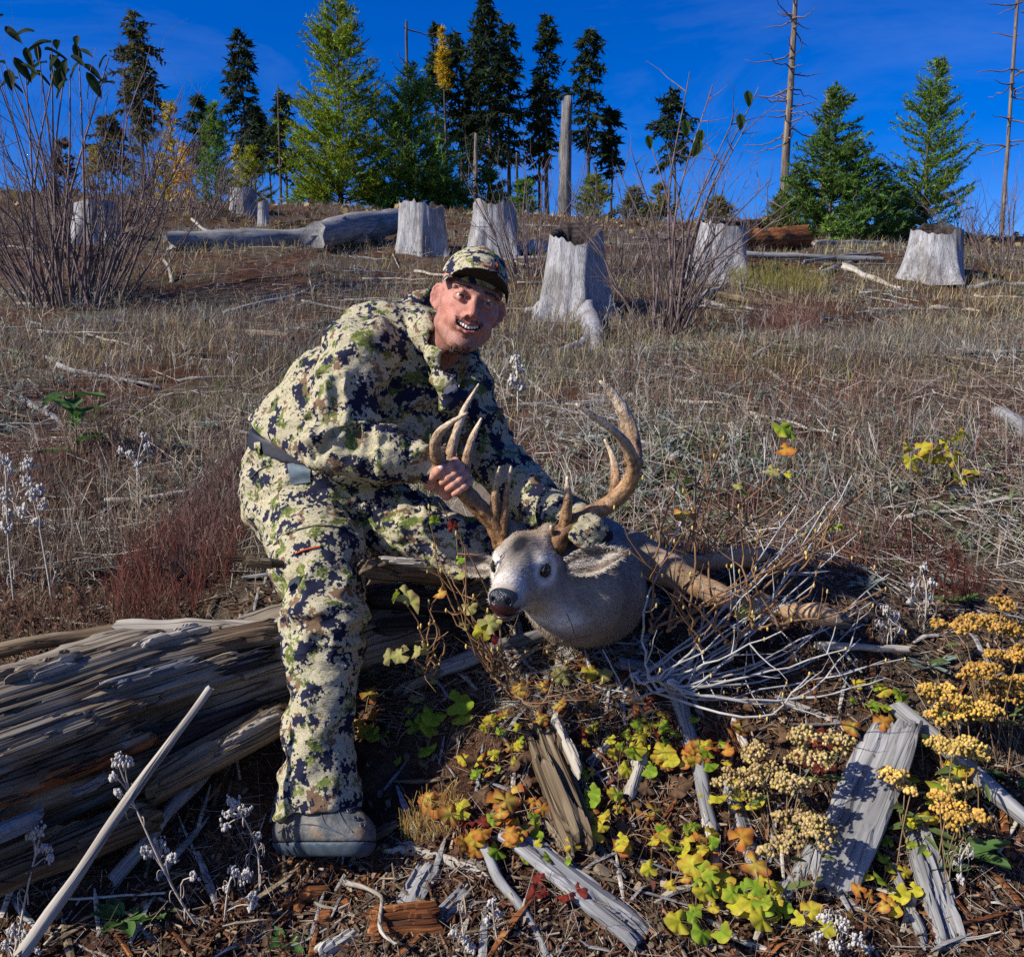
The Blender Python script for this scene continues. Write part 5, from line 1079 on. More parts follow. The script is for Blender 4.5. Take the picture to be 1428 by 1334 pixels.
    for L in (FORE_A, FORE_B):
        (a, ra), (b, rb) = L[-2], L[-1]; d = unit(b - a)
        for sgn in (-1, 1):
            s1 = unit(np.cross(d, (0, 1, .3))); o = s1 * sgn * .009 + np.array([0, sgn * .004, 0]); mb = MB(); tube(mb, spline([b - d * .006 + o, b + d * .018 + o, b + d * .046 + o * .7], 9), [.0125, .0135, .0135, .0130, .012, .0105, .0085, .006, .003], 10); objm('hoof', mb, HOOF, root)
    return root
DEER = make_deer()
# ---------------------------------------------------------------- the rotten log and the wood lying in front
WEATH = wood_mat('weathered_brown_wood', [(.33, (.040, .030, .021)), (.44, (.125, .100, .072)), (.55, (.24, .205, .155)), (.68, (.43, .40, .33))], .8, 'X', .8, .008, (.62, .50, .42))
def make_rotten_log():
    A, B = P(-90, 1085, 1.70), P(660, 838, 2.40); root = empty('rotten_log', (A[0] * .5 + B[0] * .5, A[1] * .5 + B[1] * .5, .25), 'huge rotten split log in the left foreground, running behind the man\'s leg', 'log')
    core_ = SDF(); core_.chain([(A, .185), (P(200, 985, 2.0), .165), (P(400, 920, 2.18), .125), (B, .085)], .03); ax = unit(B - A)
    M = frame(A, B)
    def lumps(p):
        q = (p - A) @ M[:3, :3]; return -.030 * fbm(q * (2.2, 9, 9), 3) - .010 * fbm(q * (6, 45, 45), 2)
    core_.disp(lumps); V, Q = sdf_mesh(core_, (-1.6, 1.3, .02), (.30, 2.7, .98), .011)
    q = (np.concatenate([V, np.ones((len(V), 1))], 1)) @ np.linalg.inv(M).T; placed('log_core', raw_mesh('log_core', q[:, :3], Q, WEATH), M, root)
    sm = SDF(); sm.ops = core_.ops[:-1]
    def on(px, py): h = hit(sm, px, py, .6, 4); return h if h is not None else P(px, py, 2.0)
    def sl(pa, pb, wpx, T, mat, lift=.004, ns=8, rag=.12, roll=0., name='wood_slab'):
        a, b = on(*pa), on(*pb); n = unit(hitn(sm, a) + hitn(sm, b)); W = wpx * (a[1] + b[1]) / 2 / FPX; a = a + n * lift; b = b + n * lift
        return slab(name, a, b, W, T, mat, None, None, None, n, root, ns, rag, .0, roll, 12)
    for a, b, w, T, m, li, ns, rg in [((-70, 992), (250, 893), 70, .030, WEATH, .020, 12, .10), ((140, 925), (402, 872), 50, .026, WEATH, .012, 10, .10), ((-70, 1055), (225, 948), 84, .034, WEATH, .030, 14, .14), ((60, 1015), (345, 922), 46, .026, WEATH, .018, 9, .14),
            ((118, 975), (300, 922), 20, .016, GREYW, .042, 5, .3), ((210, 962), (398, 905), 30, .022, CHARW, .014, 7, .2), ((-60, 1108), (215, 1005), 60, .030, WEATH, .022, 11, .14), ((-70, 1138), (190, 1034), 34, .024, ROTW, .020, 7, .2), ((60, 1085), (230, 1018), 16, .016, ROTW, .034, 5, .25), ((160, 1060), (400, 975), 40, .020, DARKW, .008, 8, .2), ((-10, 968), (125, 925), 30, .022, WEATH, .042, 6, .3), ((168, 920), (294, 884), 16, .016, PALEW, .042, 4, .35), ((34, 962), (112, 935), 18, .016, PALEW, .046, 4, .35),
            ((92, 1102), (152, 1072), 15, .014, GREYW, .028, 4, .3), ((-50, 1172), (75, 1122), 26, .020, GREYW, .026, 5, .3), ((500, 802), (662, 816), 26, .030, BROWNW, .05, 6, .12), ((505, 836), (660, 850), 34, .030, DARKW, .03, 7, .12), ((512, 876), (655, 866), 26, .020, DARKW, .02, 6, .15), ((515, 793), (604, 799), 10, .010, PALEW, .06, 3, .4), ((318, 800), (396, 806), 13, .016, BROWNW, .05, 4, .3)]: sl(a, b, w, T, m, li, ns, rg)
    return root
RLOG = make_rotten_log()
def lay(px, py, r, k=.5): q = G(px, py); q[2] += r * k; return q
def piece(pa, pb, wpx, mat, label, kind='stick', la=0., lb=0., name='driftwood_stick', cat='stick', group='weathered wood in the foreground', taper=.8, **kw):
    a, b = G(*pa), G(*pb); W = wpx * (a[1] + b[1]) / 2 / FPX
    if kind == 'slab': T = kw.pop('T', .022); a[2] += T * .9 + la; b[2] += T * .9 + lb; return slab(name, a, b, W, T, mat, label, cat, group, **kw)
    a[2] += W * .42 + la; b[2] += W * .42 + lb; return stick(name, a, b, W / 2, W / 2 * taper, mat, label, cat, group, **kw)
# the bleached pole across the top of the log, in two lengths
stick('driftwood_pole', P(-40, 912, 2.05), P(178, 876, 2.10), .020, .017, BROWNW, 'tan weathered pole on top of the rotten log, left length', 'stick', 'weathered wood in the foreground', .03, 12, 20)
stick('driftwood_pole', P(172, 876, 2.07), P(408, 874, 2.12), .021, .019, PALEW, 'bleached white pole on top of the rotten log, ending at the man\'s leg', 'stick', 'weathered wood in the foreground', .02, 12, 20)
stick('driftwood_stick', P(291, 962, 1.80), P(36, 1322, 1.45), .0075, .0125, PALEW, 'long straight whitish stick leaning on the rotten log', 'stick', 'weathered wood in the foreground', .02, 12, 26, rough=.10)
slab('lower_slab', P(-40, 1222, 1.62), P(225, 1112, 1.80), .075, .05, BROWNW, 'lower brown slab of log in front of the rotten log', 'log piece', 'weathered wood in the foreground', (0, -.6, .8), None, 9, .1, 0, 0, 14)
slab('lower_slab', P(190, 1098, 1.78), P(408, 978, 1.98), .070, .045, BROWNW, 'tan-streaked brown slab running up to the man\'s shin', 'log piece', 'weathered wood in the foreground', (0, -.6, .8), None, 9, .1, 0, 0, 14)
slab('lower_slab', P(300, 1040, 1.86), P(400, 985, 1.95), .022, .02, PALEW, 'pale splinter on the slab beside the man\'s shin', 'splinter', 'weathered wood in the foreground', (0, -.6, .8), None, 4, .25)
piece((312, 1064), (165, 1235), 24, GREYW, 'blue-grey broken stick under the leaning white stick', la=.03, lb=.01)
piece((322, 1052), (298, 1125), 9, BROWNW, 'short tan stick by the top of the blue-grey broken stick')
piece((0, 1255), (130, 1190), 9, GREYW, 'thin grey stick at the left below the lower slab', la=.02)
piece((60, 1300), (180, 1345), 5, PALEW, 'thin pale twig under the foot of the leaning white stick')
piece((80, 1265), (230, 1258), 4, PALEW, 'fine pale twig crossing the foot of the leaning white stick', la=.02, lb=.02)
piece((538, 1178), (695, 1222), 26, PALEW, 'pale splintered slat running right from the boot toe', 'slab', name='split_board', cat='board', ns=7, rag=.15)
piece((700, 1168), (905, 1325), 58, GREYW, 'wide blue-grey board at the bottom centre', 'slab', name='split_board', cat='board', ns=6, rag=.05, T=.02, la=.02, lb=.015)
piece((752, 1030), (832, 1225), 52, BROWNW, 'upright-grained brown splintered chunk above the wide board', 'slab', name='split_log_piece', cat='log piece', ns=9, rag=.16, T=.05, la=.02)
piece((770, 1028), (815, 1130), 15, PALEW, 'pale ridge splinter on top of the brown splintered chunk', 'slab', name='splinter', cat='splinter', ns=3, rag=.2, T=.02, la=.065, lb=.065)
piece((735, 1118), (790, 1195), 9, BROWNW, 'thin brown splinter left of the brown splintered chunk', 'slab', name='splinter', cat='splinter', ns=3, rag=.2)
piece((676, 1200), (764, 1345), 17, GREYW, 'forked grey stick left of the wide board', la=.02)
piece((712, 1262), (752, 1300), 7, PALEW, 'short pale prong on the forked grey stick', la=.02)
piece((600, 1205), (560, 1285), 42, GREYW, 'short grey slab under the pale slat, left one', 'slab', name='split_board', cat='board', ns=6, rag=.12)
piece((655, 1240), (598, 1298), 28, GREYW, 'short blue-grey slab under the pale slat, right one', 'slab', name='split_board', cat='board', ns=5, rag=.15)
piece((505, 1300), (622, 1290), 46, ROTW, 'orange rotten block at the bottom below the boot', 'slab', name='rotten_block', cat='log piece', ns=7, rag=.12, T=.05)
piece((432, 1345), (502, 1298), 14, PALEW, 'straw-coloured sliver beside the orange rotten block', 'slab', name='splinter', cat='splinter', ns=3, rag=.2)
piece((478, 1256), (552, 1350), 7, PALEW, 'curved white twig over the orange rotten block', la=.04, lb=.05, bend=.18)
piece((440, 1273), (490, 1275), 5, PALEW, 'short pale twig left of the curved white twig', la=.02)
piece((930, 948), (988, 1152), 26, GREYW, 'smooth grey stick running down from the brush pile', la=.01, rough=.08)
piece((985, 1150), (1003, 1225), 20, PALEW, 'pale broken end below the smooth grey stick')
piece((958, 965), (976, 1002), 13, GREYW, 'short grey stub right of the smooth grey stick')
piece((893, 1062), (878, 1112), 22, PALEW, 'short pale grey stub among the yellow leaves')
piece((860, 1030), (815, 1075), 12, PALEW, 'small splintered chip among the yellow leaves', 'slab', name='splinter', cat='splinter', ns=3, rag=.25)
piece((1022, 1010), (1040, 1045), 14, PALEW, 'pale stub above the left cluster of flower heads')
piece((1012, 1080), (1066, 1245), 24, GREYW, 'split grey stick left of the yellow flower heads', 'slab', name='split_board', cat='board', ns=4, rag=.15, T=.02)
piece((1086, 982), (1192, 1027), 15, PALEW, 'pale round stick above the left cluster of flower heads', rough=.1)
piece((1252, 1036), (1150, 1265), 78, GREYW, 'broad blue-grey board standing out at the lower right', 'slab', name='split_board', cat='board', ns=7, rag=.06, T=.022, la=.06, lb=.02)
piece((1268, 1130), (1338, 1345), 46, GREYW, 'cracked grey timber right of the broad board', 'slab', name='split_board', cat='board', ns=6, rag=.10, T=.035)
piece((1240, 1205), (1300, 1340), 16, GREYW, 'narrow grey splinter between the broad board and the cracked timber', 'slab', name='splinter', cat='splinter', ns=3, rag=.2)
piece((1255, 1012), (1440, 1185), 28, GREYW, 'round grey stick at the right edge', la=.02, lb=.04, rough=.08)
piece((1065, 1290), (1142, 1175), 26, GREYW, 'grey board end low between the two boards at the right', 'slab', name='split_board', cat='board', ns=4, rag=.15)
piece((618, 968), (905, 872), 22, GREYW, 'long grey stick lying under the buck\'s neck', la=.05, lb=.05, rough=.1)
piece((545, 988), (690, 932), 16, BROWNW, 'brown stick right of the man\'s shin', 'slab', name='splinter', cat='stick', ns=4, rag=.15, la=.03, lb=.05)
piece((560, 1020), (585, 975), 18, BROWNW, 'forked tan splinter hanging under the brown stick', 'slab', name='splinter', cat='splinter', ns=5, rag=.4, la=.02)
piece((500, 955), (545, 915), 30, BROWNW, 'brown chunk behind the man\'s shin', 'slab', name='split_log_piece', cat='log piece', ns=5, rag=.2, T=.04)
piece((640, 955), (700, 985), 26, BROWNW, 'tan bark flake below the grey stick', 'slab', name='bark_flake', cat='bark', ns=5, rag=.3, T=.012)
piece((1140, 930), (1262, 925), 12, PALEW, 'pale stick lying level under the brush pile', la=.05, lb=.03)
piece((868, 948), (935, 940), 18, GREYW, 'blunt grey stick at the foot of the brush pile', la=.03)
piece((492, 1200), (562, 1162), 24, BROWNW, 'curled tan bark flake across the boot toe', 'slab', name='bark_flake', cat='bark', ns=5, rag=.3, T=.010, la=.035, lb=.03)
piece((380, 1215), (470, 1205), 22, ROTW, 'red-brown rotten slab along the front of the boot sole', 'slab', name='rotten_slab', cat='log piece', ns=5, rag=.3, T=.02)
piece((905, 1265), (945, 1345), 14, BROWNW, 'brown splinter right of the wide board', 'slab', name='splinter', cat='splinter', ns=3, rag=.2)
CHUNKS = ['biggest red-brown rotten chunk in the heap below the boot', 'rotten chunk at the left of the biggest one below the boot', 'rotten chunk touching the front of the boot sole', 'rotten chunk right of the biggest one', 'rotten chunk just below the biggest one', 'rotten chunk under the boot heel', 'rotten chunk left of the boot heel', 'small rotten chunk under the boot toe', 'small rotten chunk between the biggest one and its lower right neighbour', 'rotten chunk beside the woolly weed left of the boot', 'leftmost rotten chunk, among the woolly weeds', 'rotten chunk left of the short grey slab', 'lowest rotten chunk of the heap', 'rotten chunk low at the left of the heap', 'small chunk between the boot toe and the pale slat', 'small chunk above the boot toe']
for k, (px, py, w) in enumerate([(438, 1236, 66), (405, 1262, 48), (470, 1210, 40), (500, 1240, 34), (455, 1275, 44), (415, 1215, 36), (382, 1250, 34), (520, 1215, 26), (480, 1262, 30), (350, 1262, 44), (316, 1258, 40), (545, 1250, 30), (430, 1300, 34), (395, 1290, 26), (535, 1185, 26), (560, 1160, 24), (850, 1212, 60), (905, 1225, 40), (1010, 930, 30), (640, 1030, 26), (590, 1075, 24), (700, 1075, 24)]):
    a = RS.uniform(0, 6.28); g = G(px, py); L = w * g[1] / FPX; d = np.array([math.cos(a), math.sin(a), RS.uniform(-.2, .7)]) * L / 2; g[2] += .012
    lab = CHUNKS[k] if k < 16 else None
    lab = lab or ('big tan rounded wood chunk above the wide board', 'tan wood chunk right of the brown splintered chunk', 'dull grey-brown chunk below the brush pile', 'small brown chunk right of the man\'s shin, upper', 'small brown chunk right of the man\'s shin, lower', 'small brown chunk left of the splintered chunk')[k - 16]
    slab('rotten_chunk', g - d, g + d, L * RS.uniform(.45, .9), L * RS.uniform(.18, .35), ROTW if k < 16 and RS.rand() < .75 else BROWNW, lab, 'wood chunk', 'crumbled rotten wood', unit(RS.normal(0, .5, 3) + (0, -.3, 1)), None, 5, .35, 0, 0, 6)

# ---------------------------------------------------------------- brush and leafy plants near the buck
BUD = plain('yellow_bud', (.55, .40, .11), .6, .3, .25, 60, 0); TWIGW = plain('silver_twig', (.37, .36, .34), .75, .25, .3, 30, .001)
def round_leaf(c0, c1, n=1): return leaf_mesh('leaf', .045, .045, LEAFM, .5, .35, 6, (c0, c1))
LEAVES = {'Y': [round_leaf((.42, .40, .025), (.50, .42, .05)), round_leaf((.46, .42, .04), (.42, .24, .03))], 'G': [round_leaf((.16, .27, .020), (.24, .32, .03)), round_leaf((.20, .30, .02), (.36, .34, .04))],
          'O': [round_leaf((.50, .26, .04), (.36, .10, .03)), round_leaf((.52, .38, .07), (.32, .08, .025))], 'R': [round_leaf((.20, .030, .018), (.12, .02, .015))], 'D': [round_leaf((.17, .10, .055), (.10, .055, .03))], 'T': [round_leaf((.34, .34, .10), (.30, .24, .10))]}
def branchy(name, base, tips, label, mat, r, cat, group=None, sag=.0, buds=True, twigs=2, leafspots=(), side=.10):
    root = empty(name, base[0], label, cat, group); bd = MB()
    for k, e in enumerate(tips):
        o = base[k % len(base)]; mid = o * .5 + e * .5 + np.array([RS.normal(0, side * .5), RS.normal(0, side * .5), -sag * RS.uniform(.3, 1.) + RS.normal(0, .02)]); pt = spline([o, o * .75 + mid * .25 + (0, 0, -sag * .25), mid, e], 16); pt[1:-1] += RS.normal(0, .003, (14, 3)); mb = MB(); tube(mb, pt, np.linspace(r, r * .38, 16), 6, None, False)
        tt = [pt[-1]]
        for _ in range(twigs): i = RS.randint(6, 15); tt += wand(mb, pt[i], unit(pt[i] - pt[i - 1] + RS.normal(0, .5, 3) + (0, 0, .35)), RS.uniform(.05, .16), r * .55, 0, 1, 0, 4, .08)
        for i in RS.randint(4, 16, 2): ball(bd, pt[i] + RS.normal(0, r * .7, 3), (r * .75, r * .75, r * 1.3), None, 5, 4)
        objm('stem', mb, mat, root)
        if buds:
            for q in tt:
                if RS.rand() < .45: ball(bd, q - (0, 0, .002), (.0024, .0024, .0062), None, 6, 5)
    if bd.n and buds: objm('buds', bd, BUD, root)['kind'] = 'stuff'
    for (px, py, Y, ty, s) in leafspots: put_leaf(R.choice(LEAVES[ty]), P(px, py, Y), RS.normal(0, 1, 3) + (0, -.3, 0), np.array([RS.normal(0, .3), -.8, .6]), root, s)
    return root
b0 = [P(905, 945, 2.06), P(930, 950, 2.05), P(880, 940, 2.10), P(950, 935, 2.10)]
branchy('dead_brush', b0, [P(x, y, Y) for x, y, Y in [(1188, 663, 2.35), (1154, 700, 2.3), (1165, 690, 2.4), (1120, 745, 2.2), (1195, 745, 2.4), (1240, 800, 2.35), (1215, 840, 2.3), (1150, 878, 2.15), (1262, 918, 2.2), (1235, 945, 2.1), (1110, 705, 2.3), (1020, 760, 2.1), (965, 700, 2.15), (1180, 905, 2.05), (1090, 880, 2.0), (1135, 815, 2.1), (1070, 800, 2.05), (1200, 890, 2.2), (1130, 940, 2.0), (840, 905, 2.0), (1205, 870, 2.3), (1100, 830, 2.2), (1060, 850, 2.1)]],
        'sprawling pile of dead silvery branches right of the buck\'s neck', TWIGW, .0044, 'brush pile', None, .10, True, 3, [(1035, 852, 2.1, 'T', 1.0), (1024, 850, 2.1, 'O', .8), (1170, 735, 2.3, 'G', .5), (1160, 742, 2.3, 'T', .5)])
branchy('budding_shoots', [P(x, y, 2.08) for x, y in [(930, 880), (905, 880), (960, 870), (1000, 880), (1050, 875), (1090, 880), (1020, 900), (975, 905)]], [P(x, y, Y) for x, y, Y in [(1009, 610, 2.12), (945, 668, 2.1), (970, 655, 2.15), (940, 640, 2.2), (1030, 705, 2.1), (1060, 740, 2.1), (880, 770, 2.0), (895, 800, 2.0), (1085, 655, 2.2), (1110, 680, 2.2), (1200, 742, 2.2), (1214, 670, 2.3), (1235, 820, 2.1), (1160, 720, 2.25), (1180, 690, 2.25), (920, 720, 2.1), (1125, 770, 2.1), (1140, 742, 2.15)]],
        'upright orange-brown budding shoots in front of the buck\'s forelegs', TWIGB, .0042, 'shoots', None, 0, True, 3, [(1090, 594, 2.2, 'G', 1.1), (1104, 602, 2.2, 'G', .9), (1093, 625, 2.2, 'O', 1.1), (1098, 660, 2.2, 'Y', .4), (957, 668, 2.12, 'G', .6), (955, 718, 2.1, 'O', 1.1), (1036, 682, 2.12, 'G', .8), (1075, 655, 2.2, 'T', .7), (1028, 675, 2.1, 'T', .6)], .05)
branchy('budding_shoots', [P(x, y, 1.93) for x, y in [(700, 960), (712, 968), (690, 940), (725, 950)]], [P(x, y, Y) for x, y, Y in [(598, 705, 1.92), (612, 700, 1.90), (636, 742, 1.90), (604, 760, 1.93), (628, 800, 1.9), (648, 762, 1.88), (660, 830, 1.9), (622, 850, 1.92), (650, 900, 1.88), (800, 905, 1.95), (845, 880, 1.98)]],
        'thin orange-brown shoots in front of the buck\'s far ear', TWIGB, .0034, 'shoots', None, 0, True, 2, [(606, 728, 1.9, 'G', .6), (632, 735, 1.9, 'R', .6), (640, 800, 1.9, 'T', .6), (655, 845, 1.9, 'T', .8), (680, 870, 1.84, 'T', 1.0), (672, 882, 1.84, 'Y', .9), (690, 866, 1.85, 'T', .8), (648, 872, 1.88, 'T', .6), (640, 780, 1.9, 'G', .5)], .05)
rh = MB(); ball(rh, P(690, 892, 1.86), (.0085, .0085, .011), None, 14, 10); tag(objm('rose_hip', rh, plain('red_hip', (.36, .025, .015), .3, .5, .2, 60, 0), None, P(690, 892, 1.86)), 'small round red hip just below the buck\'s chin', 'berry')
branchy('leafy_sprig', [P(x, y, 1.93) for x, y in [(600, 935), (606, 940), (596, 938)]], [P(x, y, Y) for x, y, Y in [(562, 835, 1.9), (598, 838, 1.9), (618, 812, 1.92), (556, 905, 1.88), (600, 862, 1.9), (626, 880, 1.93)]],
        'pale leafy sprig between the man\'s shin and the buck\'s chin', TWIGB, .0032, 'sprig', None, 0, True, 1, [(563, 828, 1.9, 'T', .9), (572, 842, 1.9, 'T', 1.2), (553, 832, 1.9, 'G', .7), (560, 912, 1.88, 'T', .9), (578, 908, 1.88, 'T', .7), (590, 905, 1.88, 'T', .6), (612, 826, 1.92, 'O', .7), (545, 918, 1.88, 'T', .8)], .03)
SPRIGL = round_leaf((.42, .38, .03), (.50, .40, .03))
yb = [lie(1310, 690, 0), lie(1325, 682, 0)]; yk = yb[0][1]
branchy('leafy_sprig', yb, [P(x, y, yk) for x, y in [(1270, 640), (1300, 620), (1330, 618), (1345, 600), (1285, 660), (1352, 650), (1318, 650)]], 'small yellow-leaved sprig beside the charred branch', TWIGB, .004, 'sprig', None, 0, False, 1, [(x, y, yk - .03, 'Y', s) for x, y, s in [(1270, 640, 1.2), (1285, 625, 1.3), (1300, 628, 1.5), (1318, 618, 1.2), (1335, 612, 1.2), (1345, 602, 1.), (1330, 635, 1.5), (1352, 655, 1.8), (1338, 662, 1.4), (1280, 655, 1.3), (1265, 622, 1.), (1310, 645, 1.3), (1345, 668, 1.4), (1290, 640, 1.1)]], .05)
# low leafy plants on the bank
PLANTS = [(612, 1000, 'G', 4, 1.25, 'big yellow-green rounded leaves right of the man\'s shin'), (546, 1032, 'G', 6, .85, 'bright green leafy plant beside the man\'s lower leg'), (588, 958, 'T', 3, .8, 'pale green leaf plant above the forked tan splinter'), (508, 990, 'O', 2, 1.0, 'single orange leaf plant behind the shin'),
 (702, 1004, 'Y', 4, .6, 'small yellow plant below the long grey stick'), (668, 1062, 'Y', 4, .65, 'little yellow plant left of the brown splintered chunk'), (738, 1042, 'Y', 4, .6, 'small yellow plant at the top of the splintered chunk'), (672, 1140, 'O', 8, 1.3, 'large orange and yellow leafy plant in the bottom centre'), (690, 1178, 'O', 5, 1.0, 'drooping orange leaves below the large orange plant'), (722, 1165, 'G', 4, .9, 'green leaves right of the large orange plant'),
 (770, 1182, 'G', 4, .7, 'green leaves touching the left of the splintered chunk'), (872, 1048, 'Y', 4, .9, 'yellow plant above the short pale grey stub'), (905, 1058, 'Y', 5, .95, 'crinkled yellow plant right of the short pale grey stub'), (938, 1055, 'O', 5, .85, 'orange-edged plant beside the smooth grey stick'), (915, 1018, 'Y', 4, .7, 'yellow-green plant high on the bank below the brush pile'), (885, 1020, 'G', 3, .6, 'tiny green plant high on the bank, left of its yellow-green neighbour'), (945, 1008, 'G', 3, .7, 'green plant at the upper end of the smooth grey stick'),
 (835, 1025, 'Y', 3, .7, 'yellow plant right of the splintered chunk\'s top'), (812, 1100, 'G', 5, .8, 'green and yellow plant against the right of the splintered chunk'), (835, 1130, 'Y', 5, .9, 'yellow plant halfway down the splintered chunk'), (862, 1150, 'O', 6, 1.0, 'orange-centred plant right of the splintered chunk'), (818, 1150, 'G', 3, .7, 'small green plant touching the splintered chunk low down'), (852, 1172, 'Y', 3, .8, 'yellow plant above the big tan chunk'),
 (1000, 1052, 'Y', 4, .9, 'yellow plant right of the smooth grey stick'), (990, 1035, 'O', 4, .9, 'orange-brown plant right of the smooth grey stick, higher'), (1008, 1100, 'Y', 4, .9, 'yellow plant left of the split grey stick'), (945, 1165, 'G', 4, .8, 'green plant left of the pale broken end'), (965, 1180, 'Y', 4, .8, 'yellow plant touching the pale broken end'), (990, 1205, 'O', 5, 1.1, 'large orange-yellow plant under the pale broken end'), (935, 1220, 'O', 3, .8, 'small orange plant right of the tan chunks'),
 (1015, 1248, 'Y', 6, 1.1, 'broad yellow plant at the bottom right of centre'), (1045, 1252, 'G', 4, 1.1, 'green plant beside the broad yellow plant'), (970, 1262, 'G', 3, .95, 'single bright green leaf plant at the bottom'), (985, 1292, 'G', 3, 1.1, 'green plant low at the bottom right of the wide board'), (1070, 1258, 'Y', 4, .9, 'yellow plant left of the broad board\'s foot'), (1090, 1290, 'Y', 4, 1.0, 'pale yellow plant at the bottom left of the broad board'), (1205, 1032, 'O', 4, 1.15, 'orange leaves at the top of the broad board'), (1235, 1022, 'Y', 4, 1.0, 'yellow leaves at the top right of the broad board'),
 (1285, 1080, 'G', 4, 1.3, 'large green leaf plant right of the broad board'), (1268, 1130, 'Y', 4, .95, 'yellow plant hanging beside the broad board'), (1235, 1185, 'G', 5, .9, 'green plant in the gap right of the broad board'), (1228, 1230, 'Y', 5, 1.0, 'yellow plant low in the gap right of the broad board'), (1205, 1265, 'O', 4, .85, 'orange plant at the foot of the broad board'), (1205, 968, 'G', 4, .8, 'green plant under the right end of the brush pile'), (1240, 990, 'G', 3, .9, 'green plant above the round grey stick'),
 (322, 985, 'Y', 3, 1.0, 'yellow-green round leaf plant on the rotten log'), (346, 998, 'G', 2, .9, 'second round green leaf on the rotten log, lower one'), (655, 1160, 'R', 4, .9, 'dark red leaves left of the large orange plant'), (782, 1232, 'R', 4, .9, 'red-brown leaves on the brown splintered chunk\'s foot'), (1150, 1050, 'R', 5, .9, 'dark red leaves left of the broad board'), (975, 1015, 'R', 4, .8, 'red leaves at the foot of the brush pile'), (912, 988, 'R', 5, .8, 'red-brown leaves under the blunt grey stick'), (1030, 1140, 'R', 4, .8, 'dark red leaves beside the split grey stick'), (885, 1140, 'D', 5, .9, 'dry brown leaves right of the orange-centred plant'), (730, 1120, 'D', 6, 1.1, 'curled brown leaves left of the splintered chunk'), (690, 1050, 'D', 5, 1.0, 'dry tan leaves right of the little yellow plant'), (1060, 1000, 'D', 5, 1.0, 'dry brown leaves left of the pale round stick'), (930, 1090, 'D', 4, .9, 'dry brown leaves beside the smooth grey stick'), (812, 945, 'T', 3, 1.0, 'pale green leaf plant under the buck\'s neck'), (770, 955, 'D', 5, 1.0, 'dry brown leaves under the buck\'s throat'), (840, 965, 'D', 5, .9, 'dry brown leaves left of the blunt grey stick'), (790, 1000, 'R', 4, .8, 'red-brown leaves above the splintered chunk'), (735, 985, 'D', 5, .9, 'dry leaves left of the red-brown ones above the splintered chunk')]
ST_ = plain('leaf_stalk', (.20, .13, .065), .6, .3, .3, 60, 0)
for (px, py, ty, n, s, lab) in PLANTS:
    g = G(px, py + 16); up = .03 if ty not in 'RD' else .012; root = empty('leafy_plant', g, lab, 'plant', 'small leafy plants on the bank'); stm = MB()
    n = int(n * 1.5)
    for k in range(n):
        a = RS.uniform(0, 6.28); q = RS.uniform(.3, 1.) * .026 * s * (n ** .5); tp = P(px, py, g[1]); tp = np.array([g[0] + math.cos(a) * q * 1.25, g[1] + math.sin(a) * q * .7 - .01, 0]); tp[2] = float(gz(tp[0], tp[1])) + up * RS.uniform(.5, 1.6) * s + .012
        t2 = ty if RS.rand() < .72 else {'Y': 'G', 'G': 'Y', 'O': 'Y', 'R': 'D', 'D': 'O', 'T': 'Y'}[ty]
        put_leaf(R.choice(LEAVES[t2]), tp, np.array([math.cos(a), math.sin(a) * .8 - .2, RS.uniform(-.35, .35)]), np.array([RS.normal(0, .3), -.75 + RS.normal(0, .2), .75]), root, s * RS.uniform(.55, 1.15))
        tube(stm, spline([g + (0, 0, -.01), (g + tp) / 2 + (0, 0, .01), tp], 6), np.linspace(.0016, .001, 6), 4, None, False)
    objm('stalk', stm, ST_, root)
# woolly yellow-headed plants at the right
HEADM = {'y': attr_mat('flower_head', .8, .1, .1, .15)}
def head_mesh(w, c0):
    "a fluffy head: several small rounded bunches of woolly balls on thin stalks"
    mb = MB(); nb = int(5 + w * 130)
    for b in range(nb):
        a = b * 2.4 + RS.uniform(-.4, .4); q = math.sqrt((b + .4) / nb); c = np.array([math.cos(a) * q, math.sin(a) * q * .8, .42 * (1 - q * q) + RS.normal(0, .13)]) * w; rb = min(w * .5, .017) * RS.uniform(.75, 1.15); tone = RS.uniform(.75, 1.2)
        for _ in range(int(14 + RS.rand() * 8)):
            d = unit(RS.normal(0, 1, 3)); d[2] = abs(d[2]) * .9 - .12; p = c + d * rb * RS.uniform(.55, 1.05); r = RS.uniform(.0030, .0046); col = np.array(c0) * tone * RS.uniform(.6, 1.3) * (1, RS.uniform(.85, 1.05), RS.uniform(.6, 1.1)); ball(mb, p, (r, r, r * 1.05), None, 6, 4, tuple(col))
        tube(mb, [c - (0, 0, rb * .2), (0, 0, -.55 * w)], [.0007, .0009], 3, (.22, .17, .08), False)
    return mb
LANCE = leaf_mesh('leaf', .06, .016, LEAFM, .2, .5, 0, ((.10, .15, .04), (.16, .19, .07)))
CREAM, GOLD = (.46, .36, .17), (.44, .27, .075)
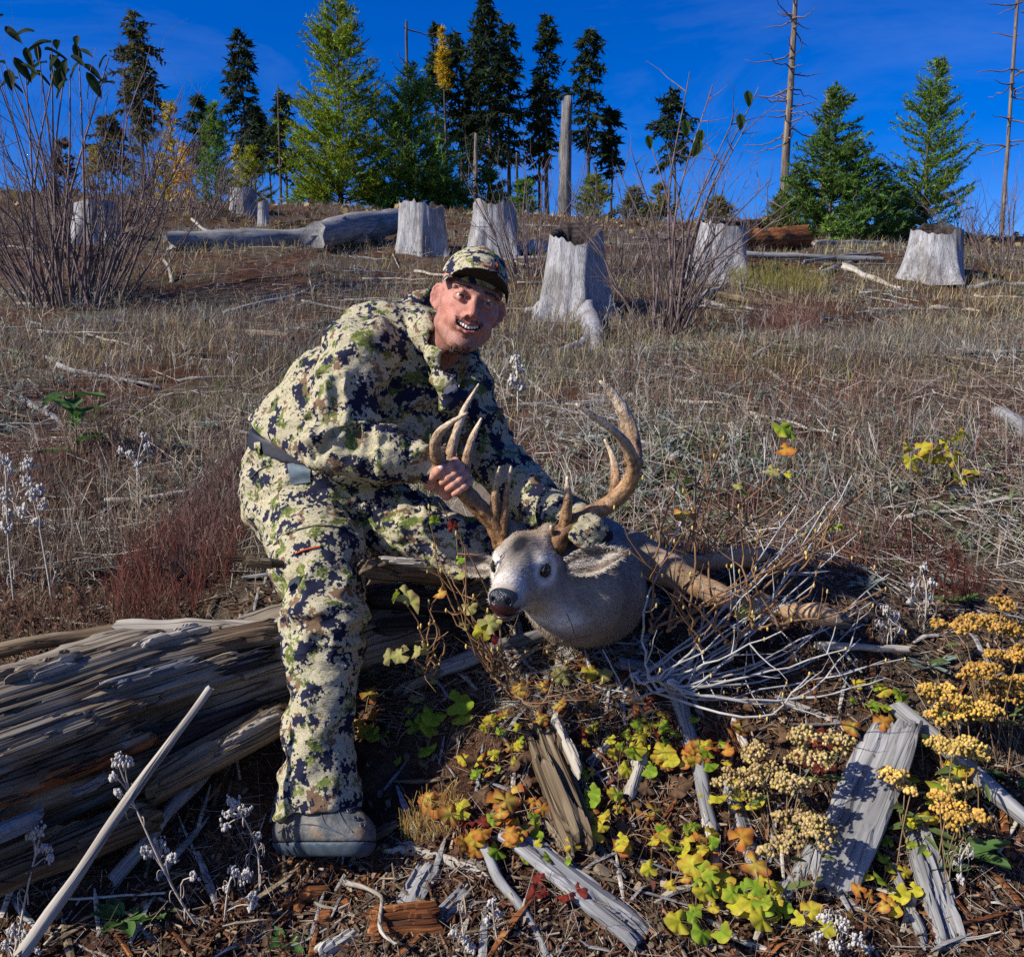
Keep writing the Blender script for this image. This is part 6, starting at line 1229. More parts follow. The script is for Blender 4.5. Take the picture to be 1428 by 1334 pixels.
for lab, heads, col in [('spreading cluster of cream-yellow dried flower heads left of the broad board', [(1118, 1030, 24), (1050, 1055, 24), (1132, 1062, 32), (1166, 1040, 24), (1030, 1095, 36), (1068, 1082, 34), (1098, 1096, 26)], CREAM), ('cream-tan dried flower heads just in front of the broad board\'s left side', [(1110, 1150, 34), (1142, 1157, 30), (1096, 1178, 22), (1068, 1188, 12), (1150, 1170, 20)], (.42, .33, .16)),
        ('tall golden flower heads at the upper right edge', [(1397, 845, 17), (1310, 872, 12), (1365, 872, 28), (1395, 878, 28), (1420, 882, 22), (1345, 876, 18)], GOLD), ('golden flower heads in the middle of the right edge', [(1385, 915, 14), (1418, 918, 18), (1370, 938, 22), (1402, 958, 26), (1385, 975, 22), (1418, 975, 20), (1352, 945, 14), (1426, 950, 16)], (.43, .26, .07)),
        ('yellow flower heads left of the golden ones, above the round grey stick', [(1295, 965, 18), (1332, 982, 30), (1310, 1002, 22), (1376, 995, 22), (1350, 1000, 20), (1322, 965, 16)], (.54, .36, .09)), ('round yellow flower heads above the end of the round grey stick', [(1328, 1050, 26), (1308, 1042, 18), (1350, 1046, 24), (1362, 1058, 14), (1345, 1105, 18), (1330, 1098, 16)], (.55, .40, .13)),
        ('lowest golden flower heads crossing the round grey stick', [(1320, 1128, 24), (1335, 1146, 18), (1362, 1142, 16), (1310, 1112, 14)], (.54, .34, .09)), ('small pale flower head over the broad board\'s edge', [(1246, 1084, 17), (1262, 1096, 12), (1270, 1104, 9)], (.55, .38, .12))]:
    cx = sum(h[0] for h in heads) / len(heads); cy = sum(h[1] for h in heads) / len(heads); g = G(cx, min(1330, cy + 130)); root = empty('flower_plant', g, lab, 'plant', 'dried yellow flower heads'); Y = g[1] + .05; sm = MB()
    for hx, hy, w in heads:
        yy = Y + RS.normal(0, .03); p = P(hx, hy, yy); hb = head_mesh(w * .98 * yy / FPX, col); v = hb.verts(); obj('flower_head', v + p, hb.f, HEADM['y'], root, cols=np.concatenate(hb.c))
        o = g + np.array([RS.normal(0, .02), RS.normal(0, .015), -.02]); tube(sm, spline([o, o * .5 + p * .5 + RS.normal(0, .01, 3), p - (0, 0, w * .2 * yy / FPX)], 8), [.0014] * 8, 5, None, False)
    objm('stalk', sm, ST_, root)
    for _ in range(6):
        k = RS.randint(0, len(heads)); p = P(heads[k][0] + RS.uniform(-25, 25), heads[k][1] + RS.uniform(20, 70), Y); put_leaf(LANCE, p, np.array([RS.uniform(-1, 1), -.3, RS.uniform(-.1, .5)]), np.array([0, -.5, .8]), root, RS.uniform(.5, 1.0))
# dead woolly white weeds
WOOL = plain('white_wool', (.47, .44, .40), .95, .05, .3, 300, .002); WSTEM = plain('pale_stem', (.42, .37, .31), .8, .2, .3, 50, .001)
def wool_weed(base, path, clusters, label, size=1., curls=6, Yo=0.):
    g = G(*base); Y = g[1] + Yo; root = empty('woolly_weed', g, label, 'weed', 'dead woolly white weeds'); mb = MB(); pts = [g + (0, 0, -.02)] + [P(x, y, Y + RS.normal(0, .01)) for x, y in path]; sp = spline(pts, 18); tube(mb, sp, np.linspace(.0024, .0014, 18) * size, 5, None, False); fl = MB()
    for (x, y, w) in clusters:
        c = P(x, y, Y + RS.normal(0, .015)); r = w * Y / FPX / 2; i = np.argmin(np.linalg.norm(sp - c, axis=1)); tube(mb, spline([sp[max(0, i - 2)], (sp[i] + c) / 2 + (0, 0, -.004), c], 6), [.0013 * size] * 6, 4, None, False)
        for _ in range(int(16 + w * 1.1)):
            q = c + RS.normal(0, .40, 3) * r * (1, .7, 1); k = len(fl.v); ball(fl, (0, 0, 0), np.array([1, .8, 1.5]) * RS.uniform(.0014, .0036) * size, None, 6, 5); v = fl.v[k]; fl.v[k] = v * (1 + .45 * fbm(v * 400 + q * 50, 1))[:, None] + q
    for _ in range(curls):
        i = RS.randint(3, 17); a = RS.uniform(0, 6.28); t = np.linspace(0, 1, 9); L = RS.uniform(.012, .028) * size; d = np.array([math.cos(a), math.sin(a) * .6, .2]); cl = sp[i] + d * (L * np.sin(t * 2.2))[:, None] + np.array([0, 0, 1]) * (L * .9 * (np.sin(t * 4.5) * .5 - t * .5))[:, None]; tube(mb, cl, np.linspace(.0009, .0015, 9) * size, 4, None, False, 0, 0, .4)
    objm('stem', mb, WSTEM, root); objm('woolly_heads', fl, WOOL, root)['kind'] = 'stuff'; return root
wool_weed((283, 1292), [(240, 1235), (200, 1150), (172, 1085)], [(165, 1060, 22), (158, 1082, 16), (178, 1062, 18), (165, 1105, 14), (222, 1180, 34), (205, 1185, 24), (240, 1195, 18), (270, 1222, 14)], 'dead white woolly weed in front of the leaning white stick', 1.1, 9)
wool_weed((22, 1310), [(38, 1240), (55, 1170)], [(55, 1158, 20), (42, 1165, 14), (62, 1182, 20), (48, 1205, 20), (70, 1195, 14), (38, 1215, 14)], 'dead white woolly weed at the left below the rotten log', 1.1, 8)
wool_weed((362, 1248), [(360, 1190), (345, 1150), (330, 1128)], [(325, 1120, 26), (318, 1135, 22), (340, 1128, 20), (315, 1152, 14), (360, 1165, 10)], 'dead white woolly weed just left of the boot', 1.0, 9)
wool_weed((310, 1290), [(318, 1240), (325, 1215)], [(326, 1215, 20), (345, 1222, 26), (352, 1248, 20), (352, 1262, 16), (316, 1238, 14)], 'dead white woolly weed left of the rotten chunks', 1.0, 7)
wool_weed((10, 1345), [(22, 1320), (25, 1290)], [(18, 1298, 22), (38, 1304, 20), (30, 1322, 24), (8, 1318, 20), (50, 1325, 14)], 'dead white woolly weed in the bottom left corner', 1.0, 6)
wool_weed((75, 850), [(65, 790), (52, 720), (38, 660)], [(38, 648, 24), (36, 670, 20), (45, 690, 26), (58, 705, 16), (30, 712, 18), (52, 728, 14), (55, 682, 14)], 'tall dead white woolly weed at the left above the rotten log', 1.35, 8)
wool_weed((20, 840), [(12, 760), (8, 660)], [(6, 642, 22), (14, 655, 16), (4, 690, 22), (12, 715, 16), (8, 735, 18)], 'tall dead white woolly weed cut by the left edge', 1.35, 8)
wool_weed((192, 735), [(192, 690), (190, 640)], [(200, 608, 12), (182, 632, 12), (205, 622, 10), (168, 628, 10), (192, 648, 10)], 'small branching white weed above the tan branch at the left', 1.3, 14)
wool_weed((650, 1345), [(645, 1290), (640, 1262)], [(632, 1300, 12), (648, 1310, 14), (640, 1325, 16), (655, 1322, 14)], 'curled white weed at the bottom centre', .9, 14)
wool_weed((700, 1330), [(690, 1290), (688, 1258)], [(685, 1258, 14), (695, 1272, 12), (680, 1285, 12)], 'grey dried weed left of the wide board\'s foot', .9, 10)
wool_weed((1288, 880), [(1292, 830), (1285, 790)], [(1288, 790, 12), (1275, 815, 16), (1300, 812, 14), (1295, 835, 18), (1270, 838, 12)], 'silvery dead weed right of the buck\'s hooves', 1.2, 22)
wool_weed((1245, 905), [(1242, 870), (1238, 845)], [(1236, 850, 14), (1250, 860, 14), (1228, 870, 14), (1255, 880, 14)], 'silvery dead weed at the tips of the brush pile', 1.2, 20)
wool_weed((1180, 1340), [(1172, 1300), (1160, 1265)], [(1150, 1280, 22), (1175, 1290, 24), (1195, 1310, 24), (1140, 1305, 20), (1165, 1320, 24), (1210, 1325, 18)], 'tangled grey seed weed at the foot of the broad board', 1.0, 26)
wool_weed((1345, 1240), [(1340, 1200), (1352, 1175)], [(1335, 1205, 14), (1352, 1190, 12), (1340, 1225, 14)], 'grey curled weed below the round grey stick', 1.0, 18)
wool_weed((722, 575), [(722, 540), (720, 505)], [(718, 500, 14), (724, 515, 16), (716, 530, 14), (726, 540, 14)], 'pale fuzzy weed right of the man\'s face on the slope', 2.4, 6)
# a broad-leaved green plant and leaf rosettes on the slope
BROAD = leaf_mesh('leaf', .13, .06, LEAFM, .2, .5, 0, ((.055, .13, .035), (.10, .17, .05))); SAGE = leaf_mesh('leaf', .042, .013, LEAFM, .2, .3, 0, ((.17, .23, .19), (.24, .29, .24))); GREENL = leaf_mesh('leaf', .05, .022, LEAFM, .2, .4, 0, ((.07, .15, .04), (.12, .20, .06)))
def leafy(px, py, n, s, me, label, tall=.0, name='leafy_plant', group=None):
    g = G(px, py); root = empty(name, g, label, 'plant', group)
    for k in range(n):
        a = k * 2.4 + RS.uniform(-.4, .4); o = g + np.array([math.cos(a) * .01, math.sin(a) * .01, .01 + tall * RS.rand()]); put_leaf(me, o, np.array([math.cos(a), math.sin(a), RS.uniform(.15, .9)]), np.array([0, 0, 1.]), root, s * RS.uniform(.7, 1.2))
    if tall: mb = MB(); tube(mb, [g + (0, 0, -.02), g + (.005, 0, tall)], [.004, .003], 5, None, False); objm('stem', mb, ST_, root)
leafy(108, 640, 14, 1.0, BROAD, 'broad-leaved green plant on the slope at the left', .28)
for k, (x, y, s, lab) in enumerate([(1290, 775, 1.2, 'right of the short pale stick'), (1205, 822, 1.3, 'above the tips of the brush pile'), (870, 615, 1.3, 'right of the upper antler tine'), (918, 608, 1.2, 'in the grass right of the big antler'), (1332, 820, 1.3, 'below the charred branch'), (290, 600, 1.9, 'left of the man\'s back'), (243, 628, 1.4, 'below the one left of the man\'s back'), (110, 745, 1.5, 'on the slope above the tan branch'), (185, 795, 1.3, 'left of the dark red weeds'), (780, 735, 1.1, 'behind the right antler'), (1030, 650, 1.1, 'behind the budding shoots'), (140, 800, 1.2, 'in front of the tall woolly weed'), (1008, 560, 1.3, 'in the middle of the right slope'), (1095, 500, 1.4, 'above the yellow and green shoot leaves'), (905, 680, 1.1, 'beside the flat pale stone')]):
    leafy(x, y, 12, s, SAGE, 'silvery green leaf rosette ' + lab, 0., 'leaf_rosette', 'silvery leaf rosettes on the slope')
leafy(172, 1290, 10, 1.2, GREENL, 'green leaf rosette at the foot of the leaning white stick'); leafy(220, 1282, 8, 1.0, GREENL, 'second green leaf rosette, right of the leaning white stick\'s foot'); leafy(1340, 1200, 5, 2.0, GREENL, 'broad green leaves below the round grey stick'); leafy(1415, 1098, 6, 1.6, GREENL, 'green leaves at the right edge beside the round grey stick'); leafy(400, 1320, 8, .9, GREENL, 'small green seedling at the bottom below the rotten chunks'); leafy(525, 945, 5, .7, GREENL, 'small green leaves behind the shin'); leafy(1295, 935, 12, 1.5, SAGE, 'grey-green leaf clump left of the golden flower heads'); leafy(870, 715, 14, 1.3, GREENL, 'bright green tuft right of the big antler\'s base'); leafy(1330, 845, 6, 1.2, GREENL, 'dark green leaves above the golden flower heads'); leafy(1265, 800, 6, 1.1, GREENL, 'dark green leaves left of the charred branch\'s end')
# ---------------------------------------------------------------- grass, weeds and litter nobody could count
def region(n, y0, y1, p=1.0):
    "n random ground points between two distances, denser near the camera"
    u = RS.rand(n); y = (y0 ** (1 - p) + u * (y1 ** (1 - p) - y0 ** (1 - p))) ** (1 / (1 - p)) if abs(p - 1) > 1e-3 else y0 * (y1 / y0) ** u
    x = (RS.rand(n) - .5) * (1.28 * y + .5); return x, y
def pxy(x, y, z):
    "photo pixel of world points"
    d = np.stack([x, y, z - CAM_Z], -1); f = d @ _F; return 714 + d[..., 0] / f * FPX, 667 - (d @ _U) / f * FPX
GRASS = attr_mat('dry_grass_blade', .8, .25, .15, .1); REDW = attr_mat('red_weed_blade', .8, .15, .15, .1)
def keep_off(x, y):
    "bare soil patches and where things lie"
    z = gz(x, y); X, Yp = pxy(x, y, z); k = np.ones(len(x))
    for cx, cy, rx, ry, m in [(330, 405, 110, 28, .95), (790, 645, 95, 40, .75), (1270, 720, 110, 45, .7), (1240, 850, 200, 60, .6), (470, 385, 60, 20, .5), (1100, 620, 80, 20, .8), (150, 480, 90, 14, .8), (960, 520, 80, 14, .8), (400, 470, 60, 14, .8), (1330, 560, 70, 18, .8), (60, 620, 70, 22, .8), (820, 560, 50, 14, .7), (1180, 460, 70, 10, .7), (700, 640, 40, 20, .6), (250, 540, 60, 14, .7), (1010, 760, 120, 40, .5)]:
        k -= m * np.exp(-(((X - cx) / rx) ** 2 + ((Yp - cy) / ry) ** 2) ** 2)
    return np.clip(k, 0, 1), X, Yp, z
def grass(name, n, y0, y1, h, w, cols, lean, thr, label, mat, seed, segs=2, p=1.2, clump=1.3):
    x, y = region(n, y0, y1, p); k, X, Yp, z = keep_off(x, y); m = fbm(np.stack([x * clump + seed, y * clump * .8, 0 * x], -1), 3); sel = (RS.rand(n) < k) & (m + RS.normal(0, .22, n) > thr(X, Yp) if callable(thr) else (m + RS.normal(0, .22, n) > thr)); sel &= y > 2.55 + .1 * np.sin(x * 9)
    x, y, z = x[sel], y[sel], z[sel]; n = len(x); a = RS.uniform(0, 6.28, n); b = np.abs(RS.normal(0, lean, n)); H = h * RS.uniform(.35, 1.25, n) * (1 + .35 * m[sel]); d = np.stack([np.cos(a) * b, np.sin(a) * b, np.ones(n)], -1); d /= np.linalg.norm(d, axis=1)[:, None]
    s = np.stack([np.cos(a + 1.57 + RS.normal(0, .6, n)), np.sin(a + 1.57), 0 * a], -1) * (w * RS.uniform(.6, 1.3, n) * (1 + y * .10))[:, None]; o = np.stack([x, y, z - .01], -1); bend = np.stack([np.cos(a), np.sin(a), -.35 * np.ones(n)], -1) * (H * RS.uniform(0, .35, n))[:, None]
    mid = o + d * (H * .55)[:, None]; tip = o + d * H[:, None] + bend
    v = np.stack([o - s, o + s, mid + s * .8, mid - s * .8, tip + s * .15, tip - s * .15], 1).reshape(-1, 3); i = np.arange(n)[:, None] * 6; q = np.concatenate([i + np.array([[0, 1, 2, 3]]), i + np.array([[3, 2, 4, 5]])], 0)
    cols = np.array(cols); c = cols[RS.randint(0, len(cols), n)] * RS.uniform(.6, 1.35, (n, 1)); c = np.repeat(np.concatenate([c, np.ones((n, 1))], 1), 6, 0)
    return tag(link(name, raw_mesh(name, v, q, mat, False, c)), label, 'grass', None, 'stuff')
TAN = [(.25, .19, .125), (.33, .26, .17), (.17, .13, .09), (.40, .33, .22), (.13, .10, .075), (.24, .215, .165)]; GREY = [(.19, .175, .15), (.25, .235, .205), (.12, .112, .10), (.34, .315, .27), (.15, .155, .13)]
STRAW = [(.40, .31, .15), (.33, .26, .12), (.27, .235, .10), (.46, .37, .20)]; RED = [(.12, .045, .036), (.15, .06, .048), (.085, .036, .03), (.18, .095, .07), (.12, .075, .06)]; OLIVE = [(.16, .17, .07), (.22, .22, .09), (.13, .15, .06), (.28, .26, .10)]
grass('dry_grass', 66000, 2.6, 9, .105, .0011, TAN, .35, lambda X, Y: .06 - .25 * (Y < 620) + .25 * (X > 1000) * (Y > 640), 'dry tan grass stems all over the slope', GRASS, 3)
grass('grey_grass', 60000, 5.5, 24, .13, .0012, GREY, .40, .02, 'grey dead grass on the upper slope', GRASS, 8, p=1.4)
grass('straw_grass', 30000, 5, 24, .16, .0013, STRAW, .45, lambda X, Y: np.where(X > 980, -.15, .22), 'straw-yellow grass tufts mostly at the right', GRASS, 15, p=1.4)
grass('olive_grass', 26000, 3, 22, .09, .0020, OLIVE, .5, .15, 'low olive green growth between the dry stems', GRASS, 23)
grass('red_weeds', 46000, 2.55, 7, .10, .0011, RED, .32, lambda X, Y: np.where((np.abs(X - 240) < 130) & (np.abs(Y - 780) < 110), .02, np.where((X > 860) & (Y > 560) & (Y < 700), -.02, .22)), 'dark red dried weeds on the near slope', REDW, 31)
def dense_patch(name, px, py, rx, ry, n, h, cols, label, w=.0016):
    g = G(px, py); a = RS.uniform(0, 6.28, n); q = np.sqrt(RS.rand(n)); k = g[1] / FPX; x = g[0] + np.cos(a) * q * rx * k; y = g[1] + np.sin(a) * q * ry * k * 3.2; z = gz(x, y); H = h * RS.uniform(.4, 1.2, n); dx = (x - g[0]) * .5 + RS.normal(0, .14, n); d = np.stack([dx, RS.normal(0, .15, n), np.ones(n)], -1); d /= np.linalg.norm(d, axis=1)[:, None]
    o = np.stack([x, y, z - .01], -1); s = np.stack([np.ones(n), 0 * x, 0 * x], -1) * w; t = o + d * H[:, None]; m = o + d * (H * .6)[:, None]; parts = [np.stack([o - s, o + s, t + s * .4, t - s * .4], 1).reshape(-1, 3)]; cc = [np.repeat(np.array(cols)[RS.randint(0, len(cols), n)] * RS.uniform(.6, 1.4, (n, 1)), 4, 0)]
    for _ in range(3):
        f = RS.uniform(.35, .9, (n, 1)); b = o + d * (H[:, None] * f); e = b + (d + RS.normal(0, .5, (n, 3))) * (H[:, None] * .25); parts.append(np.stack([b - s * .7, b + s * .7, e + s * .7, e - s * .7], 1).reshape(-1, 3)); cc.append(np.repeat(np.array(cols)[RS.randint(0, len(cols), n)] * RS.uniform(.6, 1.6, (n, 1)), 4, 0))
    v = np.concatenate(parts); c = np.concatenate(cc); c = np.concatenate([c, np.ones((len(c), 1))], 1); return tag(link(name, raw_mesh(name, v, np.arange(len(v)).reshape(-1, 4), REDW, False, c)), label, 'weeds', None, 'stuff')
dense_patch('red_weeds', 250, 812, 80, 45, 750, .13, [(.12, .03, .022), (.09, .028, .022), (.15, .05, .035), (.11, .06, .045)], 'dense dark red weed patch left of the man\'s hip', .0011)
dense_patch('brown_weeds', 325, 730, 60, 70, 1500, .13, [(.13, .075, .065), (.17, .10, .08), (.10, .06, .055)], 'dull brown weed patch right behind the man\'s hip')
dense_patch('pink_weeds', 1092, 470, 45, 16, 420, .26, [(.25, .12, .09), (.32, .18, .125), (.19, .095, .07)], 'pinkish upright weed clump on the right slope')
dense_patch('red_weeds', 1290, 790, 50, 40, 320, .08, [(.15, .045, .03), (.10, .04, .03)], 'red weed tuft below the charred branch')
dense_patch('straw_tuft', 600, 1160, 45, 8, 130, .07, [(.45, .31, .10), (.36, .22, .07)], 'golden dry grass tuft right of the boot', .0009)
dense_patch('red_weeds', 80, 640, 110, 50, 600, .09, [(.10, .05, .04), (.12, .065, .05)], 'dull red weeds around the broad-leaved plant at the left')
dense_patch('brown_weeds', 100, 870, 130, 24, 600, .07, [(.12, .05, .035), (.17, .13, .08), (.09, .05, .035)], 'short red-brown weeds behind the bleached pole')
dense_patch('yellow_weeds', 1085, 400, 70, 10, 500, .22, [(.26, .24, .06), (.20, .19, .05), (.32, .26, .08)], 'yellow-green weeds below the long grey pole')
dense_patch('yellow_weeds', 570, 455, 30, 8, 120, .2, [(.30, .29, .08)], 'small yellow tuft at the man\'s shoulder')
# leaf rosettes too many to count
def rosettes(name, n, y0, y1, cols, s, thr, label, seed, lv=8):
    x, y = region(n, y0, y1, 1.3); k, X, Yp, z = keep_off(x, y); m = fbm(np.stack([x * 1.1 + seed, y, 0 * x], -1), 3); sel = (m + RS.normal(0, .15, n) > thr) & (y > 2.6) & (RS.rand(n) < k + .2); x, y, z = x[sel], y[sel], z[sel]; n = len(x); N = n * lv
    a = RS.uniform(0, 6.28, N); el = RS.uniform(.15, 1.0, N); L = np.repeat(s * RS.uniform(.5, 1.3, n), lv) * RS.uniform(.7, 1.2, N); d = np.stack([np.cos(a) * np.cos(el), np.sin(a) * np.cos(el), np.sin(el)], -1); o = np.repeat(np.stack([x, y, z + .02], -1), lv, 0) + RS.normal(0, .012, (N, 3)); w = np.stack([-np.sin(a), np.cos(a), 0 * a], -1) * (L * .17)[:, None]; L = L[:, None]
    v = np.stack([o, o + d * L * .5 + w, o + d * L - (0, 0, .004), o + d * L * .5 - w], 1).reshape(-1, 3); c = np.array(cols)[RS.randint(0, len(cols), n)] * RS.uniform(.7, 1.3, (n, 1)); c = np.repeat(np.repeat(c, lv, 0) * RS.uniform(.8, 1.2, (N, 1)), 4, 0); c = np.concatenate([c, np.ones((len(c), 1))], 1)
    return tag(link(name, raw_mesh(name, v, np.arange(N * 4).reshape(-1, 4), GRASS, False, c)), label, 'ground cover', None, 'stuff')
rosettes('sage_ground_cover', 9000, 3.2, 16, [(.19, .235, .195), (.26, .305, .255), (.14, .18, .145), (.23, .25, .19)],   .036, .10, 'silvery grey-green leaf cover scattered over the slope', 40)
rosettes('green_ground_cover', 6500, 2.8, 14, [(.10, .14, .06), (.14, .18, .08), (.08, .11, .05)], .036, .06, 'small green leaves scattered over the slope', 52, 7)
# twigs, chips and dead leaves
def litter(name, n, y0, y1, ln, w, cols, label, mat, thr=-9., p=1.2, lift=.006, pitch=.18, ylim=None, seed=0.):
    x, y = region(n, y0, y1, p); z = gz(x, y); m = fbm(np.stack([x * 2 + seed, y * 2, 0 * x], -1), 2); sel = m > thr; x, y, z = x[sel], y[sel], z[sel]; n = len(x); a = RS.uniform(0, 6.28, n); d = np.stack([np.cos(a), np.sin(a), RS.normal(.0, pitch, n)], -1); L = ln * RS.uniform(.3, 1.6, n)
    dz = (gz(x + d[:, 0] * L, y + d[:, 1] * L) - z); d[:, 2] += np.clip(dz / L, -1.5, 1.5); s = np.stack([-d[:, 1], d[:, 0], RS.normal(0, .35, n)], -1) * (w * RS.uniform(.5, 1.5, n))[:, None]; o = np.stack([x, y, z + lift * RS.uniform(.2, 2.2, n)], -1); t = np.stack([0 * x, 0 * x, w * 1.2 + 0 * x], -1); e = o + d * L[:, None]
    v = np.stack([o - s, o + s, o + t, e - s * .5, e + s * .5, e + t * .6], 1).reshape(-1, 3); i = np.arange(n)[:, None] * 6; q = np.concatenate([i + np.array([[0, 3, 5, 2]]), i + np.array([[2, 5, 4, 1]]), i + np.array([[1, 4, 3, 0]])], 0); c = np.array(cols)[RS.randint(0, len(cols), n)] * RS.uniform(.6, 1.4, (n, 1)); c = np.repeat(np.concatenate([c, np.ones((n, 1))], 1), 6, 0)
    return tag(link(name, raw_mesh(name, v, q, mat, False, c)), label, 'litter', None, 'stuff')
LIT = attr_mat('litter_bits', .9, .0, .12, .2)
litter('twig_litter', 13000, 1.35, 3.0, .05, .0008, [(.16, .12, .08), (.24, .20, .15), (.10, .065, .045), (.34, .30, .25)], 'fine twigs and stems littering the bank', LIT, -.5, 1.1, .008, .3)
litter('slope_twigs', 20000, 2.6, 16, .15, .0014, [(.34, .30, .25), (.25, .21, .16), (.46, .43, .38), (.18, .13, .10)], 'thin dead twigs strewn over the slope', LIT, -.4, 1.3, .02, .25)
litter('wood_chips', 13000, 1.35, 2.5, .022, .0038, [(.11, .05, .026), (.075, .036, .02), (.17, .09, .048), (.05, .025, .016), (.27, .21, .145), (.14, .10, .07)], 'crumbled red-brown wood chips on the bank', LIT, -.2, 1.1, .005, .25)
def dead_leaves(name, n, y0, y1, s, cols, label):
    x, y = region(n, y0, y1, 1.1); z = gz(x, y); a = RS.uniform(0, 6.28, n); L = s * RS.uniform(.5, 1.4, n); u = np.stack([np.cos(a), np.sin(a), RS.normal(0.25, .3, n)], -1) * L[:, None]; w = np.stack([-np.sin(a), np.cos(a), RS.normal(0.1, .35, n)], -1) * (L * .75)[:, None]; o = np.stack([x, y, z + .008], -1); k = np.stack([0 * x, 0 * x, L * RS.uniform(.1, .5, n)], -1)
    v = np.stack([o, o + u * .25 + w * .5, o + u * .7 + w * .55 + k, o + u * 1.05 + k * .6, o + u * .75 - w * .5 + k * .9, o + u * .25 - w * .45], 1).reshape(-1, 3); i = np.arange(n)[:, None] * 6; q = np.concatenate([i + np.array([[0, 1, 2, 3]]), i + np.array([[0, 3, 4, 5]])], 0); c = np.array(cols)[RS.randint(0, len(cols), n)] * RS.uniform(.6, 1.4, (n, 1)); c = np.repeat(np.concatenate([c, np.ones((n, 1))], 1), 6, 0)
    return tag(link(name, raw_mesh(name, v, q, attr_mat('dead_leaf', .8, .15, .2, .2), False, c)), label, 'litter', None, 'stuff')
dead_leaves('leaf_litter', 9000, 1.35, 2.7, .0125, [(.10, .052, .03), (.15, .09, .052), (.065, .034, .022), (.21, .15, .10), (.12, .045, .028), (.26, .21, .15), (.05, .03, .02)], 'curled dead brown leaves on the bank')
dead_leaves('fern_litter', 1500, 14, 22, .10, [(.34, .25, .10), (.26, .18, .08), (.20, .15, .07)], 'dry tan fern litter along the ridge')

def stalks(name, n, y0, y1, h, cols, label, thr, seed, w=.0011):
    "wiry dead stalks with side sprigs"
    x, y = region(n, y0, y1, 1.25); k, X, Yp, z = keep_off(x, y); m = fbm(np.stack([x * .9 + seed, y * .9, 0 * x], -1), 3); sel = (m + RS.normal(0, .2, n) > thr) & (RS.rand(n) < k + .15) & (y > 2.65); x, y, z = x[sel], y[sel], z[sel]; n = len(x); H = h * RS.uniform(.4, 1.3, n); d = nrm(np.stack([RS.normal(0, .22, n), RS.normal(0, .22, n), np.ones(n)], -1)); o = np.stack([x, y, z - .01], -1); ww = (w * (1 + y * .1))[:, None]; s = np.array([[1., 0, 0]]) * ww
    t = o + d * H[:, None]; parts = [np.stack([o - s, o + s, t + s * .4, t - s * .4], 1).reshape(-1, 3)]; base = np.array(cols)[RS.randint(0, len(cols), n)] * RS.uniform(.6, 1.4, (n, 1)); cc = [np.repeat(base, 4, 0)]
    for _ in range(7):
        f = RS.uniform(.3, .95, (n, 1)); b = o + d * (H[:, None] * f); e = b + nrm(d + RS.normal(0, .8, (n, 3))) * (H[:, None] * RS.uniform(.12, .4, (n, 1))); parts.append(np.stack([b - s * .7, b + s * .7, e + s * .9, e - s * .9], 1).reshape(-1, 3)); cc.append(np.repeat(base * RS.uniform(.7, 1.5, (n, 1)), 4, 0))
    v = np.concatenate(parts); c = np.concatenate(cc); c = np.concatenate([c, np.ones((len(c), 1))], 1); return tag(link(name, raw_mesh(name, v, np.arange(len(v)).reshape(-1, 4), REDW, False, c)), label, 'weeds', None, 'stuff')
stalks('dead_stalks', 3600, 2.7, 12, .20, [(.16, .10, .07), (.24, .17, .11), (.10, .07, .055), (.30, .25, .18)], 'wiry dead brown weed stalks over the slope', -.05, 61)
stalks('pale_stalks', 1800, 2.7, 10, .24, [(.42, .37, .29), (.50, .46, .38), (.34, .30, .24)], 'wiry pale dead weed stalks over the slope', .05, 77, .0009)
def deadwood(name, n, mat, label, seed):
    mb = MB()
    x, y = region(n, 3.0, 17, 1.3)
    for a, b in zip(x, y):
        L = RS.uniform(.15, .9) * (.6 + b * .06); t = RS.normal(0, .7); r = L * RS.uniform(.010, .022); m = np.linspace(0, 1, 7); px_ = a + math.cos(t) * L * (m - .5); py_ = b + math.sin(t) * L * (m - .5) + RS.normal(0, .02 * L, 7); pz = gz(px_, py_); pz = np.polyval(np.polyfit(m, pz, 1), m) + r * RS.uniform(.3, 2.5) + RS.normal(0, .006, 7); tube(mb, np.stack([px_, py_, pz], -1), r * np.linspace(1, .5, 7), 6, None, True, .2, seed + a)
    return objm(name, mb, mat)
for nm, n_, mt, lb_ in (('grey_deadwood', 200, GREYW, 'small grey dead sticks scattered through the grass'), ('pale_deadwood', 110, PALEW, 'small bleached dead sticks scattered through the grass'), ('brown_deadwood', 130, BROWNW, 'small brown dead sticks scattered through the grass')): tag(deadwood(nm, n_, mt, lb_, n_), lb_, 'litter', None, 'stuff')

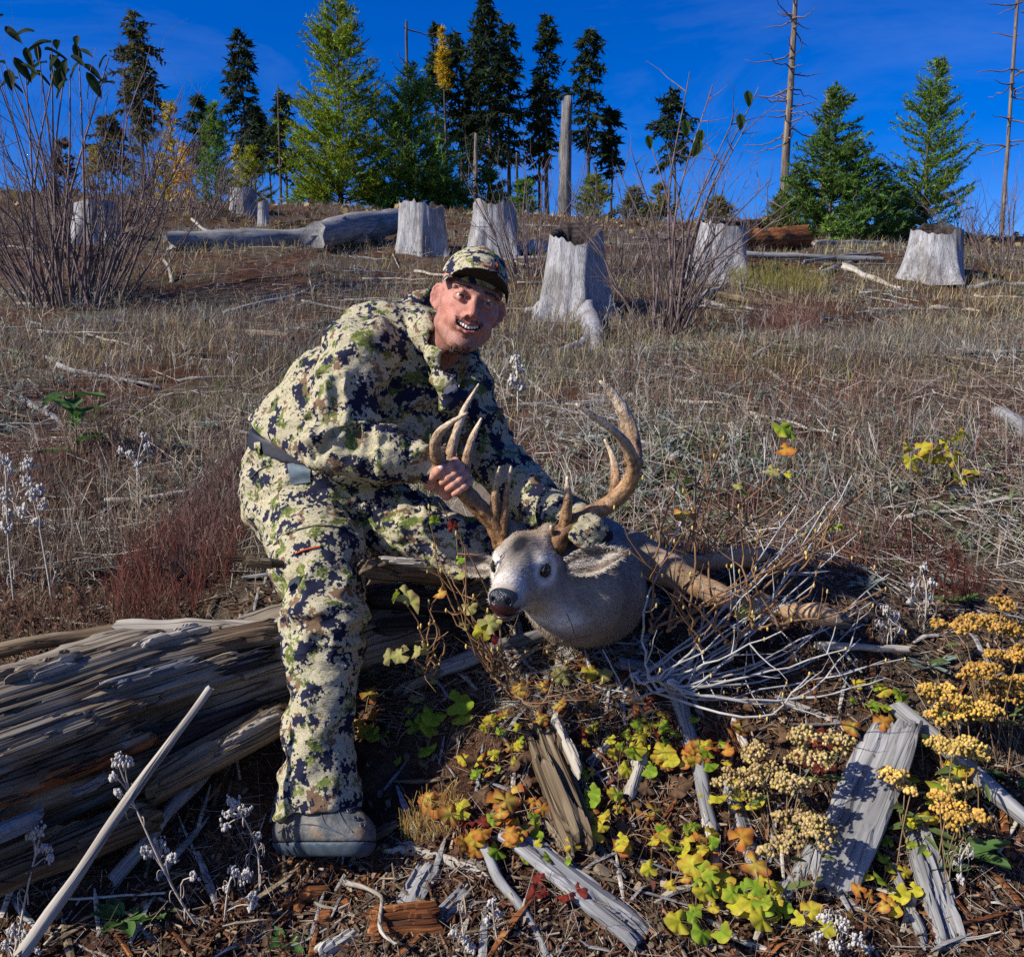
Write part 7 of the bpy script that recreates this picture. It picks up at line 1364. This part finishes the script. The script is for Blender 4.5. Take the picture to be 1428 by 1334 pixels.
def slivers(name, n, mat, label, seed):
    mb = MB(); x, y = region(n, 1.45, 2.6, 1.1); g_ = [G(RS.uniform(690, 900), RS.uniform(890, 1010)) for _ in range(n // 3)]; x = np.concatenate([x, [q[0] for q in g_]]); y = np.concatenate([y, [q[1] for q in g_]])
    for a, b in zip(x, y):
        L = RS.uniform(.03, .15); t = RS.uniform(0, 3.14); m = np.linspace(0, 1, 4); px_ = a + math.cos(t) * L * (m - .5); py_ = b + math.sin(t) * L * (m - .5); pz = gz(px_, py_) + RS.uniform(.004, .02) + RS.normal(0, .004, 4); r = L * RS.uniform(.025, .07); tube(mb, np.stack([px_, py_, pz], -1), r * np.array([.6, 1, .9, .3]), 5, None, True, .3, seed + a, .5)
    return tag(objm(name, mb, mat, smooth=False), label, 'litter', None, 'stuff')
slivers('grey_slivers', 200, GREYW, 'grey wood slivers littering the bank', 3.); slivers('pale_slivers', 110, PALEW, 'bleached wood slivers littering the bank', 5.); slivers('brown_slivers', 230, BROWNW, 'brown wood slivers littering the bank', 9.); slivers('rotten_slivers', 130, ROTW, 'orange-brown rotten slivers littering the bank', 12.)

def bank_cover(name, n, mat, label, cols):
    "stems and needles lying thick on the steep bank under the buck"
    g = np.array([G(RS.uniform(520, 920), RS.uniform(880, 1030)) for _ in range(220)]); k = RS.randint(0, len(g), n); o = g[k] + np.stack([RS.normal(0, .03, n), RS.normal(0, .02, n), 0 * k], -1); o[:, 2] = gz(o[:, 0], o[:, 1]) + RS.uniform(.002, .02, n); d = nrm(RS.normal(0, 1, (n, 3)) * (1, .6, .45)); ln = RS.uniform(.015, .09, n)
    v, c = blades(o, d, ln, RS.uniform(.0006, .0016, n), np.array(cols)[RS.randint(0, len(cols), n)] * RS.uniform(.5, 1.4, (n, 1))); return tag(link(name, raw_mesh(name, v, np.arange(len(v)).reshape(-1, 3), mat, False, c)), label, 'litter', None, 'stuff')
bank_cover('bank_litter', 5200, LIT, 'dry stems and needles lying thick on the bank under the buck', [(.20, .15, .10), (.10, .065, .04), (.32, .26, .19), (.06, .04, .028), (.16, .08, .045)])
